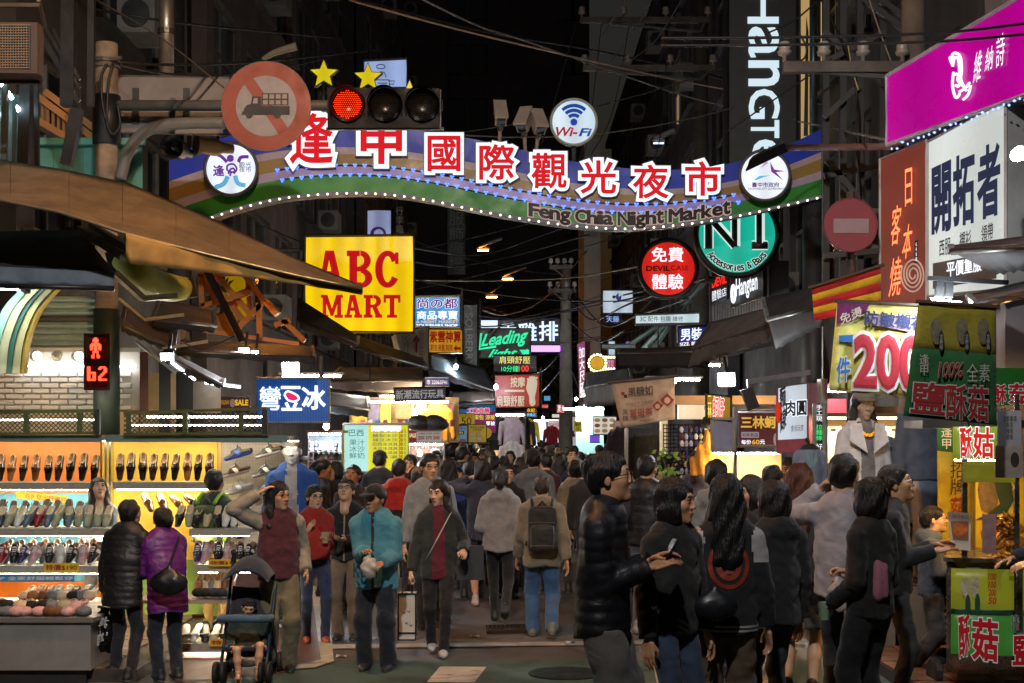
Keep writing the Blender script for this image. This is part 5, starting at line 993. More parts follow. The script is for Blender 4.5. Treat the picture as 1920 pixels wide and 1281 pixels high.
# overhead cables: (name words, points in px with depth)
CAB = [
 ('brightly lit cable crossing the sky from upper left to the right', [(655, 0, 16), (800, 40, 18), (960, 80, 20), (1290, 155, 24), (1500, 190, 24)], .013, 0xc8a888),
 ('second cable from the top centre down to the right building', [(790, -2, 16), (900, 50, 18), (1000, 82, 20), (1290, 182, 24), (1490, 225, 22)], .012, 0x8c8480),
 ('dark cable sloping past the tower to the vertical sign', [(640, -10, 30), (900, 58, 30), (1100, 92, 30), (1290, 132, 28), (1560, 200, 22)], .022, 0x3c383c),
 ('thick black cable running level through the vertical sign', [(1240, 72, 11), (1500, 70, 11), (1760, 62, 11), (1925, 44, 11)], .012, 0x101010),
 ('lower thick black cable beside the vertical sign letters', [(1240, 86, 11), (1500, 84, 11), (1760, 78, 11), (1925, 64, 11)], .012, 0x101010),
 ('thin wire from the top cross arm down to the left', [(1172, 0, 25), (1110, 98, 26), (1095, 125, 26)], .01, 0x77747a), ('thin wire sagging from the middle insulator', [(1222, 0, 25), (1180, 70, 26), (1140, 122, 26)], .01, 0x77747a), ('thin wire sagging from the right insulator', [(1278, 0, 25), (1230, 75, 26), (1185, 112, 26)], .01, 0x77747a),
 ('near vertical drop wire left of the wireless sign', [(1082, 38, 26), (1040, 190, 22), (1015, 272, 19)], .009, 0x4a484c), ('drop wire passing behind the wireless sign', [(1128, 42, 26), (1110, 200, 24), (1090, 320, 22)], .009, 0x4a484c), ('drop wire right of the wireless sign', [(1180, 45, 26), (1150, 205, 24), (1108, 292, 22)], .009, 0x4a484c), ('faint drop wire far right of the wireless sign', [(1255, 15, 26), (1240, 240, 24), (1222, 310, 22)], .009, 0x3a383c),
 ('black diagonal cable across the vertical sign', [(1362, 248, 15), (1440, 195, 15), (1530, 133, 15), (1560, 110, 15)], .009, 0x141414), ('black cable across the top corner of vertical sign', [(1440, 62, 15), (1490, 38, 15), (1535, 0, 15)], .01, 0x141414),
 ('pair cable running right from the flaking pole top', [(225, 118, 12.9), (330, 122, 14), (460, 118, 16), (610, 104, 20), (720, 92, 24)], .014, 0x121212), ('lower pair cable from the flaking pole', [(225, 122, 12.9), (330, 140, 14), (470, 138, 16), (620, 108, 20)], .012, 0x121212), ('dark cable over the balcony facade', [(170, 16, 16), (300, 38, 16), (450, 55, 18), (640, 72, 24)], .015, 0x181616), ('diagonal thin cable from top left to the sign board', [(180, 0, 13.5), (300, 70, 13.2), (420, 165, 12.9)], .007, 0x3a322c),
 ('sagging cable between facades below the arch', [(690, 470, 26), (840, 500, 34), (960, 480, 34), (1105, 440, 30)], .02, 0x2a2626), ('cable under the lower arch edge to the pole', [(740, 460, 26), (900, 478, 36), (1020, 440, 36), (1130, 400, 26)], .02, 0x2a2626), ('pale cable from the shop row to the round red sign', [(760, 525, 26), (900, 527, 30), (1060, 522, 32), (1200, 500, 22)], .016, 0x8a7a5a), ('cable bundle dropping to the orange junction', [(1100, 470, 37), (1020, 560, 36), (950, 590, 34), (905, 582, 30)], .022, 0x6a4420),
 ('dark cable along the upper shop row', [(776, 560, 27), (880, 590, 32), (1000, 596, 36), (1140, 560, 32), (1240, 540, 24)], .02, 0x1c1a1a), ('cable running low behind the neon sign', [(790, 600, 27), (930, 612, 34), (1060, 585, 37), (1210, 555, 26)], .02, 0x1c1a1a), ('black cable arching under the bird sign', [(1070, 540, 37), (1130, 610, 32), (1200, 590, 24), (1290, 560, 20)], .018, 0x161414), ('thick bundled cable right of concrete pole', [(1066, 560, 37), (1110, 600, 33), (1180, 570, 26), (1330, 520, 19)], .02, 0x161414), ('cable from concrete pole to the right awnings', [(1066, 600, 37), (1120, 640, 33), (1170, 620, 26)], .02, 0x161414), ('wire looping from pole toward the red massage sign', [(1055, 690, 37), (1030, 720, 36), (1010, 740, 30)], .016, 0x6a6a70), ('wire stretching from the pole to foot sign corner', [(1052, 660, 37), (1025, 690, 34), (1005, 700, 30)], .016, 0x4a4a50), ('wire leaving the concrete pole base to the lower right', [(1070, 690, 37), (1085, 730, 36), (1095, 760, 34)], .016, 0x5a5a60),
 ('tangled cable by the steel frame right of vertical sign', [(1497, 228, 20), (1560, 240, 17), (1612, 252, 14), (1660, 262, 13)], .012, 0x77706c), ('yellow drop wire behind the right cross arm', [(1590, 85, 14), (1598, 130, 14), (1610, 170, 14)], .008, 0xa89858), ('second yellow drop wire by the stained pole', [(1630, 0, 14), (1650, 60, 14), (1672, 118, 14)], .008, 0x8a8068), ('cable loop hanging at the end of the cross arm', [(1497, 60, 14), (1512, 90, 14), (1505, 112, 14), (1480, 112, 14)], .01, 0x1c1a1a), ('cable crossing the dark steel frame', [(1540, 0, 16), (1600, 130, 15), (1605, 260, 15), (1610, 340, 15)], .012, 0x2a2828),
 ('thin black wire hanging below the awnings on the left', [(340, 640, 14), (380, 655, 14.5), (440, 630, 15)], .008, 0x101010),
]
for lab, pts, r, col in CAB:
 pp = smooth_path([P(*p) for p in pts], 7); b = MB(); b.tube(pp, r, n=5); one('overhead_cable', b, mat(col, .6, var=.2), lab, 'cable', 'cables strung over the street', True)
# steel frame behind the right signs
root = thing('steel_scaffold', 'dark steel scaffold frame between vertical sign and magenta sign', 'frame', P(1600, 815, 15.5)-Vector((0, 0, CH)))
for i, (a, b_) in enumerate((((1548, -40), (1548, 815)), ((1612, -40), (1612, 815)), ((1655, -40), (1655, 620)), ((1580, -40), (1580, 620)))):
 q = MB(); q.bar(P(*a, 15.6), P(*b_, 15.6), .07); q.build('post', paint(0x3a3836), root)
for a, b_ in (((1540, 120), (1660, 60)), ((1545, 60), (1660, 160)), ((1545, 330), (1655, 310)), ((1545, 480), (1655, 470)), ((1500, 560), (1650, 500)), ((1550, 300), (1650, 420)), ((1545, 220), (1610, 160)), ((1620, 0), (1700, 60)), ((1650, 0), (1720, 50))):
 q = MB(); q.bar(P(*a, 15.5), P(*b_, 15.5), .06); q.build('brace', paint(0x45423f), root)
root = thing('steel_scaffold', 'pale steel braces holding the thin white sign', 'frame', P(1240, 640, 21.5))
for a, b_ in (((1205, 655), (1330, 520)), ((1170, 655), (1235, 610)), ((1225, 655), (1255, 612)), ((1130, 650), (1190, 650))):
 q = MB(); q.tube([P(*a, 21.5), P(*b_, 21.3)], .04, n=6); q.build('brace', mat(0x8aa8b0, .4, metal=.5), root)
rc = random.Random(5)
for i in range(16):
 y = 19+i*2.6; z0, z1 = rc.uniform(4.2, 8.5), rc.uniform(4.2, 8.5); a, b_ = Vector((-4.6, y, z0)), Vector((4.4, y+rc.uniform(-3, 5), z1)); sg = rc.uniform(.25, .9)
 q = MB(); q.tube([a.lerp(b_, t)-Vector((0, 0, sg*4*t*(1-t))) for t in np.linspace(0, 1, 13)], .011, n=5); one('overhead_cable', q, mat(rc.choice((0x2a2828, 0x4a4644, 0x6a625c)), .6, var=.2), 'thin sagging cable across the street, %s behind the arch' % ['first', 'second', 'third', 'fourth', 'fifth', 'sixth', 'seventh', 'eighth', 'ninth', 'tenth', 'eleventh', 'twelfth', 'thirteenth', 'fourteenth', 'fifteenth', 'farthest'][i], 'cable', 'cables strung over the street', True)
# ---------------------------------------------------------------- awnings on the left
def quadsheet(c, ds, nu=10, nv=4, sag=0, th=(0, .01, .01)):
 A, B, C, D = [P(*p, d) for p, d in zip(c, ds)]
 def f(u, v):
  p = A.lerp(B, u).lerp(D.lerp(C, u), v); return p+Vector((0, 0, -sag*math.sin(math.pi*u)*math.sin(math.pi*min(1, v))+.012*math.sin(u*31)*v))
 q = MB(); q.sheet(f, nu, nv, th); return q
tan = cloth(0x8a6a35, .8, .35); drk = cloth(0x3a3630, .8); gry = cloth(0x5a6068, .7)
root = thing('awning', 'long brown shop awning with hanging valance on the left', 'awning', P(200, 440, 12.4))
xa = np.array((-60, 120, 240, 400, 560, 680)); ya = np.array((292, 320, 345, 412, 489, 538)); yb = np.array((364, 400, 440, 480, 518, 542)); yc = np.array((0, 0, 494, 512, 533, 553))
def cany(u, v):
 x = -60+740*u; a = P(x, np.interp(x, xa, ya), 12.9); b_ = P(x, np.interp(x, xa, yb), 11.5+.3*max(0, u-.4)); p = a.lerp(b_, v); return p-Vector((0, 0, .05*math.sin(math.pi*v)*(1+.5*math.sin(u*22))))
q = MB(); q.sheet(cany, 60, 10, (0, .012, .012)); q.build('canopy', canvas(0x5c4c34, .85, .45), root, True)
def valy(u, v):
 x = 236+442*u; d = 11.46+.32*u; a = P(x, np.interp(x, xa, yb)-1, d); b_ = P(x, np.interp(x, xa, yc), d-.02); return a.lerp(b_, v)+Vector((0, .02*math.sin(u*40)*v, 0))
q = MB(); q.sheet(valy, 60, 4, (0, .006, 0)); q.build('valance', canvas(0x8a6c38, .85, .35), root, True)
for x in (20, 130, 230, 330, 430, 530): u = (x+60)/740; q = MB(); q.tube([cany(u, v)+Vector((0, -.006, .004)) for v in np.linspace(0, 1, 8)], .004, n=4); q.build('seam', canvas(0x3a2e20), root)
q = MB(); q.tube([cany(u, 1) for u in np.linspace(0, 1, 14)], .014, n=8); q.build('front_bar', metalm(0x77705c), root, True)
q = MB()
for a, b_ in (((150, 430), (232, 482)), ((172, 425), (245, 468))): q.bar(P(*a, 12.6), P(*b_, 11.8), .06)
q.build('folding_arm', metalm(0x8a8878), root)
root = thing('awning', 'charcoal shop awning with grey blue valance over the shoe shop', 'awning', P(100, 520, 12.6))
quadsheet([(-60, 436), (150, 432), (215, 512), (-60, 500)], (13.2, 13.2, 12.2, 12.2), 12, 6, .04).build('canopy', canvas(0x2c2a26, .85), root, True)
quadsheet([(-60, 498), (215, 512), (212, 540), (-60, 532)], (12.15, 12.15, 12.12, 12.12), 18, 3, 0).build('valance', canvas(0x66707c, .7), root, True)
q = MB(); q.tube([P(-60, 534, 12.14), P(214, 541, 12.14)], .025, n=8); q.build('front_bar', metalm(0x44423e), root, True)
q = MB(); q.bar(P(215, 512, 12.4), P(268, 560, 12.6), .07, .05); q.bar(P(268, 560, 12.6), P(330, 555, 12.8), .07, .05); q.build('folding_arm', metalm(0xa8a488), root)
root = thing('rolled_awning', 'yellow green rolled awning sagging beside the traffic pole', 'awning', P(290, 540, 13.4))
V = smooth_path([P(222, 484, 13.2), P(255, 508, 13.2), P(290, 532, 13.4), P(330, 541, 13.6), P(350, 538, 13.8)], 5); q = MB(); q.tube(V, [.09+.05*math.sin(math.pi*i/(len(V)-1)) for i in range(len(V))], n=14); q.build('canvas_roll', cloth(0xa8a830, .6), root, True)
q = MB(); q.bar(P(218, 470, 13.2), P(228, 510, 13.2), .08, .2); q.bar(P(345, 525, 13.7), P(352, 560, 13.7), .05, .2); q.build('end_bracket', paint(0x1c1c1c), root)
def small_awning(label, top, bot, ds, col, val, vcol, letters_=None):
 root = thing('awning', label, 'awning', P((top[0][0]+top[1][0])/2, val[0][1], ds[0]), 'small shop awnings along the street')
 quadsheet([top[0], top[1], bot[1], bot[0]], (ds[0], ds[1], ds[1]-.9, ds[0]-.9), 12, 6, .03).build('canopy', canvas(col, .8), root, True)
 if val: quadsheet([bot[0], bot[1], val[1], val[0]], (ds[0]-.92, ds[1]-.92, ds[1]-.95, ds[0]-.95), 14, 3).build('valance', canvas(vcol, .8), root, True)
 q = MB(); q.tube([P(*bot[0], ds[0]-.9), P(*bot[1], ds[1]-.9)], .025, n=6); q.build('front_bar', metalm(0x55524c), root, True)
 for i in (0, 1): q = MB(); q.bar(P(*top[i], ds[i]), P(*bot[i], ds[i]-.9), .04); q.build('side_arm', metalm(0x77746c), root)
 return root
small_awning('black folded awning in front of the big yellow sign', [(560, 560), (672, 632)], [(560, 600), (670, 645)], (21, 20), 0x2c2a2a, [(565, 622), (668, 652)], 0x34322f)
small_awning('dark grey awning below the orange scaffold', [(345, 640), (585, 650)], [(330, 660), (590, 672)], (16.5, 17.5), 0x2e2e30, [(332, 668), (592, 682)], 0x26262a)
small_awning('brown black scalloped awning above the SALE poster', [(300, 650), (420, 712)], [(310, 668), (415, 722)], (15.4, 16.2), 0x3a342e, [(318, 690), (412, 728)], 0x2c2826)
small_awning('pale clear plastic awning left of the toy shop', [(640, 690), (790, 690)], [(610, 715), (792, 714)], (22, 24), 0x8a7c78, [(625, 730), (790, 742)], 0x988a88)
small_awning('worn brown awning roof under the white board', [(665, 628), (790, 672)], [(660, 650), (800, 690)], (22, 25), 0x6a4c30, [(665, 655), (800, 695)], 0x4a3828)
small_awning('black awning left of the red massage sign', [(800, 660), (905, 690)], [(800, 690), (930, 735)], (27, 31), 0x1c1a1c, [(805, 705), (932, 742)], 0x1a1818)
small_awning('dark brown awning with thin edge over poster stalls', [(845, 735), (925, 735)], [(840, 755), (925, 752)], (28, 29), 0x3a2a20, [(842, 768), (925, 765)], 0x3a281e)
small_awning('torn grey awning above the toy shop counter', [(610, 735), (690, 745)], [(600, 760), (692, 768)], (21, 22), 0x4a4a4c, [(600, 775), (690, 782)], 0x38383a)
small_awning('dark ribbed awning right of the traffic pole', [(300, 560), (400, 585)], [(285, 600), (405, 612)], (16, 16.8), 0x26221f, [(285, 615), (402, 624)], 0x1c1a18)
small_awning('rusty sheet awning above the small floodlight', [(235, 575), (330, 625)], [(228, 612), (325, 655)], (15.2, 15.6), 0x4a3a30, [(228, 622), (322, 662)], 0x2c2420)
root = thing('bare_awning', 'bare aluminium folding arms right of the traffic pole', 'awning', P(300, 640, 14.6))
for a, b_ in (((222, 560), (270, 600)), ((270, 600), (345, 590)), ((240, 610), (300, 655)), ((300, 655), (390, 640)), ((255, 640), (330, 700))): q = MB(); q.bar(P(*a, 14.6), P(*b_, 14.7), .06, .03); q.build('arm', metalm(0xa8a498), root)
# air conditioner on a cage
root = thing('air_conditioner', 'caged outdoor air conditioner at the top left corner', 'air conditioner', P(40, 155, 11.6))
q = MB(); q.hexa([P(-70, 42, 11.6), P(70, 42, 11.6), P(70, 130, 11.6), P(-70, 130, 11.6), P(-70, 44, 12.1), P(82, 50, 12.1), P(82, 152, 12.1), P(-70, 152, 12.1)]); q.build('casing', paint(0x55483c), root)
q = MB()
for x in range(-60, 58, 5): q.bar(P(x, 46, 11.585), P(x, 126, 11.585), .006)
for y in range(47, 128, 5): q.bar(P(-65, y, 11.58), P(57, y, 11.58), .006)
q.build('wire_guard', paint(0x88786a), root); q = MB(); q.slab([P(-65, 46, 11.596), P(56, 46, 11.596), P(56, 126, 11.596), P(-65, 126, 11.596)], (0, .003, 0)); q.build('coil', paint(0x0e0c0c), root)
for a, b_, w, h in (((66, 44, 11.58), (66, 132, 11.58), .05, .05), ((-70, 134, 11.55), (72, 136, 11.55), .06, .03), ((-70, 150, 12.1), (76, 152, 12.1), .05, .05), ((-70, 10, 11.6), (75, 10, 11.6), .03, .03), ((72, 0, 11.6), (85, 50, 12.0), .03, .03)): q = MB(); q.bar(P(*a), P(*b_), w, h); q.build('bracket', metalm(0x77685c), root)
# lit glazed upper window and steel struts
root = thing('glazed_bay', 'glass upper bay with bluish tube lamps at the left edge', 'window', P(0, 300, 12.8))
q = MB(); q.hexa([P(-60, 150, 12.6), P(55, 185, 13.4), P(45, 305, 13.4), P(-60, 300, 12.6), P(-60, 150, 12.65), P(55, 185, 13.45), P(45, 305, 13.45), P(-60, 300, 12.65)]); q.build('pane', mat(0x6a8a88, .15, var=.5, vs=4, emit=.12), root)
q = MB(); q.tube([P(-10, 140, 12.6), P(23, 185, 12.8)], .018, n=6); q.build('tube_lamp', glow(0xbfe4f4, 4), root); q = MB(); q.tube([P(30, 200, 13), P(48, 222, 13.2)], .018, n=6); q.build('tube_lamp', glow(0xbfe4f4, 4), root)
q = MB(); q.bar(P(10, 150, 12.7), P(8, 300, 12.7), .05); q.bar(P(28, 190, 13), P(26, 305, 13), .03); q.build('frame', paint(0x3a4444), root)
root = thing('steel_struts', 'black diagonal steel struts and stair rails above the brown awning', 'frame', P(110, 310, 13.2))
for a, b_, w in (((50, 150), (45, 310), .1), ((68, 140), (70, 315), .04), ((125, 310), (145, 205), .1), ((70, 50), (148, 190), .05), ((82, 45), (150, 165), .03), ((100, 55), (150, 150), .03), ((130, 0), (128, 200), .12), ((172, 0), (170, 200), .06)):
 q = MB(); q.bar(P(*a, 13.1), P(*b_, 13.1), w); q.build('strut', paint(0x1c1a1a, .45), root)
root = thing('balcony', 'orange lit wooden stair rail on the left facade', 'balcony', P(130, 270, 14.2))
for a, b_ in (((70, 180), (190, 270)), ((70, 225), (180, 290)), ((85, 172), (200, 258))):
 q = MB(); q.bar(P(*a, 15.3), P(*b_, 15.3), .07); q.build('rail', paint(0xa8723a), root)
for i in range(10):
 q = MB(); x = 80+i*10; q.bar(P(x, 190+i*7, 15.32), P(x, 228+i*6.5, 15.32), .03); q.build('baluster', paint(0x8a6236), root)
root = thing('green_hoarding', 'pale green metal hoarding behind the flaking pole', 'wall', P(180, 330, 14.6))
for i in range(7):
 x0 = 72+i*28; q = MB(); q.hexa([P(x0, 264, 15.1), P(x0+27.4, 264, 15.1), P(x0+27.4, 360, 15.1), P(x0, 360, 15.1), P(x0, 264, 15.2), P(x0+27.4, 264, 15.2), P(x0+27.4, 360, 15.2), P(x0, 360, 15.2)]); q.build('panel', paint(0x4a8478, .6, .3), root)
q = MB(); q.bar(P(66, 266, 15.06), P(272, 266, 15.06), .07); q.build('rail', paint(0x55948a), root)
# ---------------------------------------------------------------- shoe shop
SD = 14.5
root = thing('shoe_shop', 'bright shoe shop with orange, yellow and blue back panels', 'shop', P(250, 815, SD)-Vector((0, 0, CH)))
def wallp(x0, y0, x1, y1, d, m, name, th=.04):
 q = MB(); q.hexa([P(x0, y0, d), P(x1, y0, d), P(x1, y1, d), P(x0, y1, d), P(x0, y0, d+th), P(x1, y0, d+th), P(x1, y1, d+th), P(x0, y1, d+th)]); return q.build(name, m, root)
wallp(-60, 826, 188, 925, SD, paint(0xe88a44, .5, .1), 'back_panel'); wallp(213, 826, 408, 1050, SD, paint(0xe8bc48, .5, .1), 'back_panel'); wallp(-60, 925.5, 190, 1090, SD, paint(0x5fa8c8, .5, .1), 'back_panel'); wallp(191, 826, 212.5, 1180, SD+.01, paint(0xc8a020, .5), 'back_panel'); wallp(-60, 1090.5, 190, 1250, SD, paint(0xd07020, .5, .1), 'back_panel'); wallp(213, 1050.5, 408, 1250, SD, paint(0x8aa848, .5, .1), 'back_panel')
pb = wallp(416, 830, 560, 1030, SD-.02, paint(0xb0a494, .6, .1), 'pegboard')
q = MB()
for i in range(24):
 for j in range(32): q.box(P(420+i*6, 834+j*6, SD-.024), (.006, .004, .006))
o = q.build('peg_holes', paint(0x3a342c), pb); o['kind'] = 'stuff'
wallp(409, 826, 415.5, 1240, SD-.03, paint(0xc8a060), 'post'); wallp(196, 826, 200, 1240, SD-.3, metalm(0x888888), 'post'); wallp(204, 826, 208, 1240, SD-.3, metalm(0x888888), 'post')
for x0, x1 in ((-60, 192), (197, 540)): wallp(x0, 816, x1, 829, SD-.9, mat(0x7a9088, .4, metal=.3), 'header_rail', .5)
wallp(-60, 826.5, 560, 828, SD-.38, raw(0xfff0d0, 30), 'header_lamp', .05)
def shelf(x0, x1, y, d, depth, lamp=True):
 q = MB(); z = P(0, y, d).z; a, b_ = P(x0, y, d).x, P(x1, y, d).x; q.box(((a+b_)/2, d+depth/2, z-.02), (b_-a, depth, .04)); q.build('shelf', mat(0xb8b4ac, .4, var=.12), root)
 q = MB(); q.box(((a+b_)/2, d-.008, z-.03), (b_-a, .014, .07)); q.build('shelf_edge', mat(0xa8a498, .35, metal=.2), root)
 if lamp: q = MB(); q.box(((a+b_)/2, d+.05, z-.065), (b_-a-.05, .03, .014)); q.build('shelf_lamp', raw(0xffe8c4, 85), root)
shelf(-60, 190, 906, 14.1, .4); shelf(212, 400, 905, 14.1, .4); shelf(-60, 215, 992, 13.5, .5); shelf(355, 470, 992, 13.5, .5); shelf(-60, 190, 1062, 13.1, .5); shelf(365, 480, 1060, 13.1, .5); shelf(-60, 188, 1132, 12.8, .5); shelf(355, 440, 1118, 12.8, .5, True); shelf(340, 440, 1208, 12.6, .5, True)
# embossed white bricks above the shop
wb = wallp(-60, 655, 262, 770, 15.12, paint(0xb8b0a4, .6, .1), 'brick_wall', .1); me = None; bm_ = mat(0xcac4ba, .6, var=.12, vs=5, bump=.3, bs=25)
for r in range(7):
 for c in range(10):
  x = -58+c*34+(17 if r % 2 else 0); y = 697+r*10.4
  if x+33 > 262: continue
  p = P(x+16.5, y+4.8, 15.1)
  if me is None: q = MB(); q.hexa([(-.085, -.012, -.02), (.085, -.012, -.02), (.085, -.012, .02), (-.085, -.012, .02), (-.092, .02, -.027), (.092, .02, -.027), (.092, .02, .027), (-.092, .02, .027)]); ob = raw_obj('brick', np.array([tuple(v) for v in q.v]), q.f, bm_, wb, world=False); me = ob.data
  else: ob = link(bpy.data.objects.new('brick', me)); ob.parent = wb
  ob.location = p-origin(wb)
wallp(262, 660, 278, 775, 15.0, paint(0x4a2c1c), 'pillar', .2); wallp(-60, 652, 262, 660, 14.95, paint(0xd8d4c8), 'beam', .15); wallp(30, 685, 255, 689, 15.02, raw(0xf4f8ff, 14), 'tube_lamp', .04)
for x in (70, 110, 148):
 q = MB(); q.lathe([(.02, 0), (.05, .03), (.055, .09), (0, .1)], P(x, 662, 14.5), 'Y', 12, R=Matrix.Rotation(.5, 3, 'X')); q.build('spot_lamp', paint(0xc8c4bc), root, True)
 if x != 110: q = MB(); q.lathe([(.045, 0), (0, .01)], P(x, 662, 14.38)+Vector((0, 0, -.03)), 'Y', 12); q.build('spot_glow', raw(0xffe8c0, 30), root)
# roller shutter slats
sh = thing('roller_shutter', 'half raised pale green roller shutter above the shoe shop', 'shutter', P(110, 650, 14.2))
for i in range(8):
 y = 556+i*12; x0 = 62-i*4; q = MB(); a = [P(x0, y, 15), P(188, y, 15), P(188, y+5.5, 14.96), P(x0, y+5.5, 14.96), P(188, y+11.3, 15), P(x0, y+11.3, 15)]; off = Vector((0, .04, 0)); q.slab([a[0], a[1], a[2], a[3]], off); q.slab([a[3], a[2], a[4], a[5]], off); q.build('slat', paint(0x9aaca0 if i != 3 else 0x5a5048, .5, .25), sh)
cv = thing('shop_sign_arch', 'curved cream and green ribbed sign edge at the left border', 'sign', P(30, 700, 13.4))
for k, (c0, c1, col) in enumerate(((0, 18, 0x9ac8b8), (18, 36, 0xd8c8a0), (36, 46, 0x4a7868), (46, 62, 0xd8c490), (62, 70, 0xc8a838))):
 pa = sp2([(-25+c0, 700), (-18+c0, 640), (5+c0, 580), (40+c0, 540)], 4); pb_ = sp2([(-25+c1, 700), (-18+c1, 640), (5+c1, 580), (40+c1, 540)], 4); q = MB(); n = len(pa); V = [P(*p, 13.3+.02*k) for p in pa]+[P(*p, 13.3+.02*k) for p in pb_]; V += [v+Vector((0, .1, 0)) for v in V]
 q.add(V, [(i, i+1, n+i+1, n+i) for i in range(n-1)]+[(2*n+n+i, 2*n+n+i+1, 2*n+i+1, 2*n+i) for i in range(n-1)]+[(n+i, n+i+1, 3*n+i+1, 3*n+i) for i in range(n-1)]+[(2*n+i, 2*n+i+1, i+1, i) for i in range(n-1)]); q.build('rib', paint(col, .5), cv)
# chain link strip with tubes behind it
fe = thing('mesh_fence', 'low chain link strip on top of the shoe shop shelves', 'fence', P(250, 818, SD-.95))
FX = ((-60, 186, 772), (232, 500, 772))
for x0, x1, yt in FX:
 q = MB(); yt2 = 770 if x0 < 0 else 766
 q.bar(P(x0, 775, SD-.95), P(x1, yt2, SD-.95), .03); q.bar(P(x0, 814, SD-.95), P(x1, 812, SD-.95), .025); q.build('rail', paint(0x5a5a2c), fe)
 for x in np.arange(x0+10, x1, 105 if x0 > 0 else 100): q = MB(); q.bar(P(x, 774, SD-.95), P(x, 814, SD-.95), .045); q.build('post', paint(0x4a5024), fe)
 q = MB(); q.bar(P(x1-3, 768, SD-.95), P(x1-3, 814, SD-.95), .05); q.build('post', paint(0x2a2c1c), fe)
 w = MB(); st = 9
 for k in np.arange(x0-40, x1, st):
  for s_ in (1, -1):
   xa, ya, xb, yb = (k, 813, k+40, 774) if s_ == 1 else (k, 774, k+40, 813)
   if xa < x0: t = (x0-xa)/40; ya += (yb-ya)*t; xa = x0
   if xb > x1-3: t = (xb-x1+3)/(xb-xa); yb += (ya-yb)*t; xb = x1-3
   if xb > xa: w.tube([P(xa, ya, SD-.95), P(xb, yb, SD-.95)], .004, n=4, cap=False)
 o = w.build('wire_mesh', metalm(0x4a463c), fe); o['kind'] = 'stuff'
wallp(-60, 786, 180, 789, 14.3, raw(0xfff2dc, 14), 'tube_lamp', .04); wallp(275, 780, 495, 784, 14.2, raw(0xfff2dc, 14), 'tube_lamp', .04); wallp(240, 796, 490, 799, 14.3, raw(0xfff2dc, 10), 'tube_lamp', .04)
wallp(-60, 772, 260, 818, 15.0, paint(0xc8b490), 'inner_wall', .05); wallp(262, 700, 330, 818, 15.1, paint(0xb89a70), 'inner_wall', .05); wallp(362, 716, 414, 775, 15.4, paint(0xa89c90), 'inner_wall', .05); wallp(298, 672, 320, 1100, 14.95, paint(0x16161a), 'column', .2); wallp(325, 690, 362, 775, 15.2, paint(0x14161c), 'column', .2)
# price tags and slogans
def tagp(x0, y0, x1, y1, d, m, txt, tm, name='price_tag', label=None, **k):
 r = sign(name, label or 'x', 'price tag', (x0, y0, x1, y1), d, m, .01, 0x888888, 0); letters(txt, (x0+4, y0+3, x1-4, y1-3), r.pl, tm, r.root, off=.004, bold=.02, **k); return r
yt_, rt_ = paint(0xe8c020), paint(0xa82018)
tagp(82, 1056, 148, 1073, 13.04, yt_, '特價$190', rt_, label='yellow price tag reading 190 under the sneaker shelf'); tagp(391, 1049, 452, 1062, 13.04, yt_, '特價$190', rt_, label='yellow price tag reading 190 on the right sneaker shelf'); tagp(393, 1198, 440, 1212, 12.54, yt_, '特價', rt_, label='yellow price tag on the lowest sandal shelf'); tagp(360, 1152, 384, 1160, 12.7, yt_, '特價', rt_, label='tiny yellow price tag below the flats shelf')
tagp(-20, 1078, 140, 1091, 12.9, paint(0x2a8ac8), 'G.P 全家舒服輕鬆穿', paint(0xe8e8e0), 'slogan_strip', 'blue slogan strip below the left sneaker shelf'); s = sign('slogan_strip', 'tilted yellow slogan strip on the blue back panel', 'strip', [(30, 921), (126, 930), (126, 944), (30, 934)], SD-.01, paint(0xe0b428), .01, 0x888888, 0); letters('G.P 穿出舒適的', [(48, 925), (124, 933), (124, 942), (48, 935)], s.pl, paint(0xc86428), s.root, off=.004, bold=.015)
# lower counter and low table legs
ct = thing('counter', 'grey metal counter box heaped with furry slippers', 'counter', P(80, 1290, 11.1)); q = MB(); z1 = P(0, 1160, 11.1).z; a, b_ = P(-80, 0, 11.1).x, P(170, 0, 11.1).x; q.box(((a+b_)/2, 11.55, z1/2+.05), (b_-a, .9, z1-.12)); q.build('cabinet', mat(0x868482, .5, metal=.1, var=.25, vs=3), ct); q = MB(); q.box(((a+b_)/2, 11.55, z1-.01), (b_-a+.06, .96, .035)); q.build('top', mat(0x7a7876, .45, metal=.3), ct); q = MB(); q.box(((a+b_)/2, 11.55, .05), (b_-a-.1, .8, .1)); q.build('plinth', paint(0x2a2a2a), ct)
tb = thing('display_table', 'red legged low display table under the flats', 'table', P(395, 1240, 12.3));
for x, d in ((250, 12.3), (265, 12.7), (428, 12.3), (436, 12.7)): q = MB(); v = P(x, 1118, d); q.bar((v.x, v.y, 0), (v.x, v.y, v.z-.06), .03); q.build('leg', paint(0x8a2018), tb)
q = MB(); v0, v1 = P(245, 1118, 12.3), P(440, 1118, 12.3); q.box(((v0.x+v1.x)/2, 12.5, v0.z-.045), (v1.x-v0.x, .5, .03)); q.build('top', mat(0x9a8c78, .6), tb); q = MB(); v0, v1 = P(252, 1235, 12.3), P(428, 1238, 12.3); q.bar(v0, v1, .025); q.build('stretcher', paint(0x8a2018), tb)
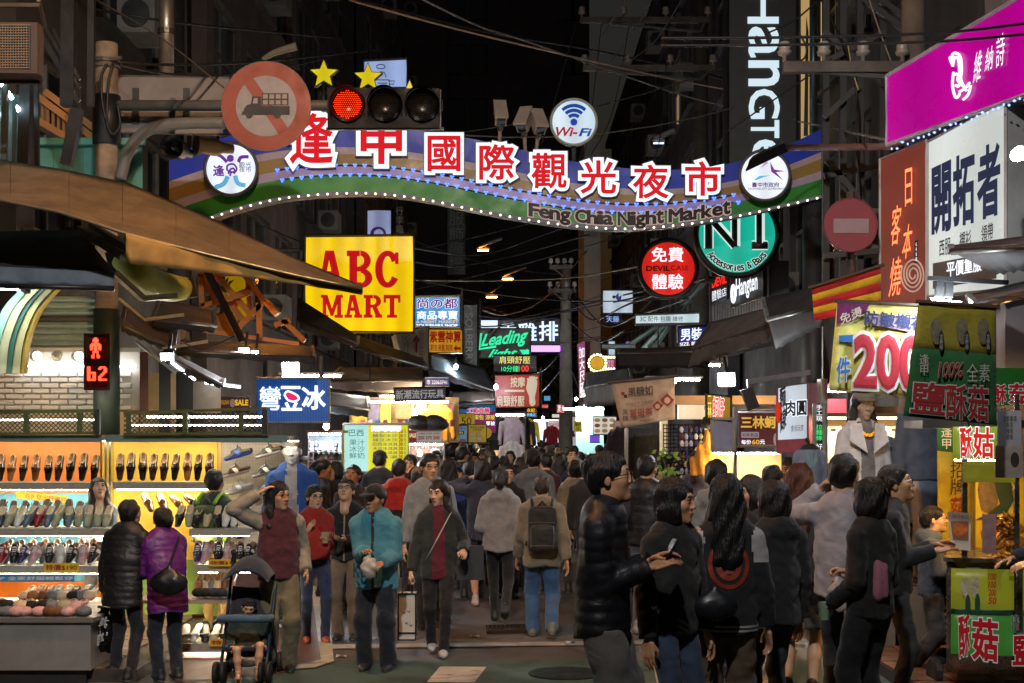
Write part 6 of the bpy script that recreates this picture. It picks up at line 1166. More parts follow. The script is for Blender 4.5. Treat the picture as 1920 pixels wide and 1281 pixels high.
# ---------------------------------------------------------------- shoes
def shoe_mesh(kind):
 if kind in ('dress', 'flat', 'sneaker', 'slipper', 'sandal'):
  U = [Cap((0, .1, .045), (0, -.02, .042), .036, .04, (1, 1, 1.05)), Cap((0, -.02, .036), (0, -.125, .022), .041, .027, (1.05, 1, .85))]; op = Ell((0, .075, .1), (.027, .062, .062)); sole = .014
  if kind == 'flat': op = Ell((0, .055, .085), (.03, .085, .055))
  if kind == 'sneaker': U.append(Cap((0, .035, .09), (0, -.045, .062), .026, .03)); U.append(Ell((0, .01, .1), (.022, .014, .032))); sole = .028
  if kind == 'slipper': U = [Cap((0, .1, .02), (0, -.06, .02), .036, .042, (1, 1, .5)), Ell((0, -.07, .04), (.06, .06, .04))]; op = Ell((0, .08, .09), (.03, .06, .06))
  if kind == 'sandal': U = [Cap((0, .1, .018), (0, -.1, .015), .034, .04, (1, 1, .45)), Cap((-.04, -.05, .02), (.04, -.06, .045), .014, .014), Cap((.04, -.04, .02), (-.04, -.07, .045), .014, .014)]; op = Ell((0, 2, 0), (.01, .01, .01))
  def post(g, p):
   if kind == 'slipper': g = g+.006*np.sin(p[..., 0]*300)*np.sin(p[..., 1]*280+p[..., 2]*200)
   return np.maximum(np.maximum(g, -op.d(p)), -p[..., 2])
  V, Q = sculpt(U, .0078, .015, post, pad=.03); C = V[Q].mean(1); m = np.zeros(len(Q), int); m[C[:, 2] < sole] = 1; m[op.d(C) < .006] = 2
  if kind == 'sneaker':
   m[(np.abs(C[:, 0]) < .018) & (np.abs(np.sin(C[:, 1]*150)) > .75) & (C[:, 1] < .0) & (C[:, 1] > -.07) & (C[:, 2] > .06)] = 1; m[(np.abs(C[:, 0]) > .03) & (np.abs(C[:, 1]-.02+C[:, 2]*.5) < .02) & (C[:, 2] > .03)] = 1
  if kind == 'dress': m[(np.abs(C[:, 0]) < .012) & (np.abs(np.sin(C[:, 1]*170)) > .8) & (np.abs(C[:, 1]+.02) < .03)] = 2
 me = bpy.data.meshes.new('shoe'); me.from_pydata(V.tolist(), [], Q.tolist()); me.polygons.foreach_set('material_index', m.astype(np.int32)); me.polygons.foreach_set('use_smooth', [True]*len(Q))
 for c in (0x222222, 0x888888, 0x443322): me.materials.append(mat(c, .4))
 return me
SM = {k: shoe_mesh(k) for k in ('dress', 'flat', 'sneaker', 'slipper', 'sandal')}; ORD = ['first', 'second', 'third', 'fourth', 'fifth', 'sixth', 'seventh', 'eighth', 'ninth', 'tenth', 'eleventh', 'twelfth', 'thirteenth', 'fourteenth', 'fifteenth', 'sixteenth']
CN = {0x17120f: 'black', 0x3a2418: 'dark brown', 0x6a4426: 'brown', 0x8a5c34: 'tan', 0xa8823e: 'ochre', 0x232c34: 'navy', 0xd8d4cc: 'white', 0x9c9a7c: 'olive', 0x8a1420: 'red', 0x6a6e70: 'grey', 0xc89a98: 'pink', 0x3a2a5c: 'purple', 0xc8b090: 'beige', 0x54626c: 'blue grey'}
def put_shoe(kind, col, px, py, d, tilt, yaw, label, grp, sole=None, lining=None, sc=1.0, gloss=None):
 o = link(bpy.data.objects.new({'dress': 'dress_shoe', 'flat': 'flat_shoe', 'sneaker': 'sneaker', 'slipper': 'slipper', 'sandal': 'sandal'}[kind], SM[kind])); tag(o, label, 'shoe', grp)
 R = Matrix.Rotation(yaw, 4, 'Z') @ Matrix.Rotation(tilt, 4, 'X'); o.rotation_euler = R.to_euler(); k = sc; o.scale = (k, k, k)
 toe = R.to_3x3() @ Vector((0, -.14, 0))*k; p = P(px, py, d); low = min((R.to_3x3() @ Vector((0, y, 0))).z*k for y in (-.15, .13)); o.location = (p.x, p.y, p.z-low+.002)
 ms = (mat(col, gloss if gloss is not None else {'dress': .16, 'slipper': .9}.get(kind, .45), var=.2, vs=14, coat=.5 if kind == 'dress' else 0), mat(sole if sole is not None else 0xb8b2a6, .6), mat(lining if lining is not None else 0x7a5c40, .7))
 for i, m_ in enumerate(ms): o.material_slots[i].link = 'OBJECT'; o.material_slots[i].material = m_
def row(kind, cols, x0, x1, y, d, tilt, place, grp, yaw=.0, sole=None, lining=None, sc=1.0, jit=.22):
 n = len(cols)
 for i, c in enumerate(cols):
  x = x0+(x1-x0)*(i+.5)/n; k = {'dress': 'dress shoe', 'flat': 'flat shoe'}.get(kind, kind); put_shoe(kind, c, x, y, d+random.uniform(0, .04), tilt, yaw+random.uniform(-jit, jit), '%s %s, %s from the left %s' % (CN[c], k, ORD[i], place), grp, sole, lining, sc*random.uniform(.95, 1.04))
K, DB, BR_, TN, OC, NV, WT, OL, RD_, GR, PK, PU, BE, BG = CN.keys()
row('dress', [K, TN, DB, BR_, K, DB, K, K, K], -8, 192, 904, 14.2, 1.15, 'on the top shelf against the orange panel', 'dress shoes on the top shelf', sole=0x2a1c14); row('dress', [DB, K, K, DB, DB, K, TN, K, DB], 216, 405, 903, 14.2, 1.15, 'on the top shelf against the yellow panel', 'dress shoes on the top shelf', sole=0x2a1c14)
row('flat', [NV, OL, WT, BG, RD_, BG, OL, GR, OL, OL, OL, OL], -5, 212, 990, 13.62, .62, 'in the front row below the blue panel', 'flats on the second shelf', lining=0xc8b090); row('flat', [NV, GR, K, NV, GR, NV, K, NV, K], -5, 180, 988, 13.9, .95, 'in the back row below the blue panel', 'flats on the second shelf', lining=0x8a7c6a); row('flat', [K, OL, K, BE, K, WT, WT], 330, 452, 990, 13.62, .6, 'in the row beside the shop man', 'flats on the second shelf', lining=0xc8b090)
row('dress', [BR_, BR_, TN, DB], 262, 372, 962, 14.1, .5, 'on the middle yellow shelf', 'flats on the second shelf', yaw=.7)
row('sneaker', [RD_, K, PU, PK, K, WT, K, PK, K], -4, 192, 1060, 13.2, .55, 'in the front sneaker row at left', 'sneakers on the third shelf', sole=0xd8d4d0, sc=1.05); row('sneaker', [GR, GR, BE, GR, GR, WT, GR, RD_], 5, 185, 1058, 13.45, .75, 'in the back sneaker row at left', 'sneakers on the third shelf', sole=0xd8d4d0); row('sneaker', [PU, PK, K, PK, K, K], 362, 480, 1058, 13.2, .55, 'in the sneaker row behind the stroller', 'sneakers on the third shelf', sole=0xd8d4d0, sc=1.05)
row('slipper', [BE, TN, BR_, GR, BE, K, GR, BE], 45, 185, 1130, 12.9, .45, 'on the low shelf behind the counter', 'slippers on the low shelf'); row('slipper', [GR, GR, PK, PK, PK, BR_, BR_, PK, GR], -12, 165, 1156, 11.25, .1, 'in the front row on the grey counter', 'furry slippers on the counter', jit=.4); row('slipper', [K, K, BE, K, K, GR, OL, PK], -5, 160, 1146, 11.6, .2, 'in the back row on the grey counter', 'furry slippers on the counter', jit=.5)
row('flat', [TN, BE, GR, BE, BR_, PK], 370, 440, 1114, 12.95, .5, 'on the low shelf left of the stroller', 'flats on the low shelf', lining=0xa07850); row('slipper', [K, K, NV, NV, GR], 368, 438, 1120, 12.35, .1, 'on the red legged table', 'slippers on the table'); row('sandal', [WT, WT, K, BE, K], 340, 432, 1205, 12.7, .5, 'on the lowest shelf beside the stroller', 'sandals on the lowest shelf')
for i, (x, y, c, sl) in enumerate(((450, 866, K, 0x2848a8), (508, 862, K, 0xb8b4b0), (446, 899, DB, 0xd8d0cc), (503, 898, NV, 0xd8d8d8), (452, 931, GR, 0xb8b4b0), (506, 934, GR, 0xd0ccc4))): put_shoe('sneaker', c, x, y, SD-.16, .25, -1.45, ['upper left', 'upper right', 'middle left', 'middle right', 'lower left', 'lower right'][i]+' running shoe on the pegboard', 'running shoes on the pegboard', sole=sl, sc=1.05)
# ---------------------------------------------------------------- floodlights
def flood(px, py, d, w, h, st, label, col=0xf4f8ff, rx=.35, rz=0, aim=None):
 root = thing('floodlight', label, 'floodlight', P(px, py+h/2, d)); R = Matrix.Rotation(rz, 3, 'Z') @ Matrix.Rotation(rx, 3, 'X'); c = P(px, py, d); W_, H_ = w/F*d, h/F*d
 q = MB(); q.hexa([c+R @ Vector(v) for v in ((-W_*.58, 0, -H_*.6), (W_*.58, 0, -H_*.6), (W_*.58, 0, H_*.6), (-W_*.58, 0, H_*.6), (-W_*.4, .12, -H_*.4), (W_*.4, .12, -H_*.4), (W_*.4, .12, H_*.4), (-W_*.4, .12, H_*.4))]); q.build('housing', paint(0x1c1c1e), root)
 q = MB(); q.slab([c+R @ Vector(v) for v in ((-W_/2, -.006, -H_/2), (W_/2, -.006, -H_/2), (W_/2, -.006, H_/2), (-W_/2, -.006, H_/2))], R @ Vector((0, .004, 0))); q.build('lamp_glass', glow(col, st), root)
 q = MB(); q.bar(c+R @ Vector((0, .1, 0)), c+Vector((0, .2, .25)), .03); q.build('bracket', metalm(0x3a3a3a), root)
flood(313, 669, 14.2, 22, 13, 30, 'small floodlight with blue white glare left of centre awnings', rx=.5); flood(458, 661, 16.4, 18, 16, 40, 'left of twin floodlights under the orange scaffold', rx=.4); flood(478, 665, 16.4, 12, 14, 40, 'right of twin floodlights under the orange scaffold', rx=.4); flood(545, 692, 17.0, 30, 24, 45, 'bright square floodlight above the blue bean sign', rx=.3)
for a, b_, lab in (((322, 680, 14.4), (365, 712, 15), 'slanting tube lamp beside the black awning'), ((385, 718, 15.2), (450, 726, 15.6), 'level tube lamp at the awning tip')):
 root = thing('tube_lamp', lab, 'lamp', P(*b_)); q = MB(); q.tube([P(*a), P(*b_)], .013, n=8); q.build('tube', raw(0xeaf2ff, 9), root); q = MB(); q.bar(P(a[0], a[1]-3, a[2]+.03), P(b_[0], b_[1]-3, b_[2]+.03), .04, .02); q.build('fixture', paint(0xa8acb0), root)
root = thing('flat_lamp', 'flat white panel lamp under the charcoal awning', 'lamp', P(15, 540, 12.9)); q = MB(); q.slab([P(-40, 532, 12.9), P(28, 532, 12.9), P(44, 545, 13.1), P(-40, 542, 13.1)], (0, .02, .02)); q.build('panel', glow(0xdff4f0, 4), root); q = MB(); q.bar(P(28, 530, 12.9), P(52, 548, 13.1), .06, .03); q.build('housing', paint(0x1c1c1c), root)
# ---------------------------------------------------------------- orange lit scaffold with plants
root = thing('roof_scaffold', 'orange lit wooden scaffold and planter on a low roof', 'scaffold', P(440, 650, 19))
wm2 = paint(0xa8702c, .7, .3)
for a, b_, dd in (((372, 515), (455, 512), 19), ((376, 515), (380, 575), 19), ((378, 575), (470, 548), 19), ((380, 520), (405, 565), 19.1), ((410, 520), (470, 590), 19.1), ((455, 512), (495, 565), 19), ((465, 515), (470, 600), 19.2), ((436, 625), (497, 565), 18.8), ((485, 568), (487, 632), 18.8), ((430, 560), (470, 542), 19.2), ((515, 610), (545, 600), 18.9), ((530, 600), (572, 640), 18.9), ((395, 520), (455, 600), 19.2)):
 q = MB(); q.bar(P(*a, dd), P(*b_, dd), .07); q.build('beam', wm2, root)
q = MB(); q.hexa([P(378, 592, 19.1), P(445, 586, 19.1), P(444, 628, 19.1), P(382, 622, 19.1), P(378, 590, 19.8), P(445, 584, 19.8), P(444, 626, 19.8), P(382, 622, 19.8)]); q.build('planter', paint(0xa8742c), root)
q = MB(); q.bar(P(380, 620, 19), P(560, 645, 19), .08, .05); q.bar(P(500, 566, 18.8), P(520, 590, 18.8), .22, .08); q.build('plank', paint(0xc08038), root)
q = MB(); q.bar(P(384, 500, 18.5), P(455, 640, 18.3), .07); q.build('black_strut', paint(0x14100e), root)
s = sign('shop_sign', 'yellow and red sign seen through the orange scaffold', 'sign', (420, 508, 470, 600), 20.5, lightbox(0xb89008, .55), .1, 0x3a2c10, .02); patch(s, [(425, 556), (446, 552), (446, 575), (425, 578)], glow(0x8a1a10, .5, False)); patch(s, [(393, 508), (418, 508), (418, 530), (393, 528)], glow(0xb02838, .4, False), -.02)
root = thing('potted_plant', 'spiky leafed plant on the orange scaffold planter', 'plant', P(415, 590, 19.3)); q = MB(); q.tube([P(415, 592, 19.3), P(415, 545, 19.3)], .02, n=5); q.build('stem', paint(0x4a3c1c), root); b = MB()
for i in range(46):
 c = P(408+random.uniform(-8, 18), 545+random.uniform(-12, 18), 19.3+random.uniform(-.15, .15)); a = random.uniform(0, 6.28); u = Vector((math.cos(a), random.uniform(-.5, .5), math.sin(a)))*.13; w = Vector((-math.sin(a), 0, math.cos(a)))*.022; b.add([c, c+u*.5+w, c+u, c+u*.5-w], [(0, 1, 2, 3)])
b.build('leaf_clump', mat(0x5a7a2c, .6, var=.3), root)
root = thing('added_roof_lamp', 'small added orange lamp lighting the roof scaffold', 'lamp', P(505, 505, 18)); q = MB(); q.lathe([(.05, 0), (.09, .06), (.03, .14), (0, .15)], P(505, 512, 17.6), 'Z', 10); q.build('shade', paint(0x3a2c1c), root, True)  # lamp added to give the scaffold its orange light
q = MB(); q.lathe([(.04, 0), (.07, -.02), (0, -.03)], P(505, 513, 17.6), 'Z', 10); q.build('bulb', glow(0xff9a38, 40), root, True)
s = sign('sale_poster', 'dark red holiday sale poster with yellow lettering', 'poster', (412, 745, 468, 772), 16, mat(0x4a1018, .5, emit=.2), .04, 0x1c1416, .01); letters('SALE', (441, 750, 465, 760), s.pl, glow(0xe8b830, .8, False), s.root, bold=.04); letters('HOLIDAY', (413, 751, 430, 758), s.pl, glow(0xc89830, .6, False), s.root, bold=.03); patch(s, disc_pts(436, 756, 5, 8, 14), mat(0xb8a8a8, .6, emit=.2), name='figure_print')
# ---------------------------------------------------------------- sodium street lamp above the junction
root = thing('street_lamp', 'orange street lamp on a tall pole above the junction, out of view', 'street lamp', (-1.4, 9.6, 7.6))
q = MB(); q.hexa([(-1.75, 9.3, 7.6), (-1.05, 9.3, 7.6), (-1.1, 9.35, 7.75), (-1.7, 9.35, 7.75), (-1.75, 9.9, 7.6), (-1.05, 9.9, 7.6), (-1.1, 9.85, 7.75), (-1.7, 9.85, 7.75)]); q.build('lamp_head', paint(0x55504a), root)
q = MB(); q.tube(smooth_path([(-1.7, 9.6, 7.7), (-3.5, 9.6, 8.1), (-6.2, 9.6, 8.0), (-6.4, 9.6, 7.0), (-6.4, 9.6, 0)], 6), .06, n=8); q.build('arm', paint(0x55504a), root, True)
q = MB(); q.slab([(-1.65, 9.4, 7.59), (-1.15, 9.4, 7.59), (-1.15, 9.8, 7.59), (-1.65, 9.8, 7.59)], (0, 0, -.02)); q.build('lamp_glass', glow(0xffa850, 30), root)
def lamp_light(root, energy, col, loc, aim, size, blend=.7):
 l = bpy.data.lights.new('lamp_light', 'SPOT'); l.energy = energy; l.color = col; l.spot_size = rad(size); l.spot_blend = blend; l.shadow_soft_size = .15; o = bpy.data.objects.new('lamp_light', l); link(o)
 o.parent = root; o.location = Vector(loc)-root.location; o.rotation_euler = (Vector(aim)-Vector(loc)).to_track_quat('-Z', 'Y').to_euler()
lamp_light(root, 650, (1, .62, .3), (-1.4, 9.6, 7.53), (-4.2, 13, 3), 105)
root = thing('street_lamp', 'added white fill lamp on a pole behind the viewer', 'street lamp', (-.6, 1, 8.9))  # unseen fill lamp, added to light the view from the front
q = MB(); q.hexa([(-1, .8, 8.9), (-.2, .8, 8.9), (-.25, .9, 9.02), (-.95, .9, 9.02), (-1, 1.2, 8.9), (-.2, 1.2, 8.9), (-.25, 1.1, 9.02), (-.95, 1.1, 9.02)]); q.build('lamp_head', paint(0x55504a), root)
q = MB(); q.tube(smooth_path([(-.9, 1, 9), (-5.5, 1, 9.2), (-6.8, 1, 8.4), (-6.8, 1, 0)], 6), .06, n=8); q.build('arm', paint(0x55504a), root, True)
lamp_light(root, 4000, (1, .96, .92), (-.6, 1, 8.82), (-1.0, 15, 2.8), 68, .8)
# ---------------------------------------------------------------- right hand shops
def hexbox(x0, y0, x1, y1, d0, d1, m, name, root):
 a, b_ = P(x0, y0, d0), P(x1, y1, d0); q = MB(); q.box(((a.x+b_.x)/2, (d0+d1)/2, (a.z+b_.z)/2), (b_.x-a.x, d1-d0, a.z-b_.z)); return q.build(name, m, root)
root = thing('shirt_shop', 'menswear shop with lit shelves of folded shirts at right', 'shop', P(1620, 815, 14)-Vector((0, 0, CH)))
hexbox(1545, 762, 1768, 1120, 14.3, 14.4, paint(0xa88c68, .6), 'back_wall', root); hexbox(1545, 775, 1770, 782, 13.6, 14.3, paint(0x6a5a48), 'shelf', root); hexbox(1545, 880, 1770, 886, 13.6, 14.3, paint(0x8a7050), 'shelf', root); hexbox(1545, 783, 1770, 785, 13.7, 13.8, glow(0xffe0b0, 7), 'shelf_lamp', root); hexbox(1540, 710, 1552, 1150, 13.5, 13.7, paint(0x9a948c), 'post', root)
hexbox(1515, 720, 1620, 735, 14.0, 14.2, paint(0x8a1c28), 'fascia', root); hexbox(1510, 730, 1520, 1100, 14.0, 14.2, paint(0x7a1824), 'post', root); hexbox(1525, 748, 1620, 774, 14.1, 14.2, lightbox(0xe05058, .9), 'lit_panel', root); hexbox(1535, 730, 1590, 735, 13.9, 14.0, glow(0xf4f4ff, 6), 'tube_lamp', root)
for i in range(5):
 x = 1562+i*38; r = thing('folded_shirt', ['white folded shirt under the red lit panel', 'white folded shirt left of the capped mannequin', 'pale folded shirt right of the capped mannequin', 'cream folded shirt beside the hanging denim', 'white folded shirt at the far shelf end'][i], 'shirt', P(x, 880, 13.9), 'shirts on the lit shelves')
 q = MB(); q.hexa([P(x-16, 800, 14.0), P(x+16, 800, 14.0), P(x+16, 868, 13.9), P(x-16, 868, 13.9), P(x-16, 800, 14.04), P(x+16, 800, 14.04), P(x+16, 868, 13.98), P(x-16, 868, 13.98)]); q.build('front', cloth([0xc8bcb4, 0xd0c8c0, 0xc8c8d0, 0xc8b8a0, 0xd0ccc8][i]), r)
 for sx in (-1, 1): q = MB(); q.slab([P(x+sx*2, 812, 13.97), P(x+sx*14, 798, 13.99), P(x+sx*15, 806, 13.98), P(x+sx*5, 824, 13.96)], (0, .015, 0)); q.build('collar', cloth(0xd8d0c8), r)
 q = MB(); q.slab([P(x-4, 804, 13.985), P(x+5, 804, 13.985), P(x+5, 809, 13.985), P(x-4, 809, 13.985)], (0, .004, 0)); q.build('size_label', paint(0x2a2428), r)
# mannequins
MS = 0xa08c7c
def mann(label, px, s, top, yaw, zoff, **k):
 figure(label, px, s, top, yaw, cat='mannequin', matskin=MS, zoff=zoff, group='shop window mannequins', **k); r = figure.last['root']
 q = MB(); q.box((r.location.x, r.location.y, zoff/2), (.6, .5, zoff)); one('plinth', q, paint(0x6a645c), 'block plinth under the '+label.split(' with ')[0], 'plinth')
mann('white jacketed mannequin with grey flat cap and gold chain', 1618, 212, 735, 8, .55, sex='f', hair='long', hc=0x171214, tg='jacket', tc=0xc8ccd4, tc2=0x77767c, tstyle='open', bulk=.018, collar=.0, cap=('flat', 0x77726c), lg='trousers', lc=0xb8b4b0, lw=.005, arms='idle')
h = figure.last; b = MB()
for i in range(13): a = math.pi*(i/12); c = h['M'] @ Vector((.075*math.cos(a), -.1-.03*math.sin(a), 1.45-.1*math.sin(a))); b.lathe([(.014, -.006), (.02, 0), (.014, .006)], c, 'Y', 8)
one('gold_chain', b, mat(0xc8a040, .2, metal=1, var=.1), 'chunky gold chain on the white jacketed mannequin', 'necklace')
b = MB()
for sx in (-1, 1): b.slab([Vector((sx*.03, -.185, 1.2)), Vector((sx*.17, -.15, 1.3)), Vector((sx*.15, -.1, 1.45)), Vector((sx*.06, -.12, 1.45))], (0, .02, 0))
raw_obj('lapel', np.array([tuple(v) for v in b.v]), b.f, cloth(0xd0d4dc), h['root'], world=False)
mann('magenta coated mannequin with black cap behind the fur cap one', 1637, 200, 824, 60, .35, sex='f', hair='long', hc=0x120e10, tg='coat', tc=0x7a1868, bulk=.02, cap=('flat', 0x131313), lc=0x1a1a1a)
mann('fur capped mannequin with white lapels and long black hair', 1664, 206, 822, -25, .3, sex='f', hair='long', hc=0x120e10, tg='jacket', tc=0x2a2626, tc2=0xb8b0ac, tstyle='open', bulk=.02, cap=('cap', 0x6a7274), lc=0x2a2626)
mann('headless looking mannequin in denim jacket with short denim skirt', 1728, 212, 705, 20, .62, sex='f', hair='long', hc=0x120e10, tg='denim_jacket', tc=0x4c5668, bulk=.016, lg='skirt', lc=0x5a6a80, arms='idle')
# suit dress form
r = thing('suit_form', 'headless dress form wearing a blue grey suit jacket', 'dress form', P(1518, 1010, 13.2)); pr = [Cap((0, 0, -.55), (0, 0, -.2), .15, .16, (1.15, .75, 1)), Cap((0, 0, -.2), (0, 0, .02), .165, .14, (1.2, .72, 1)), Cap((-.16, 0, .0), (.16, 0, .0), .065, .065), Cap((0, 0, .02), (0, 0, .1), .06, .055), Cap((.19, 0, -.02), (.24, .02, -.5), .06, .045), Cap((-.19, 0, -.02), (-.24, .02, -.5), .06, .045)]
V, Q = sculpt(pr, .016, .03, lambda g, p: g+wave(p, .003, 30, 1)); C = V[Q].mean(1); mi = np.where(C[:, 2] > .07, 1, 0); og = P(1518, 852, 13.2); V = V*.62; raw_obj('jacket', V+np.array(og), Q, [cloth(0x77809a), cloth(0x14181a)], r, True, mi)
q = MB(); q.tube([og+Vector((0, 0, .06)), og+Vector((-.015, -.02, .11)), og+Vector((-.04, -.02, .15))], .018, n=6); q.build('neck_knob', paint(0x1c2420), r); q = MB(); q.tube([og+Vector((0, 0, -.3)), (og.x, og.y, .02)], .025, n=8); q.lathe([(.22, 0), (.2, .03), (0, .04)], (og.x, og.y, 0), n=16); q.build('stand', metalm(), r)
for sx in (-1, 1): q = MB(); q.slab([og+Vector((sx*.012, -.085, -.13)), og+Vector((sx*.06, -.08, -.05)), og+Vector((sx*.045, -.06, .03)), og+Vector((sx*.012, -.08, .01))], (0, .012, 0)); q.build('lapel', cloth(0x6a8f90), r)
# white lit sign with cut characters, LED strip
s = sign('noodle_sign', 'glossy white lit sign with torn looking black red characters', 'sign', [(1458, 727), (1515, 718), (1515, 846), (1457, 850)], (14.2, 13.8), lightbox(0xc0ccd8, .9), .2, 0x6a2a34, .015); patch(s, [(1458, 825), (1514, 822), (1514, 846), (1457, 850)], mat(0x9a3a48, .5, emit=.3)); letters('肉圓', [(1474, 752), (1512, 750), (1512, 778), (1474, 780)], s.pl, bk, s.root, bold=.03, rim=.04, rim_m=wh, off=.03); letters('麵\n線', [(1462, 728), (1473, 722), (1474, 800), (1463, 812)], s.pl, bk, s.root, bold=.03, off=.03); patch(s, disc_pts(1460, 774, 6, 20, 20), glow(0xd0301c, .8, False), .02, 'red_swirl'); letters('食尚玩家', [(1483, 797), (1507, 796), (1507, 808), (1483, 810)], s.pl, bk, s.root, off=.02)
s = sign('led_strip_sign', 'narrow vertical LED sign with tiny green and white characters', 'sign', (1528, 757, 1546, 862), 13.3, paint(0x1c1c22), .12, 0x8a8880, .02); letters('手\n工\n現', (1530, 759, 1542, 790), s.pl, wh, s.root, off=.02); letters('拉\n麵\n條', (1530, 796, 1542, 826), s.pl, glow(0x40e878, 1.2, False), s.root, off=.02); letters('好\n吃', (1530, 832, 1542, 856), s.pl, wh, s.root, off=.02)
# oyster stall
root = thing('oyster_stall', 'food stall of steel posts with lit cream back and glass case', 'stall', P(1400, 815, 15)-Vector((0, 0, CH)))
hexbox(1335, 850, 1465, 1010, 15.4, 15.5, paint(0xd8b080, .5), 'back_board', root); hexbox(1330, 760, 1560, 768, 15.0, 15.4, metalm(0x8a8680), 'rail', root); hexbox(1340, 849, 1460, 852, 15.0, 15.1, glow(0xffe4b8, 9), 'tube_lamp', root); hexbox(1376, 764, 1382, 1150, 14.9, 15.0, metalm(0x8a8a8c), 'post', root); hexbox(1272, 752, 1322, 786, 16, 16.1, lightbox(0xf0d8b8, .9), 'lit_header', root); hexbox(1240, 786, 1252, 930, 16.2, 16.4, lightbox(0xf4dcae, .7), 'lit_pillar', root); hexbox(1240, 742, 1470, 758, 15.6, 16.0, paint(0xb89064), 'beam', root); hexbox(1340, 1010, 1465, 1120, 14.95, 15.5, metalm(0x77746e), 'counter', root)
s = sign('oyster_sign', 'maroon stall sign with yellow outlined characters and price 60', 'sign', (1384, 774, 1458, 837), 14.9, mat(0x6a1426, .5, emit=.25), .08, 0x8a8680, .02); yg = glow(0xe0b048, .8, False); letters('三林蚵', (1390, 781, 1455, 803), s.pl, yg, s.root, bold=.035, rim=.04, rim_m=bk, off=.016); patch(s, [(1390, 810), (1423, 810), (1423, 821), (1390, 821)], mat(0xc8bcc0, .5, emit=.3)); letters('35年老店', (1392, 812, 1421, 819), s.pl, bk, s.root, bold=.01, off=.016); letters('每份', (1390, 825, 1408, 833), s.pl, wh, s.root, bold=.015); letters('60', (1410, 825, 1424, 833), s.pl, yg, s.root, bold=.03); letters('元', (1425, 825, 1434, 833), s.pl, wh, s.root, bold=.015); patch(s, disc_pts(1455, 824, 5, 12, 18), mat(0xb8a8a0, .5))
s = sign('led_sign', 'small yellow sign with red glowing vertical characters', 'sign', [(1324, 739), (1371, 744), (1370, 790), (1326, 785)], 14.6, lightbox(0xb88c10, .5), .1, 0x3a2c30, .015); letters('二\n林', (1327, 742, 1334, 782), s.pl, glow(0xffe060, 1, False), s.root, bold=.02); letters('蚵', (1337, 745, 1347, 782), s.pl, glow(0xff4830, 1.6, False), s.root, bold=.02, rim=.04, rim_m=wh); letters('仔', (1348, 746, 1358, 784), s.pl, glow(0xff4830, 1.6, False), s.root, bold=.02, rim=.04, rim_m=wh)
r = thing('glass_case', 'steel framed clear display case beside the maroon sign', 'display case', P(1355, 850, 14.8))
q = MB()
for x in (1335, 1376):
 for d in (14.6, 15.0): q.bar(P(x, 785, d), P(x, 846, d), .03)
for y in (785, 846):
 for d in (14.6, 15.0): q.bar(P(1335, y, d), P(1376, y, d), .03)
q.build('frame', metalm(0x9a948c), r); q = MB(); q.slab([P(1336, 786, 14.6), P(1375, 786, 14.6), P(1375, 845, 14.6), P(1336, 845, 14.6)], (0, .006, 0)); q.build('pane', mat(0x9a9cb8, .1, var=.1, alpha=.55), r); q = MB(); q.bar(P(1336, 842, 14.8), P(1375, 842, 14.8), .3, .03); q.build('tray', metalm(0xb0b0b8), r)
# rack of small goods, robe, plant
r = thing('wire_rack', 'black wire grid rack hung with small patterned accessories', 'rack', P(1290, 900, 15.8))
for x0, x1 in ((1244, 1270), (1272, 1336)):
 q = MB()
 for x in np.arange(x0, x1, 6.5): q.tube([P(x, 795, 15.8), P(x, 925, 15.8)], .006, n=4)
 for y in np.arange(797, 925, 7): q.tube([P(x0, y, 15.8), P(x1, y, 15.8)], .006, n=4)
 q.build('grid', paint(0x1c1814), r)
k = 0; cols = (0x3a3670, 0xb8b0c8, 0x1c1c24, 0xc8c090, 0x5a2a3a, 0xd8d4d8)
for x in np.arange(1278, 1332, 9):
 for y in np.arange(800, 925, 13):
  k += 1; c = P(x+random.uniform(-1, 1), y, 15.72); q = MB(); w = .022; q.tube([c, c+Vector((0, 0, -.03)), c+Vector((0, 0, -.065))], [.008, .024, .014], n=6); o = one('accessory', q, mat(random.choice(cols), .5, var=.5, vs=60), 'small patterned accessory hanging on the black wire rack', 'accessory', 'accessories hanging on the wire rack')
r = thing('orange_robe', 'mustard robe hanging from a black hook by the wire rack', 'robe', P(1325, 875, 15.2)); pr = [Cap((0, 0, -.05), (-.03, 0, -.35), .04, .15, (1, .4, 1)), Cap((-.03, 0, -.35), (-.05, 0, -.52), .15, .14, (1, .4, 1))]; V, Q = sculpt(pr, .016, .02, lambda g, p: np.maximum(g+.012*np.sin(p[..., 0]*60+p[..., 2]*8), -.5-p[..., 2])); og = P(1328, 805, 15.2); raw_obj('cloth', V+np.array(og), Q, cloth(0xb87818), r, True); q = MB(); q.lathe([(.0, -.05), (.07, -.03), (.085, .02), (.05, .08), (0, .1)], og+Vector((0, 0, .05)), 'Z', 12); q.build('hood', cloth(0x141214), r, True)
r = thing('vine_plant', 'thin green vine climbing a lit wire grid', 'plant', P(1245, 930, 15.5)); q = MB(); q.tube(smooth_path([P(1238, 935, 15.5), P(1250, 890, 15.5), P(1240, 850, 15.5)], 5), .008, n=4); q.build('stem', paint(0x4a5a28), r); b = MB()
for i in range(40):
 c = P(1245+random.uniform(-14, 22), 840+random.uniform(0, 90), 15.45+random.uniform(-.05, .05)); a = random.uniform(0, 6.28); u = Vector((math.cos(a), 0, math.sin(a)))*.07; w = Vector((-math.sin(a), .3, math.cos(a)))*.022; b.add([c, c+u*.5+w, c+u, c+u*.5-w], [(0, 1, 2, 3)])
b.build('leaf_clump', mat(0x7a9a40, .6, var=.3), r)
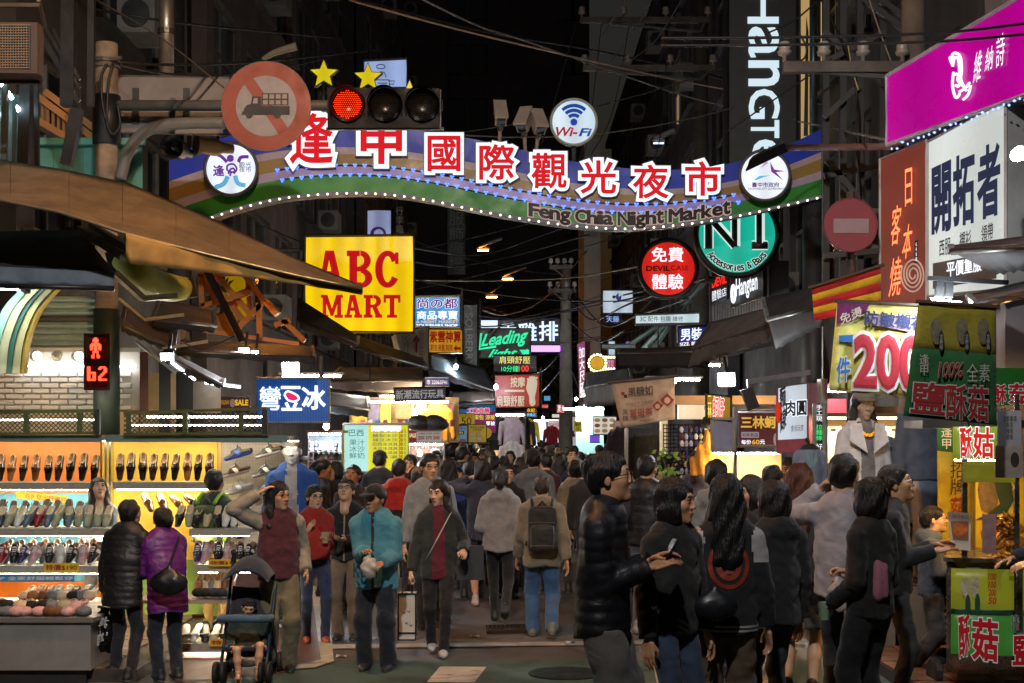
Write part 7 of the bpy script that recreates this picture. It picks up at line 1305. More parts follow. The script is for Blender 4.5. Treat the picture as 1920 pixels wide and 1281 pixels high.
hexbox_root = thing('dark_kiosk', 'dark grey kiosk cabinet below the beige tea banner', 'kiosk', P(1210, 815, 17)-Vector((0, 0, CH))); hexbox(1178, 803, 1242, 1000, 17, 17.6, paint(0x1c1e22, .4), 'cabinet', hexbox_root); hexbox(1186, 811, 1240, 990, 16.96, 17, mat(0x3a3d42, .3, var=.2), 'door', hexbox_root); hexbox(1188, 812, 1190, 988, 16.94, 16.96, paint(0x0c0c0c), 'seal', hexbox_root)
flood(1362, 712, 15.2, 30, 24, 45, 'bright tilted floodlight under the right grey awning', rx=.3, rz=-.3)
r = thing('floodlight', 'switched off black floodlight hanging from a boom', 'floodlight', P(1410, 770, 14.5)); c = P(1406, 748, 14.5); q = MB(); q.box(c, (.12, .08, .22), ry=-.35); q.build('housing', paint(0x121214), r); q = MB(); q.bar(P(1403, 712, 14.5), c, .03); q.bar(P(1403, 716, 14.5), P(1520, 698, 14.3), .05); q.build('boom', metalm(0x6a6a70), r)
# awnings right
small_awning('torn grey awning above the bright right floodlight', [(1335, 605), (1440, 578)], [(1300, 655), (1450, 610)], (18, 16.5), 0x5c5650, [(1290, 690), (1440, 640)], 0x55504c)
small_awning('black framed flat awning behind the tea banner', [(1160, 655), (1340, 650)], [(1160, 662), (1330, 660)], (19, 18), 0x1c1a1a, [(1160, 690), (1330, 690)], 0x1e1c1c)
small_awning('grey blue awning beyond the bulb ringed sign', [(1100, 700), (1180, 690)], [(1095, 728), (1185, 712)], (27, 24), 0x3c4448, [(1100, 765), (1190, 756)], 0x77706c)
small_awning('ragged dark tarp hanging under the striped flag', [(1430, 560), (1530, 540)], [(1440, 600), (1540, 575)], (15.5, 14.5), 0x24221f, [(1455, 655), (1545, 610)], 0x2a2622)
small_awning('brown black rolled awning across the white tailor sign', [(1784, 462), (1960, 440)], [(1784, 472), (1960, 462)], (10.9, 10.2), 0x3a2c24, [(1870, 515), (1960, 500)], 0x241c18)
small_awning('clear plastic awning edge above the mushroom cart', [(1815, 555), (1960, 520)], [(1830, 572), (1960, 545)], (10.4, 9.9), 0x6a5a54, [(1828, 576), (1960, 552)], 0x4a403c)
r = thing('flat_lamp', 'oval white lamp above the mushroom banner', 'lamp', P(1775, 566, 9.9)); q = MB(); q.hexa([P(1745, 560, 9.8), P(1803, 568, 9.8), P(1800, 572, 9.9), P(1748, 566, 9.9), P(1745, 558, 10.0), P(1803, 566, 10.0), P(1800, 570, 10.05), P(1748, 564, 10.05)]); q.build('panel', glow(0xe8f4ff, 8), r); q = MB(); q.bar(P(1760, 558, 9.95), P(1762, 520, 9.95), .05); q.bar(P(1778, 558, 9.95), P(1780, 522, 9.95), .05); q.bar(P(1740, 522, 9.95), P(1890, 530, 9.9), .04, .03); q.build('bracket', paint(0x1a1a1c), r)
r = thing('wall_lamp', 'white clip lamp on the grey wall at right edge', 'lamp', P(1905, 300, 10.8)); q = MB(); q.lathe([(.03, 0), (.06, .05), (.06, .1), (0, .1)], P(1905, 292, 10.6), 'Y', 10); q.build('shade', paint(0xc8c8cc), r); q = MB(); q.lathe([(.045, 0), (0, .01)], P(1905, 292, 10.48), 'Y', 10); q.build('glow', glow(0xf4f6ff, 12), r)
r = thing('grey_wall', 'grey rendered wall pier at the right edge', 'wall', P(1920, 815, 11.3)-Vector((0, 0, CH))); q = MB(); a, b_ = P(1889, 0, 11.5), P(2080, 0, 11.5); q.box(((a.x+b_.x)/2, 11.8, 4), (b_.x-a.x, .5, 8)); q.build('pier', mat(0x77757c, .7, var=.2, vs=2), r); q = MB(); q.box(P(1905, 355, 11.52), (.13, .03, .2)); q.build('utility_plate', paint(0x6a6870), r)
# ---------------------------------------------------------------- mushroom cart
CD = 10.3
root = thing('food_cart', 'round fronted steel mushroom cart with green printed panels', 'cart', P(1885, 1290, CD)); ccx, ccy = P(1900, 0, CD).x, CD+.75; Rr = .85; zt, zb = P(0, 1060, CD).z, P(0, 1245, CD).z
def arc(t, r=Rr): return Vector((ccx+r*math.sin(t), ccy-r*math.cos(t)*.9, 0))
def arcpanel(t0, t1, z0, z1, m, name, r=Rr, par=None):
 q = MB(); q.sheet(lambda u, v: arc(t0+(t1-t0)*u, r)+Vector((0, 0, z1+(z0-z1)*v)), 14, 4, None or (0, .01, 0)); return q.build(name, m, par or root, True)
st_ = mat(0x9a948a, .25, metal=.9, var=.2); arcpanel(-.57, 1.3, zb-.08, zt+.02, st_, 'body', Rr-.03)
zz = zb+(zt-zb)*.52
for t0, t1 in ((-.52, .0), (.08, .9)):
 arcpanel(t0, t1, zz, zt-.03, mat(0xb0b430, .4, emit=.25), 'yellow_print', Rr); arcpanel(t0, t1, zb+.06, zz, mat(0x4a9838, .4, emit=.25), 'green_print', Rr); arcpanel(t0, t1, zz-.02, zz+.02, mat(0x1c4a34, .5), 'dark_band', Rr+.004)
arcpanel(.02, .07, zb-.06, zt+.02, st_, 'corner_post', Rr+.006)
def on_cart(txt, rect, m, bold=.02, rim=0, rim_m=None, t=-.2, **k): pl = Plane(arc(t, Rr+.012)+Vector((0, 0, 1)), arc(t+.1, Rr+.012)+Vector((0, 0, 1)), arc(t, Rr+.012)+Vector((0, 0, 0))); letters(txt, rect, pl, m, root, bold=bold, rim=rim, rim_m=rim_m, off=.02, **k)
rr_, ww_ = mat(0xb01824, .5, emit=.3), mat(0xd8d8d0, .5, emit=.3); on_cart('酥', [(1797, 1158), (1818, 1152), (1818, 1226), (1799, 1232)], rr_, .03, .03, ww_, -.42); on_cart('菇', [(1824, 1160), (1870, 1164), (1870, 1240), (1824, 1234)], rr_, .03, .03, ww_, -.14)
for i, t_ in enumerate(('100', '100', '200', '50')): on_cart(t_, [(1853, 1075+i*15), (1868, 1076+i*15), (1868, 1088+i*15), (1853, 1087+i*15)], rr_, .03, t=-.1, shear=.2)
on_cart('招牌', [(1892, 1080), (1911, 1080), (1911, 1089), (1892, 1089)], bk, .01, t=.2); on_cart('逢\n甲', [(1896, 1153), (1911, 1153), (1911, 1186), (1896, 1186)], bk, .01, .02, ww_, .2); on_cart('鹽', [(1900, 1192), (1945, 1190), (1945, 1246), (1900, 1246)], rr_, .03, .03, ww_, .25)
for cx, cy in ((1810, 1100), (1828, 1098)):
 pl = Plane(arc(-.3, Rr+.02)+Vector((0, 0, 1)), arc(-.2, Rr+.02)+Vector((0, 0, 1)), arc(-.3, Rr+.02)); q = MB(); q.slab([pl.hit(*p) for p in sp2([(cx-7, cy+14), (cx-8, cy-6), (cx-2, cy-18), (cx+6, cy-12), (cx+7, cy+10), (cx, cy+24)], 4, True)], (0, .004, 0)); q.build('cup_print', mat(0xb8b4a0, .6, var=.5, vs=25), root); q = MB(); q.slab([pl.hit(*p, .006) for p in disc_pts(cx+5, cy+35, 5, 20, 16)], (0, .004, 0)); q.build('name_oval', paint(0x1c5040), root)
q = MB(); q.slab([arc(t, Rr+.03)+Vector((0, 0, zt+.05)) for t in np.linspace(-.58, 1.3, 24)]+[Vector((ccx+.8, ccy+.4, zt+.05)), Vector((ccx-.06, ccy+.4, zt+.05))], (0, 0, -.03)); q.build('counter_top', st_, root)
q = MB(); p0 = arc(-.57, Rr-.03); q.hexa([p0+Vector((0, 0, zt)), Vector((ccx-.05, ccy+.4, zt)), Vector((ccx-.05, ccy+.4, zb-.08)), p0+Vector((0, 0, zb-.08)), p0+Vector((.02, 0, zt)), Vector((ccx-.03, ccy+.4, zt)), Vector((ccx-.03, ccy+.4, zb-.08)), p0+Vector((.02, 0, zb-.08))]); q.build('side_panel', st_, root)
for t in (-.42, .045, 1.0): q = MB(); p = arc(t, Rr-.06); q.bar((p.x, p.y, zt), (p.x, p.y, P(0, 740, CD).z), .035); q.build('post', st_, root)
for sx in (-.45, .35): q = MB(); q.lathe([(.12, -.03), (.14, -.02), (.14, .02), (.12, .03)], (ccx+sx, ccy-.35, .14), 'X', 16); q.build('wheel', paint(0x141414), root)
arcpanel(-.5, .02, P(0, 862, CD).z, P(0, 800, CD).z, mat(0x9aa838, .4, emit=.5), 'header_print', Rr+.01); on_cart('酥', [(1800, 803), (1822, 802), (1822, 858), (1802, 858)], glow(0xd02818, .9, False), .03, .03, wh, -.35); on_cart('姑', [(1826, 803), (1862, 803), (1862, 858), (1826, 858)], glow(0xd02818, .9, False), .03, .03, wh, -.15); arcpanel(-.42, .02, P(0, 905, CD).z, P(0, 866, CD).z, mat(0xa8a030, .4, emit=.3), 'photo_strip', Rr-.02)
q = MB(); a = arc(-.3, .5); q.box((ccx, ccy-.3, P(0, 795, CD).z), (1.2, .5, .06)); q.build('roof_panel', metalm(0x55524e), root); q = MB(); q.box((ccx-.12, ccy-.3, P(0, 864, CD).z), (.3, .1, .02)); q.build('warm_lamp', glow(0xffc878, 18), root)
r = thing('sign_board', 'green header board with red characters behind the mushroom banner', 'sign', P(1890, 790, 10.9)); q = MB(); q.slab([P(1850, 690, 10.9), P(2000, 690, 10.9), P(2000, 760, 10.9), P(1850, 760, 10.9)], (0, .05, 0)); q.build('board', mat(0x2a7a2c, .5, emit=.15), r); pl = Plane(P(1850, 690, 10.9), P(1900, 690, 10.9), P(1850, 760, 10.9)); letters('酥', (1862, 722, 1886, 757), pl, rr_, r, bold=.03, rim=.03, rim_m=ww_); letters('菇', (1893, 720, 1935, 757), pl, rr_, r, bold=.03, rim=.03, rim_m=ww_)
s = banner('vertical_banner', 'tall yellow green vertical banner with black and red characters', 'banner', [(1757, 796), (1828, 796), (1830, 1200), (1760, 1150)], 11.6, [(0, .14, cloth(0x2a6a30)), (.14, 1, cloth(0xb09a28))], wav=.015); letters('逢\n甲', (1765, 800, 1785, 842), s.pl, mat(0xd8d4c8, .6), s.root, off=.02); letters('招\n牌', (1782, 866, 1811, 928), s.pl, mat(0x2a1c14, .6), s.root, off=.02, lead=.95); letters('菇', (1783, 932, 1811, 962), s.pl, mat(0x8a1c1c, .6), s.root, bold=.01, off=.02)
s = sign('photo_board', 'yellow food photo board behind the cart posts', 'sign', (1828, 890, 2000, 1060), 11.3, mat(0xa89428, .5, var=.2), .05, 0x6a5c20, .01); patch(s, sp2([(1835, 905), (1872, 905), (1868, 955), (1860, 962), (1845, 960), (1838, 950)], 3, True), mat(0x5a4a34, .6, var=.5, vs=20), name='cup_print'); patch(s, [(1860, 890), (1895, 900), (1900, 940), (1882, 968), (1828, 975), (1850, 965), (1875, 945)], mat(0x1c3020, .6), .01, 'arrow_print')
for x, y, r_ in ((1885, 1000, 14), (1905, 990, 14), (1850, 1000, 12), (1908, 1015, 15), (1888, 1020, 13)): patch(s, disc_pts(x, y, r_, r_*.75, 16), mat(0x6a5440, .6, var=.4, vs=20), .012, 'mushroom_print')
s = sign('menu_card', 'white laminated menu card with fried mushroom photo', 'card', [(1777, 960), (1820, 962), (1820, 1033), (1785, 1029)], 10.2, paint(0xd8cfc0, .4), .01, 0xb0a898, 0); patch(s, [(1782, 977), (1816, 979), (1816, 1014), (1787, 1012)], mat(0x8a6a50, .5), .004); patch(s, disc_pts(1801, 993, 14, 13, 18), mat(0xc86a30, .6, var=.6, vs=40), .008, 'food_print'); letters('酥炸鮮菇', [(1786, 965), (1816, 967), (1816, 974), (1786, 972)], s.pl, rt_, s.root, off=.006)
s = sign('menu_card', 'pink laminated card hanging on the cart post', 'card', (1842, 964, 1868, 1038), 9.95, mat(0xb08a88, .4, var=.4, vs=12), .01, 0xb0a898, 0); s = sign('menu_card', 'grey laminated price sheet above the cart counter', 'card', (1870, 770, 1915, 836), 10.0, mat(0x9a9aa4, .4), .01, 0x888888, 0); letters('注意事項\n本店\n辣味\n原味', (1880, 780, 1906, 825), s.pl, bk, s.root, off=.005); s = sign('menu_card', 'creased plastic food photo bag below the price sheet', 'card', (1866, 836, 1918, 896), 9.9, mat(0xa89a94, .3, var=.4, vs=10), .02, 0x888888, 0); patch(s, disc_pts(1903, 862, 8, 14, 16), mat(0x3a3430, .5), .006)
b = MB()
for i in range(150):
 z = random.random(); rr = .09*(1-.35*z)*math.sqrt(random.random()); a = random.uniform(0, 6.28); c = P(1878, 1058, CD+.1)+Vector((rr*math.cos(a), rr*math.sin(a), .03+z*.33)); u = Vector((random.uniform(-1, 1), random.uniform(-1, 1), random.uniform(-.4, .4))).normalized()*.035; b.tube([c-u, c, c+u+Vector((0, 0, .01))], [.006, .014, .006], n=5)
o = one('fried_mushrooms', b, mat(0xd89838, .6, var=.4, vs=40, bump=.4), 'tall golden pile of fried mushrooms on the cart', 'food', kind='stuff')
r = thing('crate', 'orange slatted plastic crate beside the mushroom cart', 'crate', P(1785, 1200, 11.2))
for i in range(7): q = MB(); q.bar(P(1762, 1140+i*12, 11.2), P(1797, 1140+i*12, 11.2), .03, .02); q.build('slat', paint(0xa86a2c), r)
q = MB(); q.bar(P(1762, 1136, 11.22), P(1762, 1216, 11.22), .03); q.bar(P(1797, 1136, 11.22), P(1797, 1216, 11.22), .03); q.build('corner_post', paint(0x8a5424), r)
TL = [('under the left awnings nearest the bean sign', -2.75, 19.5, 2.75), ('under the left awnings by the menu board', -2.6, 22, 2.7), ('under the left awnings by the toy shop', -2.5, 25, 2.75), ('above the poster stalls', -2.2, 28, 2.7), ('left of the clothes stall', -2.0, 33, 2.8), ('far left beyond the clothes stall', -1.6, 40, 2.9), ('above the dark kiosk', 2.3, 18.5, 2.85), ('behind the tea banner', 2.5, 22, 2.8), ('above the dish photographs', 2.6, 26, 2.9), ('right of the white window', 2.7, 32, 2.9), ('far right down the street', 2.6, 40, 2.9)]
for lab, x, y, z in TL:
 r = thing('tube_lamp', 'white tube lamp hanging '+lab, 'lamp', (x, y, z), 'tube lamps along the stalls'); q = MB(); q.tube([(x-.4, y, z), (x+.4, y, z)], .013, n=8); q.build('tube', glow(0xfff4e4, 20), r); q = MB(); q.box((x, y, z+.04), (.9, .05, .03)); q.build('fixture', paint(0xa8a8a8), r)
 for dx in (-.4, .4): q = MB(); q.tube([(x+dx, y, z+.05), (x+dx, y, z+.45)], .008, n=4); q.build('cord', paint(0x222222), r)
# ---------------------------------------------------------------- stalls in the middle distance, left
def stall_box(name, label, x0, y0, x1, y1, d, depth, m):
 r = thing(name, label, 'stall', P((x0+x1)/2, 815, d)-Vector((0, 0, CH))); hexbox(x0, y0, x1, y1, d+depth, d+depth+.06, m, 'back_wall', r); hexbox(x0-3, y0-5, x1+3, y0, d, d+depth, paint(0xb8a894), 'roof_panel', r)
 for x in (x0-2, x1): hexbox(x, y0, x+2, 1000, d, d+.06, metalm(0x9a9a9c), 'post', r)
 hexbox(x0+3, y0+1, x1-3, y0+3, d+.1, d+.2, glow(0xf0f6ff, 10), 'tube_lamp', r); hexbox(x0, 905, x1, 1010, d, d+depth, paint(0x6a6460), 'counter', r); return r
stall_box('kids_shoe_stall', 'white stall shelving with small colourful trainers', 578, 812, 640, 900, 18.4, .6, paint(0xb8c8d4, .5))
for j in range(3):
 r = hexbox(580, 847+j*17.5, 640, 849+j*17.5, 18.5, 18.95, paint(0xd0ccc4), 'shelf', bpy.data.objects['kids_shoe_stall'])
 for i, c in enumerate((PK, NV, PK, WT, PK, K)): put_shoe('sneaker', c, 583+i*9.6, 846.5+j*17.5, 18.6, .6, 0, '%s small trainer, %s from the left in the %s row of the white stall' % (CN[c], ORD[i], ('top', 'middle', 'bottom')[j]), 'small trainers in the white stall', sc=.62, sole=0x3a3a40)
s = sign('menu_board', 'lit yellow and aqua drinks menu board with price column', 'menu', (644, 795, 766, 885), 19.5, lightbox(0xd8d428, .9), .15, 0xa8b0b0, .02); patch(s, [(646, 797), (690, 797), (690, 884), (646, 884)], glow(0xa8dcd8, .95, False)); patch(s, [(696, 799), (752, 799), (752, 809), (696, 809)], glow(0xf4f8f8, 1.6, False))
nv = glow(0x20308a, .5, False); letters('巴西', (654, 806, 682, 818), s.pl, glow(0x40706a, .5, False), s.root, off=.02); letters('果汁\n冰沙\n鮮奶', (655, 824, 684, 860), s.pl, glow(0x50888a, .5, False), s.root, off=.02)
for j, (t_, pr_) in enumerate((('紅茶冰沙', '20'), ('酪梨冰沙', '20'), ('綠豆冰沙', '20'), ('巴西冰淇淋', '30'), ('木瓜冰淇淋', '30'), ('紅豆冰淇淋', '30'), ('紅豆湯', '35'))): letters(t_, (699, 806+j*8, 745, 812+j*8), s.pl, nv, s.root, off=.02); letters(pr_, (748, 806+j*8, 755, 812+j*8), s.pl, glow(0xa02020, .5, False), s.root, bold=.02, off=.02); letters('元', (757, 806+j*8, 762, 812+j*8), s.pl, nv, s.root, off=.02)
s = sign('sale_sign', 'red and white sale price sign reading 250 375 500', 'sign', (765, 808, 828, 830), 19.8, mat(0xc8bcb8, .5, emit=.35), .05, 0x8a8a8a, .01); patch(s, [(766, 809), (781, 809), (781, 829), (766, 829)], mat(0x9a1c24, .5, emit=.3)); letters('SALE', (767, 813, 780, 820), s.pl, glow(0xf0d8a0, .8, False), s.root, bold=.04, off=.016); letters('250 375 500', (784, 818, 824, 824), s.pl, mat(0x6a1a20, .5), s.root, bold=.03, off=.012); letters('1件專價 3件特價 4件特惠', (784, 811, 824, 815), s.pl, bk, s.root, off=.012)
r = stall_box('bag_stall', 'stall hung with small pale bags below the sale sign', 768, 831, 832, 905, 20, .5, paint(0xa89080, .6))
for i in range(5):
 for j in range(2):
  x, y = 774+i*12.5, 838+j*26; rr = thing('small_bag', '%s bag in the %s row under the sale sign' % (['brown', 'cream', 'rust', 'grey', 'black'][i], ['upper', 'lower'][j]), 'bag', P(x, y+18, 20.4), 'small bags under the sale sign'); c = P(x, y+11, 20.4); q = MB(); q.tube([c+Vector((0, 0, .06)), c+Vector((0, 0, .02)), c+Vector((0, 0, -.05)), c+Vector((0, 0, -.07))], [.02, .042, .048, .03], n=10); q.build('pouch', cloth([0x6a4c3a, 0xc8b8a0, 0x8a4a34, 0x77726c, 0x24201e][i]), rr, True); q = MB(); q.tube([c+Vector((-.025, -.02, .05)), c+Vector((-.015, -.02, .1)), c+Vector((.015, -.02, .1)), c+Vector((.025, -.02, .05))], .006, n=5); q.build('handle', cloth(0x4a3a2c), rr)
s = sign('toy_sign', 'dark blue toy shop board with white characters', 'sign', [(738, 728), (835, 726), (835, 748), (740, 752)], 22, mat(0x2c2a4a, .5, emit=.1), .1, 0x1c1a20, .015); letters('新潮流行玩具', [(742, 732), (832, 730), (832, 746), (742, 749)], s.pl, mat(0xd0ccc8, .5, emit=.3), s.root, bold=.015); s = sign('phone_sign', 'small blue sign with a phone number', 'sign', (797, 708, 842, 724), 23, mat(0x1c3080, .5, emit=.2), .06, 0x2a2a30, .01); letters('市 22063741', (800, 712, 838, 721), s.pl, mat(0xc8c8d8, .5, emit=.3), s.root, bold=.01)
r = thing('toy_shop', 'lit toy shop interior with yellow posters and goods', 'shop', P(740, 815, 23)-Vector((0, 0, CH))); hexbox(655, 745, 860, 830, 23.4, 23.5, paint(0x9a8060, .6), 'back_wall', r); hexbox(690, 752, 840, 755, 22.8, 22.9, glow(0xffe8c0, 10), 'tube_lamp', r)
for x0, y0, x1, y1, c in ((660, 760, 688, 792, 0xb8901c), (690, 748, 712, 792, 0x4a4664), (714, 752, 732, 792, 0xc8b020), (742, 765, 770, 785, 0x6a4c2c), (772, 752, 800, 790, 0x8a8a7c), (802, 760, 822, 792, 0xc8861c), (826, 756, 850, 790, 0x8a5a4a)): s = sign('poster', ['mustard patterned', 'slate violet', 'yellow', 'brown', 'grey green', 'orange', 'dusky red'][(660, 690, 714, 742, 772, 802, 826).index(x0)]+' poster on the toy shop back wall', 'poster', (x0, y0, x1, y1), 23.2, mat(c, .6, var=.5, vs=14), .02, 0x3a3a3a, 0)
for i in range(14):
 x = 662+i*14; one('toy_pack', MB().hexa([P(x, 786+i % 3, 22.4), P(x+9, 786+i % 2, 22.4), P(x+9, 800, 22.4), P(x, 800, 22.4), P(x, 786+i % 3, 22.6), P(x+9, 786+i % 2, 22.6), P(x+9, 800, 22.6), P(x, 800, 22.6)]), mat(random.choice((0xa83a6a, 0x3a6aa8, 0xc8a83a, 0x8a3a2a, 0xd8d0c8)), .4, var=.5, vs=30), 'small packaged toy in the toy shop display', 'toy', 'packaged toys on the toy shop counter')
# hanging clothes
def garment(label, px, py, s_, col, kind='shirt', d=None):
 d = d or F/s_; r = thing('hanging_'+kind, label, kind, P(px, py, d)-Vector((0, 0, .65)), 'clothes hanging at the stalls'); pr = [Cap((0, 0, -.1), (0, 0, -.6), .17, .2, (1, .3, 1)), Cap((-.16, 0, -.08), (.16, 0, -.08), .05, .05, (1, .8, 1)), Cap((.2, 0, -.1), (.26, 0, -.5), .055, .045), Cap((-.2, 0, -.1), (-.26, 0, -.5), .055, .045)] if kind != 'dress' else [Cap((0, 0, -.1), (0, 0, -.3), .12, .09, (1, .4, 1)), Cap((0, 0, -.3), (0, 0, -.62), .09, .22, (1, .4, 1))]
 V, Q = sculpt(pr, .024, .03, lambda g, p: np.maximum(g+.01*np.sin(p[..., 0]*50+px), -.62-p[..., 2])); raw_obj('cloth', V+np.array(P(px, py, d)), Q, cloth(col), r, True); q = MB(); q.tube([P(px, py, d)+Vector(v) for v in ((-.18, 0, -.06), (0, 0, .02), (.18, 0, -.06))], .008, n=4); q.tube([P(px, py, d)+Vector(v) for v in ((0, 0, .02), (0, 0, .1))], .006, n=4); q.build('hanger', metalm(), r)
r = thing('clothes_stall', 'open clothes stall hung with pale sweatshirts', 'stall', P(955, 815, 29.5)-Vector((0, 0, CH))); hexbox(925, 776, 985, 868, 30.6, 30.7, paint(0xb09070, .6), 'back_wall', r); hexbox(926, 770, 986, 776, 29.2, 30.6, paint(0x3a3c40), 'roof_panel', r); hexbox(930, 777, 982, 779, 29.6, 29.8, glow(0xffeccc, 16), 'tube_lamp', r); hexbox(984, 770, 986, 950, 29.2, 29.3, paint(0x55585c), 'post', r)
garment('black printed sweatshirt at the clothes stall', 936, 788, 91, 0x17171a, d=29.4); garment('pale pink sweatshirt hanging in the clothes stall', 959, 786, 91, 0xc0a8ae, d=29.3); garment('dark brown sweatshirt at the clothes stall edge', 979, 787, 91, 0x3a2a22, d=29.4); garment('mustard shirt hanging above the dark bags', 820, 762, 115, 0xb87c18, d=23); garment('magenta dress hanging in the white window', 1064, 776, 70, 0xa0185a, 'dress', 38); garment('yellow green jacket hanging beyond the clothes stall', 990, 788, 75, 0xb0a020, d=35.5)
garment('white top hanging low at the clothes stall', 960, 830, 91, 0xc8bcb4, d=29.2); garment('red jacket on display far down the street', 1035, 802, 60, 0x8a1824, d=44); garment('black red jacket display right of the food photos', 1164, 806, 100, 0x24181c, d=26)
# posters and boards round x 780-930
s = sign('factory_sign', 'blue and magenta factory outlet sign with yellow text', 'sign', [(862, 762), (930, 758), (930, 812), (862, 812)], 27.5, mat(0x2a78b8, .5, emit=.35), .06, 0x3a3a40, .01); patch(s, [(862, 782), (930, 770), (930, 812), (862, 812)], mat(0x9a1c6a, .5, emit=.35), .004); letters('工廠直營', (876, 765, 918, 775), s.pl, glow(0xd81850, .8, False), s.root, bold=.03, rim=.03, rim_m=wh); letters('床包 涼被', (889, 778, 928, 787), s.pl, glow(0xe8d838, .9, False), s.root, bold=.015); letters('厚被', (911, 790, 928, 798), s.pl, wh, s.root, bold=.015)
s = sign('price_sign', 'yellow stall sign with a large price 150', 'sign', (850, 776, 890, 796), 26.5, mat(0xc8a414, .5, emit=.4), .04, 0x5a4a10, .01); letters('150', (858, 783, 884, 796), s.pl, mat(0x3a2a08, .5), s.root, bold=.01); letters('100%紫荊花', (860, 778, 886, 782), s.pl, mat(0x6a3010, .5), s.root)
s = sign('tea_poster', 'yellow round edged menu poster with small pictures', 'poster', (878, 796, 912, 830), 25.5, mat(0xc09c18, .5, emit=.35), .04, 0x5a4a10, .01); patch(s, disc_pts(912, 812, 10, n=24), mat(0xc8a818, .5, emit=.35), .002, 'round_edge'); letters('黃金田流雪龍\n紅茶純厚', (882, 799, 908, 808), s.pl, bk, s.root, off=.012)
for i in range(2):
 for j in range(2): patch(s, [(883+i*11, 812+j*8), (892+i*11, 812+j*8), (892+i*11, 818+j*8), (883+i*11, 818+j*8)], mat(0xc8c0b0, .5), .01)
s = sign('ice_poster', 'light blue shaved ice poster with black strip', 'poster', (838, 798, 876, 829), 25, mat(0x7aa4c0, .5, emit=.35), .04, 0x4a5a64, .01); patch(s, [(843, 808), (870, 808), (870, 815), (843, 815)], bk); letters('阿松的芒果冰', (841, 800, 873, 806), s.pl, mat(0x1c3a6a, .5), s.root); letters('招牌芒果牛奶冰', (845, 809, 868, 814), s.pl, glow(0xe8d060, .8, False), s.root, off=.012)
for x in (846, 868): patch(s, disc_pts(x, 826, 6, 3, 12), mat(0xb06a6a, .5), .008)
s = sign('led_sign', 'small black sign with glowing yellow and blue characters', 'sign', (986, 764, 1005, 784), 33, paint(0x080a10), .1, 0x15151a, .01); letters('永記', (988, 766, 1003, 773), s.pl, glow(0xe8b828, 1.2, False), s.root, bold=.02); letters('刺青店', (988, 775, 1004, 781), s.pl, glow(0x80c8ff, 1.2, False), s.root, bold=.015)
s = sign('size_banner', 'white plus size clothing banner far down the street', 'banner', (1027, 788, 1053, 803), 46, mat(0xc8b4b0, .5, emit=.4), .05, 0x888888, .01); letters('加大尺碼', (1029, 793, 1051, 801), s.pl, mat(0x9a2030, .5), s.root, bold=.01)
s = sign('red_cube_sign', 'small red and white hanging sign left of white window', 'sign', (1043, 758, 1059, 775), 36, lightbox(0xb8342c, .7), .1, 0x3a2424, .02); letters('鴻\n尺', (1046, 760, 1051, 772), s.pl, wh, s.root, bold=.02); letters('大', (1053, 761, 1058, 770), s.pl, wh, s.root, bold=.02)
# right middle stalls
r = thing('dress_shop', 'white lit shop window with dress and hats', 'shop', P(1075, 815, 39)-Vector((0, 0, CH))); hexbox(1058, 768, 1080, 850, 39, 39.2, lightbox(0xb8b8c0, .8), 'window_wall', r); hexbox(1080, 762, 1132, 850, 34, 34.2, mat(0x9ccfc0, .5, emit=.5), 'green_wall', r); hexbox(1058, 766, 1132, 768, 33.6, 33.9, glow(0xf4f8ff, 14), 'tube_lamp', r)
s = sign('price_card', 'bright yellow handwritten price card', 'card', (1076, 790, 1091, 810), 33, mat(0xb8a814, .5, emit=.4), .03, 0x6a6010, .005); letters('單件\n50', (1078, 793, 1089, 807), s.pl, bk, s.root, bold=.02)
s = sign('food_menu', 'lit board of round dish photographs above the crowd', 'menu', (1112, 781, 1156, 815), 28, lightbox(0xd0c8b8, .9), .1, 0x3a3a44, .015)
for i in range(3):
 for j in range(3): patch(s, disc_pts(1120+i*14, 788+j*10, 5.5, 3.6, 14), mat([0xb89a60, 0x8a5a34, 0xc8b890][(i+j) % 3], .5, emit=.3), .006, 'dish_print')
s = sign('screen', 'small violet screen below the dish photographs', 'screen', (1106, 816, 1124, 830), 27.5, glow(0x6a48c8, .9), .06, 0x14141a, .01)
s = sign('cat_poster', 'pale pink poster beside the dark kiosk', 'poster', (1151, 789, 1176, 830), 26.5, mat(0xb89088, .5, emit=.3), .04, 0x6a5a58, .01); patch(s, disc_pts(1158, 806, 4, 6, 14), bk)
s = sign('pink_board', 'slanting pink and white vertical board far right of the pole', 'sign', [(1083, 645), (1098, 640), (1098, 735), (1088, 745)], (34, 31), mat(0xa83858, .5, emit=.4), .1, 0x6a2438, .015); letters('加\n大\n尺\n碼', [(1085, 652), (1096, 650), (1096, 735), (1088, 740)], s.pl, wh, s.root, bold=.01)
r = thing('tower_sign', 'pale grey tower slab rising behind the bird sign', 'building', P(1110, 815, 48)-Vector((0, 0, CH))); q = MB(); a, b_ = P(1095, 425, 48), P(1126, 425, 48); q.box(((a.x+b_.x)/2, 50, 6), (b_.x-a.x, 4, 12)); q.build('slab', mat(0x9a9890, .7, var=.15, vs=2), r); pl = Plane(P(1095, 430, 48), P(1120, 430, 48), P(1095, 460, 48)); letters('GIORNO\nAMICO', (1100, 430, 1122, 446), pl, paint(0x44443e), r, off=.02)
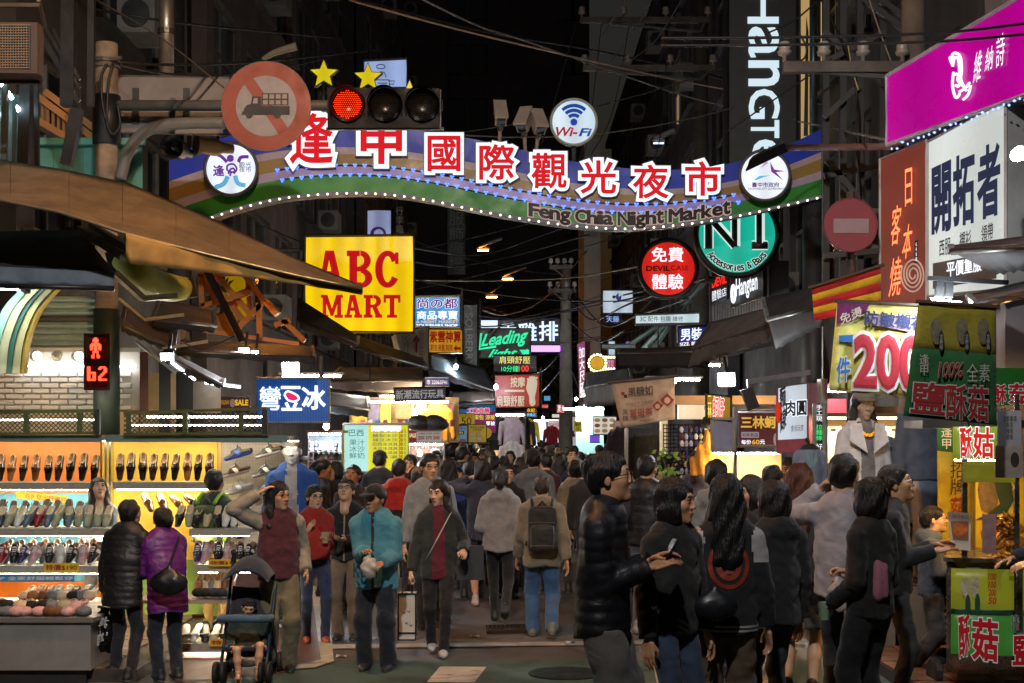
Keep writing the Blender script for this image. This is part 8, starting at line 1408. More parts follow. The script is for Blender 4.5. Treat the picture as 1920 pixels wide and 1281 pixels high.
for c in ((612, 800, 20, 'pendant bulb above the blue water jug', 0xdfeeff), (778, 776, 22.5, 'warm glaring bulb in the toy shop', 0xffdca0), (1080, 749, 40, 'white glaring lamp beside the concrete pole', 0xf0f4ff), (1018, 784, 45, 'white tube lamp far down the street', 0xf4f4ff), (930, 726, 28, 'white lamp under the black awning', 0xe8f0ff), (855, 688, 28, 'cool tube lamp beside vertical black sign', 0xbfe0f0)):
 r = thing('bulb_lamp', c[3], 'lamp', P(c[0], c[1]+3, c[2])); q = MB(); q.lathe([(.015, -.045), (.04, -.012), (.04, .02), (.015, .05), (0, .055)], P(c[0], c[1], c[2]), 'Z', 10); q.build('bulb', glow(c[4], 60), r, True); q = MB(); q.tube([P(c[0], c[1]-3, c[2]), P(c[0], c[1]-18, c[2])], .01, n=4); q.build('cord', paint(0x111111), r)
# dark luggage bundles and shop glow further down the street
for i, (x, lab) in enumerate(((786, 'black wrapped bundle on top of the bag stall, left one'), (814, 'dark blue wrapped bundle on top of bag stall'))): q = MB(); V, Q = sculpt([Ell((0, 0, .1), (.17, .15, .12)), Ell((.03, 0, .07), (.19, .14, .09))], .03, .03); o = raw_obj('bundle', V+np.array(P(x, 806, 20.3)), Q, cloth((0x1c1c1e, 0x1c2234)[i], .4), None, True); tag(o, lab, 'bundle')
r = thing('far_shops', 'glowing row of small shops at the end of the street', 'shop', P(1020, 815, 60)-Vector((0, 0, CH)))
for x0, x1, y0, c in ((985, 1000, 786, 0xd8a860), (1001, 1024, 790, 0xc8d0d8), (1025, 1060, 804, 0x9a8a80)): hexbox(x0, y0, x1, 840, 60, 60.3, mat(c, .6, var=.6, vs=1.5, emit=.5), 'shop_front', r)
hexbox(985, 780, 1100, 787, 58.5, 60, paint(0x2a2a2c), 'roof', r); hexbox(986, 788, 1095, 789, 59, 59.2, glow(0xf4f4ff, 12), 'tube_lamp', r)
# hats and white display heads
for i, (x, y, d, c, lab) in enumerate(((902, 832, 26, 0xa88878, 'pink felt hat on display above the crowd'), (925, 836, 26, 0x1c1a1c, 'black hat on a white display bust'), (893, 828, 26.4, 0x8a1c20, 'small red cap on the hat stand'), (1064 + 12, 782, 38.5, 0xc0a078, 'straw hat hanging beside magenta dress'))):
 q = MB(); q.lathe([(.17, 0), (.18, .01), (.1, .02), (.095, .1), (.07, .12), (0, .125)], P(x, y, d), 'Z', 18); one('display_hat', q, cloth(c), lab, 'hat', smooth=True)
for i, (x, y, w, h, d, c, n) in enumerate(((1000, 700, 14, 22, 52, 0xd8b040, 'amber'), (1020, 742, 12, 10, 58, 0x40a0d8, 'sky blue'), (1012, 758, 16, 8, 50, 0xd84838, 'red'), (1035, 776, 14, 8, 56, 0xe8e0d0, 'cream'), (880, 715, 20, 12, 34, 0x3870c0, 'blue'), (900, 745, 16, 9, 36, 0xe8d8b0, 'ivory'), (1100, 770, 12, 14, 36, 0xe06a9a, 'pink'), (1140, 640, 14, 26, 34, 0xb8d0e0, 'pale blue'), (1172, 640, 10, 22, 30, 0x8a4ac0, 'violet'), (1060, 745, 8, 14, 60, 0x48c088, 'green'), (862, 680, 10, 16, 33, 0xd88830, 'orange'))):
 sign('lit_sign', 'small plain %s lit sign hanging far down the street' % n, 'sign', (x, y, x+w, y+h), d, lightbox(c, .8), .12, 0x222224, .02)
# ---------------------------------------------------------------- people
fg = figure
# front row on the right, mostly in shadow
fg('man in black quilted jacket and grey sweatpants looking at phone', 1128, 345, 850, 78, hair='short', tg='quilted_jacket', tc=0x15171f, puff=1, bulk=.03, hem=.80, lc=0x6a6864, lw=.045, arms=((.05, .22, 1.17), (-.06, .23, 1.15)), glasses=0x0c0c0c, lean=.02, hpitch=8, hyaw=6, res=.85, skin=1)
w = figure.last['wr']; c = (w['l']+w['r'])/2; q = MB(); q.box(c+Vector((.02, 0, .04)), (.012, .075, .15), ry=.5, rz=.2); one('mobile_phone', q, mat(0x14141a, .2, var=0), 'dark mobile phone held by the man in quilted jacket', 'phone')
fg('woman with bangs in black jacket and blue jeans facing right', 1258, 330, 900, 40, 'f', hair='bobbang', tc=0x141416, bulk=.022, hem=.84, lc=0x33435e, arms='idle', hyaw=25, lean=.02, res=.85, skin=1)
fg('long haired woman in black varsity jacket with white shoulders, back view', 1362, 322, 893, 178, 'f', hair='long', hc=0x0e0c0e, tg='varsity_jacket', tc=0x14151c, tc2=0xa8a4a4, tstyle='shoulder hem', bulk=.022, hem=.80, lc=0x6a5c48, lw=.02, arms='idle', hands=(1.2, .4), res=.85)
V3 = figure.last
def back_print(fig, pts_list, m, name):     # printed shape laid on the garment's back (local x, z)
 bv = BVHTree.FromPolygons([tuple(v) for v in fig['Vt']], [tuple(q) for q in fig['Qt']]); b = MB()
 for pts in pts_list:
  V = []
  for x, z in pts:
   h_ = bv.ray_cast(Vector((x, 1.0, z)), Vector((0, -1, 0)))[0]; V.append((x, (h_.y if h_ else .15)+.004, z))
  n = len(V)//2; b.add(V, [(i, i+1, n+i+1, n+i) for i in range(n-1)])
 raw_obj(name, np.array(b.v), b.f, m, fig['root'], world=False)
def ringp(cx, cz, rx, rz, w, a0=0, a1=6.2832, n=26): return [(cx+rx*math.cos(a), cz+rz*math.sin(a)) for a in np.linspace(a0, a1, n)]+[(cx+(rx-w)*math.cos(a), cz+(rz-w)*math.sin(a)) for a in np.linspace(a0, a1, n)]
om = mat(0x8a2e1c, .7, var=.3, vs=30); back_print(V3, [ringp(0, 1.21, .12, .14, .025), ringp(0, 1.21, .075, .09, .03), ringp(0, 1.15, .04, .03, .02), [(-.05, 1.30), (.05, 1.30), (-.05, 1.26), (.05, 1.26)]], om, 'back_emblem')
fg('person in black hoodie and jeans behind the varsity jacket', 1452, 300, 905, -150, hair='bob', tc=0x16161a, hood=1, bulk=.025, hem=.80, lc=0x3c4250, arms='idle', res=.9)
fg('woman with reddish brown hair in grey skirt and black boots', 1500, 252, 872, 160, 'f', hair='long', hc=0x4a2014, tg='coat', tc=0x2a2624, bulk=.02, hem=.62, lg='skirt', lc=0x3a3838, shoe=0x111111, sole=0x111111, arms='phone')
fg('man in white sweater raising one hand to his face', 1582, 285, 855, 150, hair='short', hc=0x100d0c, tg='sweater', tc=0x9a98a0, bulk=.022, hem=.84, lc=0x1c1c22, arms=((.2, .16, 1.5), (-.25, .04, .82)), res=.9)
fg('woman in black top and trousers carrying white plastic bag and cup', 1632, 300, 900, -140, 'f', hair='bob', hc=0x100c0c, tg='top', tc=0x141416, bulk=.02, hem=.84, lc=0x131318, lw=.02, arms=((.19, .16, .93), (-.1, .22, 1.1)), hands=(1.0, 1.0), res=.85); V7 = figure.last
fg('man with glasses in black leather jacket eating beside the boy', 1676, 268, 875, 75, hair='short', hc=0x1c120c, tg='leather_jacket', tc=0x17171a, bulk=.02, hem=.84, lc=0x3a3a3c, arms=((.06, .25, 1.16), (-.04, .27, 1.14)), glasses=0x101010, hpitch=14, res=.9, skin=1)
fg('boy with glasses in grey blue sweatshirt leaning on the cart', 1748, 236, 952, 75, hair='short', hc=0x17110e, tg='sweatshirt', tc=0x3a4658, hood=1, bulk=.018, hem=.84, lc=0x2c2c30, lw=.02, shoe=0x17171c, sole=0x4a4a4c, arms=((.16, .38, 1.06), (-.1, .28, 1.12)), stance=(.08, .02, -.1, -.22), lift=(0, .06), glasses=0x101010, hpitch=8, wide=1.1, skin=0)
fg('street food vendor in navy sleeves at the right edge', 1990, 262, 860, -80, tg='jacket', tc=0x1c2030, bulk=.02, arms='hold', lc=0x222222)
# the left group
fg('man in black puffer coat looking down at shoes, back view', 228, 237, 935, 160, hair='short', hc=0x17120f, tg='puffer_coat', tc=0x17171b, puff=1, bulk=.03, hem=.70, lc=0x15171f, arms=((.27, .02, .80), (-.1, .3, 1.0)), hands=(1.2, .4), lean=.10, hpitch=20, res=.9); V11 = figure.last
fg('woman in purple puffer coat with black shoulder bag, back view', 316, 237, 948, 215, 'f', hair='bun', hc=0x17120f, tg='puffer_coat', tc=0x5a1468, puff=1, bulk=.032, hem=.68, lc=0x1a1e2a, lw=.01, arms=((.14, .3, 1.02), (-.12, .32, 1.02)), lean=.12, hpitch=25, strap=(0x141414, -1), res=.9); V12 = figure.last
fg('shoe shop woman in pale shirt looking down behind the shelves', 185, 192, 897, 25, 'f', hair='longbang', hc=0x241812, tg='shirt', tc=0x8898a8, bulk=.012, arms=((.05, .3, 1.0), (.02, .34, 1.0)), hpitch=22, skin=2, lc=0x4a4a4c)
fg('shoe shop man in dark green shirt with lime backpack straps', 402, 192, 882, 165, hair='short', hc=0x17110e, tg='shirt', tc=0x3a443c, bulk=.014, arms='hold', lc=0xa88848, hpitch=10); V14 = figure.last
fg('person in maroon varsity jacket with hand on head beside the stroller', 522, 228, 905, 20, hair='longbang', hc=0x120e0e, tg='varsity_jacket', tc=0x4a1826, tc2=0x8a8478, tstyle='sleeves', bulk=.024, hem=.84, lc=0x6a624a, lw=.02, shoe=0x1a1a1c, arms=((.24, .08, .92), (-.2, .06, 1.62)), glasses=0x222222, hyaw=30, collar=.01, skin=1);
fg('woman with glasses in red jacket holding a plastic cup', 590, 200, 912, 15, 'f', hair='pony', hc=0x120e0e, tg='jacket', tc=0x9a2418, bulk=.014, hem=.93, lc=0x2a3450, shoe=0xa84830, sole=0xb8b0a4, arms=((.1, .24, 1.15), (-.1, .2, 1.24)), glasses=0x33261c, hyaw=15, stance=(.11, .05, -.09, -.02), skin=2); V16 = figure.last
fg('young man with glasses in navy jacket looking down', 650, 197, 900, -8, hair='short', hc=0x0f0c0c, tg='jacket', tc=0x191b24, tc2=0x9a8a5c, tstyle='zip', bulk=.018, lc=0x7a6650, lw=.012, shoe=0x3a3a34, arms='phone', glasses=0x1c1c1c, hpitch=24, skin=0)
fg('man in grey purple jacket behind the navy jacket man', 663, 172, 873, -15, hair='short', hc=0x2a1a14, tg='jacket', tc=0x3a3844, bulk=.022, lc=0x24242a, arms='idle', hpitch=20, skin=1)
fg('old man in teal fleece and black cap opening a plastic bag', 706, 226, 909, -8, hair='short', hc=0x1a1614, tg='fleece', tc=0x3f7f92, tc2=0x28242a, tstyle='zip', bulk=.035, hem=.76, lc=0x161824, lw=.022, shoe=0x2a2a2a, sole=0x9a968e, arms=((.12, .26, 1.02), (-.04, .26, 1.12)), cap=('cap', 0x131313), hyaw=-18, lean=.05, skin=3, stance=(.12, .02, -.1, .03), res=.9); V19 = figure.last
fg('man in red and black jacket walking away', 748, 166, 862, 178, hair='crop', hc=0x241a14, tg='jacket', tc=0xa81c14, tc2=0x1c1416, tstyle='low', bulk=.028, hood=1, lc=0x1a1a20, arms='walk', stance=(.09, .12, -.09, -.15))
fg('tall man with glasses in grey sweatshirt looking right', 806, 186, 853, 0, hair='short', hc=0x100d0d, tg='sweatshirt', tc=0x7c8186, bulk=.022, hem=.84, lc=0x1c1c22, arms='idle', glasses=0x5a5a60, hyaw=22, skin=0, hpitch=-4)
fg('woman in maroon top and dark cardigan carrying a white tote', 822, 212, 902, 5, 'f', hair='longbang', hc=0x1c120e, tg='cardigan', tc=0x20292a, tc2=0x5c1028, tstyle='open', bulk=.02, hem=.76, lc=0x111114, shoe=0xa8a8b0, sole=0xd0ccc8, arms=((.24, .16, 1.04), (-.28, .05, .78)), hands=(1.0, 1.2), hyaw=-32, hpitch=-4, strap=(0x9a968e, 1), stance=(.04, .14, -.06, -.18), lift=(0, .03), skin=2, res=.9); V22 = figure.last
fg('person in bright blue jacket walking away in the crowd', 884, 158, 866, 175, hair='short', tc=0x17387c, bulk=.025, hood=1, lc=0x1c1c24, arms='walk2')
fg('woman in navy shirt and short skirt lifting one bare leg', 905, 166, 862, 185, 'f', hair='bob', hc=0x17100e, tg='shirt', tc=0x2a2e3e, bulk=.02, hem=.78, lg='shorts', lc=0x33384a, shoe=0xb8a4a0, sole=0x9a8a80, arms=((.15, .1, 1.5), (-.25, 0, .85)), stance=(.08, .08, -.1, -.3), lift=(0, .12))
fg('girl in grey hoodie printed SPIRIT IS NOT FADING, back view', 938, 181, 880, 178, 'f', hair='pony', hc=0x17110f, tg='hoodie', tc=0x868688, bulk=.03, hem=.80, hood=1, lc=0x141418, arms=((.16, .22, 1.1), (-.26, .05, .86)), shoe=0x17171a, sole=0x2a2a2a, stance=(.07, .18, -.06, -.3), lift=(0, .1), res=.9); V25 = figure.last
fg('man in black cap and pale grey hoodie walking away', 1000, 152, 845, 180, hair='short', tg='hoodie', tc=0x6a7076, hood=1, bulk=.028, cap=('cap', 0x131316), lc=0x1c1c22, arms='walk')
fg('man in beige jacket and jeans wearing a black backpack', 1016, 195, 893, 180, hair='crop', hc=0x332c28, tg='jacket', tc=0x7a705e, hood=1, bulk=.03, hem=.76, lc=0x3a5c88, lw=.018, shoe=0x6a6a58, sole=0xa8a070, arms='walk', stance=(.1, .1, -.1, -.16), lift=(0, .04), res=.9); V27 = figure.last
fg('dark haired person in beige coat right of the backpack man', 1078, 152, 868, 185, 'f', hair='bun', tg='coat', tc=0x8a7c62, hood=1, bulk=.03, hem=.7, lc=0x2a2a2a, arms='idle')
fg('woman in pale green jacket half hidden by the quilted man', 1166, 183, 880, -30, 'f', hair='bob', tg='jacket', tc=0x9aa890, bulk=.02, arms='phone', lc=0x22242c, skin=2)
fg('man in black quilted vest with navy sleeves', 1213, 192, 855, 150, hair='crop', hc=0x120f0e, tg='quilted_vest', tc=0x17181e, tc2=0x262c3c, tstyle='vest', puff=.8, bulk=.028, hem=.86, lc=0x4a505c, lw=.015, shoe=0x8a8684, arms='pockets', glasses=0x111111)
fg('man in pink shirt beside the quilted vest man', 1246, 166, 853, 110, hair='crop', tg='shirt', tc=0xb07c90, bulk=.016, lc=0x22242c, skin=1); fg('man in white hoodie left of the quilted vest man', 1190, 152, 852, 75, hair='crop', tg='hoodie', tc=0xa8b0bc, hood=1, bulk=.02, lc=0x22242c)
fg('man in mauve grey hoodie at the accessory rack', 1304, 172, 850, 165, hair='short', hc=0x100d0d, tg='hoodie', tc=0x4a4450, hood=1, bulk=.022, lc=0x22242c, skin=1); fg('black haired person in pale grey hoodie behind varsity jacket', 1342, 236, 865, 172, hair='short', hc=0x0c0a0a, tg='hoodie', tc=0x7a7a7c, hood=1, bulk=.024, lc=0x22242c)
fg('woman with brown hair glancing left beside the varsity jacket', 1408, 262, 895, -60, 'f', hair='bob', hc=0x1a120f, tg='jacket', tc=0x1c1c22, bulk=.018, lc=0x22242c, skin=1); fg('man in dark shirt waiting at the oyster stall', 1448, 208, 875, 140, hair='short', hc=0x120f0e, tg='shirt', tc=0x2c2c34, bulk=.016, lc=0x22242c, skin=0); fg('man with brown hair behind the reddish haired woman', 1478, 170, 862, -40, hair='short', hc=0x3a2416, tg='shirt', tc=0x5a5048, bulk=.016, lc=0x22242c)
# middle distance around the left stalls
fg('woman with black hair in black coat at the small trainers', 604, 156, 862, 100, 'f', hair='pony', hc=0x0e0b0b, tg='coat', tc=0x17171a, bulk=.018, lc=0x1a1a1e); fg('woman with loose black hair beside the purple hood', 628, 150, 866, -40, 'f', hair='bob', hc=0x0e0b0b, tg='coat', tc=0x17171a, bulk=.018, lc=0x1a1a1e, skin=1)
fg('person in black cap and black striped sleeves, back view', 712, 138, 847, 170, hair='short', tg='jacket', tc=0x1b1b20, tc2=0xa8a4a0, tstyle='stripe', bulk=.028, cap=('cap', 0x131316), lc=0x1a1a1e); fg('girl with glasses in dusky pink hoodie by the menu board', 728, 130, 858, -45, 'f', hair='bob', hc=0x33221a, tg='hoodie', tc=0x8a5a5a, bulk=.02, glasses=0x222222, lc=0x2a2a2e, skin=2)
fg('woman eating with hand at mouth by the bag stall', 769, 138, 854, -5, 'f', hair='bobbang', hc=0x120e0d, tg='jacket', tc=0x33302c, bulk=.02, arms=((.25, .04, .82), (-.02, .16, 1.47)), lc=0x2a2a2e, skin=0); fg('person in tan knitted beanie seen from behind', 784, 152, 878, 180, 'f', hair='bob', hc=0x3a2c22, tg='jacket', tc=0x8a7014, bulk=.02, cap=('beanie', 0x8a7a6a), lc=0x2a2a2e)
fg('man in black jacket looking down at the bag stall', 822, 126, 832, -50, hair='short', tg='jacket', tc=0x1b1a1c, bulk=.022, hpitch=20, lc=0x2a2a2e, skin=3); fg('woman with very long dark hair, back view beside bag stall', 842, 150, 860, 178, 'f', hair='long', hc=0x17110f, tg='coat', tc=0x221c1c, bulk=.02, lc=0x2a2a2e); fg('person in purple hooded sweatshirt on the menu board side', 683, 134, 832, 60, hair='short', tg='hoodie', tc=0x3a2478, bulk=.02, hood=1, lc=0x22222a);
# mannequin with blue coat at the shoe shop
figure('white male mannequin in blue open coat and headband', 548, 186, 822, 5, cat='mannequin', matskin=0xb4b0b4, hair=None, tg='coat', tc=0x1c4a94, tc2=0x9a9498, tstyle='open', bulk=.02, hem=.8, lg='trousers', lc=0x17171a, zoff=.05, cap=('beanie', 0x5c5a54))
# baby in the stroller
figure('sleeping toddler lying back in the stroller', 466, 234, 1128, 10, hair='crop', hc=0x17110e, tg='shirt', tc=0x22322c, bulk=.012, hem=.84, lg='shorts', lc=0x17171c, zoff=-.2, shoe=0xb98a68, sole=0xb98a68, arms=((.2, .24, 1.0), (-.2, .24, 1.0)), stance=(.12, .42, -.12, .42), lift=(.56, .5), lean=-.06, hpitch=-18, hroll=12, wide=1.35, skin=0)
# ---------------------------------------------------------------- stroller
r = thing('stroller', 'navy blue folding baby stroller with black wheels', 'stroller', G(465, 1278)); o_ = G(465, 1272); fm_ = mat(0x2a3a50, .35, metal=.4)
L_ = lambda x, y, z: o_+Vector((x*.85, y, z*.93))
for sx in (-.21, .21):
 for nm, pts in (('frame_tube', [L_(sx, -.22, .1), L_(sx, .0, .42), L_(sx*1.05, .28, .86), L_(sx*1.05, .36, .98)]), ('frame_tube', [L_(sx, .3, .1), L_(sx, .05, .45), L_(sx, -.02, .5)]), ('frame_tube', [L_(sx, -.2, .12), L_(sx, .3, .12)])): q = MB(); q.tube(smooth_path(pts, 4), .014, n=8); q.build(nm, fm_, r, True)
 q = MB(); q.tube([L_(sx*1.05, .35, .96), L_(sx*1.05, .40, 1.02), L_(sx*1.05, .36, 1.06)], .022, n=8); q.build('handle', paint(0x141414), r, True)
 for yy in (-.24, .3):
  for dx in (-.035, .035):
   q = MB(); q.lathe([(.05, -.014), (.085, -.016), (.09, 0), (.085, .016), (.05, .014)], L_(sx+dx, yy, .09), 'X', 20); wo = q.build('wheel', mat(0x141414, .7), r, True); q = MB(); q.lathe([(.045, -.012), (.045, .012)], L_(sx+dx, yy, .09), 'X', 10); q.build('hub', paint(0x55585c), wo)
q = MB(); q.sheet(lambda u, v: L_((u-.5)*.4, .02+.22*v, .3+.45*v+.03*abs(u-.5)), 8, 8, (0, .03, 0)); q.build('backrest', cloth(0x2a2c34), r, True); q = MB(); q.sheet(lambda u, v: L_((u-.5)*.4, -.2+.24*v, .3-.02*math.sin(v*3)), 6, 4, (0, 0, -.03)); q.build('seat', cloth(0x22242c), r, True)
q = MB(); q.sheet(lambda u, v: L_((u-.5)*.44, .3-.42*math.sin(v*1.45)*1.0, .78+.26*math.sin(math.pi*(.12+.76*u))*(.5+.5*math.cos((v-.35)*2.2))), 12, 8, (0, .008, .008)); q.build('sunshade', cloth(0x1f2c3c), r, True)
q = MB(); q.tube(smooth_path([L_(-.22, .0, .52), L_(-.2, -.2, .54), L_(0, -.26, .55), L_(.2, -.2, .54), L_(.22, 0, .52)], 5), .032, n=10); q.build('bumper_bar', cloth(0x3f5c74), r, True); q = MB(); q.sheet(lambda u, v: L_((u-.5)*.34, -.1+.3*v, .16-.05*math.sin(u*3.14)), 6, 4, (0, 0, .01)); q.build('basket', cloth(0x1c1e22), r, True)
# ---------------------------------------------------------------- bags and small things people carry
def sack(name, label, c, rx, ry, rz, m, cat='bag', amp=.012, handle=None, res=.013):
 r = thing(name, label, cat, Vector(c)-Vector((0, 0, rz*2))); pr = [Ell((0, 0, -rz*1.25), (rx, ry, rz*.75)), Cap((0, 0, -rz*1.1), (0, 0, -.02), rx*.72, .018, (1, ry/rx, 1))]
 V, Q = sculpt(pr, res, .03, lambda g, p: g+amp*np.sin(p[..., 0]*55+np.sin(p[..., 2]*40)*2)*np.sin(p[..., 2]*28+p[..., 1]*30)); raw_obj('bag_body', V+np.array(c), Q, m, r, True)
 if handle is not None: q = MB(); q.tube([Vector(c)+Vector(v) for v in ((-rx*.5, 0, -.06), (0, 0, .02), (rx*.5, 0, -.06))], .008, n=5); q.build('handle', m, r)
 return r
pw = mat(0xb8b0aa, .3, var=.15, vs=20, alpha=.72)
sack('plastic_bag', 'white plastic bag with food held by varsity jacket woman', V3['wr']['l'] + Vector((0, -.02, -.01)), .11, .07, .15, pw); sack('plastic_bag', 'small white plastic bag held by the woman in black', V7['wr']['r']+Vector((0, -.02, 0)), .085, .06, .13, pw); sack('plastic_bag', 'crumpled clear bag in the teal fleece man hands', (V19['wr']['l']+V19['wr']['r'])/2+Vector((-.01, -.05, .06)), .07, .05, .11, pw); sack('shopping_bag', 'shiny black plastic bag with white lettering held low', V11['wr']['l']+Vector((0, -.03, 0)), .15, .1, .21, mat(0x121214, .18, var=.2, vs=15), amp=.018)
c = V11['wr']['l']; pl = Plane(c+Vector((0, -.16, 0)), c+Vector((.1, -.16, 0)), c+Vector((0, -.16, -.1))); rb_ = [o for o in bpy.data.objects if o.name.startswith('shopping_bag')][0]; letters('Leading\nlight', [(170, 1160), (200, 1150), (202, 1206), (172, 1214)], pl, mat(0xc0bcb8, .5), rb_, bold=.02, off=.0, shear=.2)
c = V12['hip']; sack('handbag', 'black shoulder bag on the purple puffer coat', c+Vector((.06, -.24, .2)), .15, .06, .12, mat(0x141416, .4, var=.2), amp=.004); c = V3['hip']; r = sack('handbag', 'small black crossbody bag behind the varsity jacket', c+Vector((-.1, -.24, .18)), .13, .05, .1, mat(0x1c2026, .35, var=.2), amp=.003)
sack('drawstring_bag', 'red bag held in front by the woman with glasses', V16['hip']+Vector((.02, -.2, .34)), .15, .05, .17, cloth(0xa82a1c), amp=.004); q = MB(); p = V16['wr']['l']; q.lathe([(.028, 0), (.038, .1), (.036, .1), (.0, .02)], p+Vector((0, -.02, -.05)), n=12); one('plastic_cup', q, mat(0xc8a888, .2, alpha=.7, var=.1), 'clear plastic cup held by the woman with glasses', 'cup'); q = MB(); p = V7['wr']['l']; q.lathe([(.026, 0), (.036, .11), (.034, .11), (.0, .02)], p+Vector((0, -.03, -.06)), n=12); one('plastic_cup', q, mat(0x8aa888, .2, alpha=.8, var=.2), 'drink cup held low by the woman in black', 'cup')
q = MB(); c = V7['sh']['r']+Vector((-.1, -.22, -.18)); V, Q = sculpt([Cap((0, 0, 0), (.0, 0, -.16), .045, .05, (1, .6, 1))], .013, .02, lambda g, p: g+.006*np.sin(p[..., 0]*90)); o = raw_obj('pink_pouch', V, Q, cloth(0xa8687c), None, True); o.location = c; tag(o, 'small pink pouch hanging at the woman in black', 'pouch')
# white tote with black trim and bird prints
r = thing('tote_bag', 'white shopping tote with black edges and bird prints', 'bag', V22['wr']['r']+Vector((0, 0, -.55))); c = V22['wr']['r']+Vector((-.02, -.02, -.11)); x0, x1, zt_, zb_ = -.07, .08, 0, -.4
q = MB(); q.hexa([c+Vector(v) for v in ((x0, -.1, zt_), (x1, -.1, zt_), (x1, -.1, zb_), (x0, -.1, zb_), (x0, .1, zt_), (x1, .1, zt_), (x1, .1, zb_), (x0, .1, zb_))]); q.build('panel', paint(0xc4c0b8), r); q = MB()
for a, b_ in (((x0, zt_), (x0, zb_)), ((x1, zt_), (x1, zb_)), ((x0, zb_), (x1, zb_)), ((x0, zt_), (x1, zt_)), ((x0, zb_+.06), (x1, zb_+.06))): q.bar(c+Vector((a[0], -.104, a[1])), c+Vector((b_[0], -.104, b_[1])), .012)
q.build('trim', paint(0x101010), r); q = MB()
for x, z in ((-.02, -.16), (.02, -.15), (.0, -.25), (.04, -.27)): q.slab([c+Vector((x-.018, -.105, z+.008)), c+Vector((x, -.105, z-.004)), c+Vector((x+.018, -.105, z+.012)), c+Vector((x+.002, -.105, z-.014))], (0, .003, 0))
q.build('bird_print', paint(0x101010), r); q = MB(); q.tube([c+Vector((x0+.03, -.08, 0)), V22['wr']['r']+Vector((0, -.02, .01)), c+Vector((x1-.03, -.08, 0))], .009, n=6); q.build('handle', paint(0x101010), r)
r = thing('paper_bag', 'dark grey paper bag at the cardigan woman side', 'bag', V22['hip']+Vector((.28, .1, -.35))); c = V22['hip']+Vector((.27, .05, -.02)); q = MB(); q.box(c, (.26, .1, .3)); q.build('panel', paint(0x2c3036), r); q = MB(); q.tube([c+Vector((-.07, 0, .15)), c+Vector((-.05, 0, .27)), c+Vector((.05, 0, .27)), c+Vector((.07, 0, .15))], .006, n=5); q.build('handle', paint(0x141414), r)
# backpacks
def backpack(f, label, col, sc=1.0, strapc=None):
 r = thing('backpack', label, 'backpack', f['hip']); M_ = f['M']; V, Q = sculpt([Bx((0, .21, 1.17), (.155*sc, .075, .24*sc), .06), Bx((0, .29, 1.08), (.12*sc, .03, .13*sc), .025)], .016, .012, lambda g, p: g+wave(p, .002, 30)); raw_obj('pack', np.array([tuple(M_ @ Vector(v)) for v in V]), Q, cloth(col, .6), r, True)
 q = MB(); q.tube([M_ @ Vector(v) for v in ((-.05, .2, 1.4), (0, .2, 1.46), (.05, .2, 1.4))], .012, n=6); q.build('top_handle', cloth(col), r)
 for z in (1.24, 1.0): q = MB(); q.tube([M_ @ Vector(v) for v in ((-.13*sc, .292+.03*(z < 1.1), z), (.13*sc, .292+.03*(z < 1.1), z))], .004, n=4); q.build('zip', metalm(0x77777a), r)
 for sx in (-1, 1): q = MB(); q.tube(smooth_path([M_ @ Vector(v) for v in ((sx*.1, .2, 1.38), (sx*.11, .05, 1.475), (sx*.12, -.12, 1.38), (sx*.14, -.14, 1.15), (sx*.16, .1, 1.0))], 4), .02, n=6); q.build('strap', cloth(strapc or col), r, True)
backpack(V27, 'black rectangular backpack worn over the beige jacket', 0x141417); backpack(V14, 'lime green and grey backpack on the shoe shop man', 0x55602c, .8, 0x86b820)
# printed words on garments
def garment_text(f, txt, px0, py0, px1, py1, m):
 h = f['hip']; pl = Plane(h+Vector((0, -.235, 0)), h+Vector((.1, -.235, 0)), h+Vector((0, -.235, .1))); letters(txt, (px0, py0, px1, py1), pl, m, f['root'], bold=.01, off=0, name='print')
# ---------------------------------------------------------------- the far crowd: low detail copies
TPL = []
def template(sex, hair, yaw, **k):
 rt = figure('t', 960, 100, 900, 0, sex, hair=hair, lo=True, res=2.3, tc=0x101010, **k); V = []; Qs = []; M_ = []; n = 0
 for o in list(rt.children):
  me = o.data; v = np.empty(len(me.vertices)*3); me.vertices.foreach_get('co', v); v = v.reshape(-1, 3)*figure.last['K']; kind = o.name.split('.')[0]
  for p in me.polygons: Qs.append([i+n for i in p.vertices]); M_.append({'body': (0, 1, 1, 0, 1)[p.material_index], 'jacket': 2, 'trousers': 3, 'shoe': 4, 'hair': 1, 'cap': 4, 'glasses': 1}.get(kind, 2))
  V.append(v); n += len(v); bpy.data.objects.remove(o)
 K0 = figure.last['K']; bpy.data.objects.remove(rt); me = bpy.data.meshes.new('person'); me.from_pydata((np.concatenate(V)/K0/1.72).tolist(), [], Qs); me.polygons.foreach_set('material_index', np.array(M_, np.int32)); me.polygons.foreach_set('use_smooth', [True]*len(Qs))
 for c in (0xb98a68, 0x141010, 0x333333, 0x22242c, 0x222222): me.materials.append(mat(c, .7))
 TPL.append((me, sex, hair))
for a in (('m', 'short', 0), ('f', 'longbang', 0), ('m', 'crop', 0), ('f', 'bob', 0), ('f', 'pony', 0)): template(*a, bulk=.02)
template('m', 'short', 0, bulk=.02, cap=('cap', 0x141414)); template('m', 'short', 0, bulk=.03, hood=1, arms='phone'); template('f', 'long', 0, bulk=.02, arms='phone')
TC = {'black': 0x151518, 'charcoal': 0x2a2a2e, 'navy': 0x1c2236, 'grey': 0x6a6a6c, 'white': 0xa8a4a0, 'beige': 0x8a7a60, 'olive': 0x44442c, 'red': 0x7c1a1c, 'maroon': 0x42141e, 'blue': 0x2c4a78, 'brown': 0x4a3426, 'pink': 0xa87880}
wts = [16, 12, 10, 8, 6, 6, 4, 3, 3, 4, 5, 2]; spots = []
rr = random.Random(11)
for a in [o for o in bpy.data.objects if o.parent is None and o.name.split('.')[0] in ('person', 'mannequin')]: spots.append((960+a.location.x/a.location.y*F, F/a.location.y))
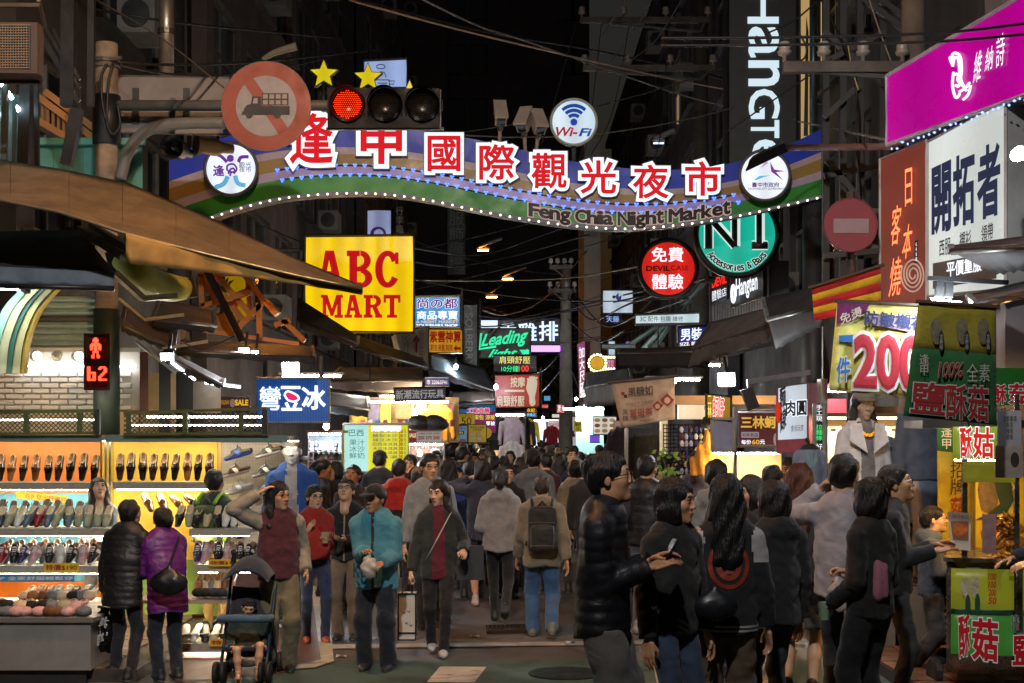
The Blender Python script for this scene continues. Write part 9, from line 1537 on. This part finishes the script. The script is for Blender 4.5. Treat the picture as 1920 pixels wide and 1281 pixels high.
NP = len(spots)
for n, s0, s1, xa, xb in ((16, 125, 158, 845, 1190), (12, 104, 138, 560, 850), (12, 112, 158, 1170, 1480), (26, 98, 125, 835, 1340), (34, 66, 98, 845, 1190), (38, 44, 64, 860, 1175), (46, 27, 42, 925, 1125)):
 for i in range(n):
  for tr_ in range(30):
   s = rr.uniform(s0, s1); x = xa+(xb-xa)*(i+rr.uniform(.05, .95))/n;
   if all(abs(x-a)/((s+b)/2) > .34 or abs(F/s-F/b) > .5 for a, b in spots): break
  spots.append((x, s))
recs = []
for x, s in spots[NP:]:
 me, sex, hair = rr.choice(TPL); cn = rr.choices(list(TC), wts)[0]; back = rr.random() < .5; recs.append((x, s, me, sex, hair, cn, back))
recs.sort(key=lambda t: t[0]); cnt = {}
for x, s, me, sex, hair, cn, back in recs:
 h_ = rr.uniform(1.58, 1.78) if sex == 'm' else rr.uniform(1.5, 1.66); d = F/s; o = link(bpy.data.objects.new('person', me)); o.location = ((x-960)/F*d, d, 0); o.scale = (h_, h_, h_); o.rotation_euler = (0, 0, rad((180 if back else 0)+rr.uniform(-35, 35)))
 ms = (mat(SKIN[rr.randrange(4)], .5, var=.08, vs=20), mat(rr.choice((0x141010, 0x1a1310, 0x0f0d0d, 0x2c1d14)), .6, var=.3, vs=40), cloth(TC[cn]), cloth(rr.choice((0x1a1c24, 0x22242c, 0x2c3a55, 0x4a4438))), mat(rr.choice((0x222222, 0x8a8682, 0x33302c)), .6))
 for i, m_ in enumerate(ms): o.material_slots[i].link = 'OBJECT'; o.material_slots[i].material = m_
 hw_ = {'short': 'short haired', 'crop': 'crop haired', 'longbang': 'long haired', 'long': 'long haired', 'bob': 'bob haired', 'pony': 'ponytailed'}[hair]
 zone = 'by the left stalls' if x < 925 else 'below the clothes stall' if x < 1000 else 'in mid street' if x < 1100 else 'by the right stalls'; dep = 'near' if s > 98 else 'middle' if s > 64 else 'far' if s > 43 else 'farthest'
 base = '%s person in %s top %s, %s crowd %s' % (hw_, cn, 'leaving' if back else 'approaching', dep, zone); cnt[base] = cnt.get(base, 0)+1
 tag(o, base if cnt[base] == 1 else base+', %s from left' % ORD[cnt[base]-1], 'person', 'people crowding the market street')
garment_text(V25, 'SPIRIT IS\nNOT FADING', 917, 981, 966, 1004, mat(0xc8c4c0, .7)); garment_text(V19, 'KUST', 664, 1032, 720, 1062, mat(0x1c2c38, .7))
flush_letters()
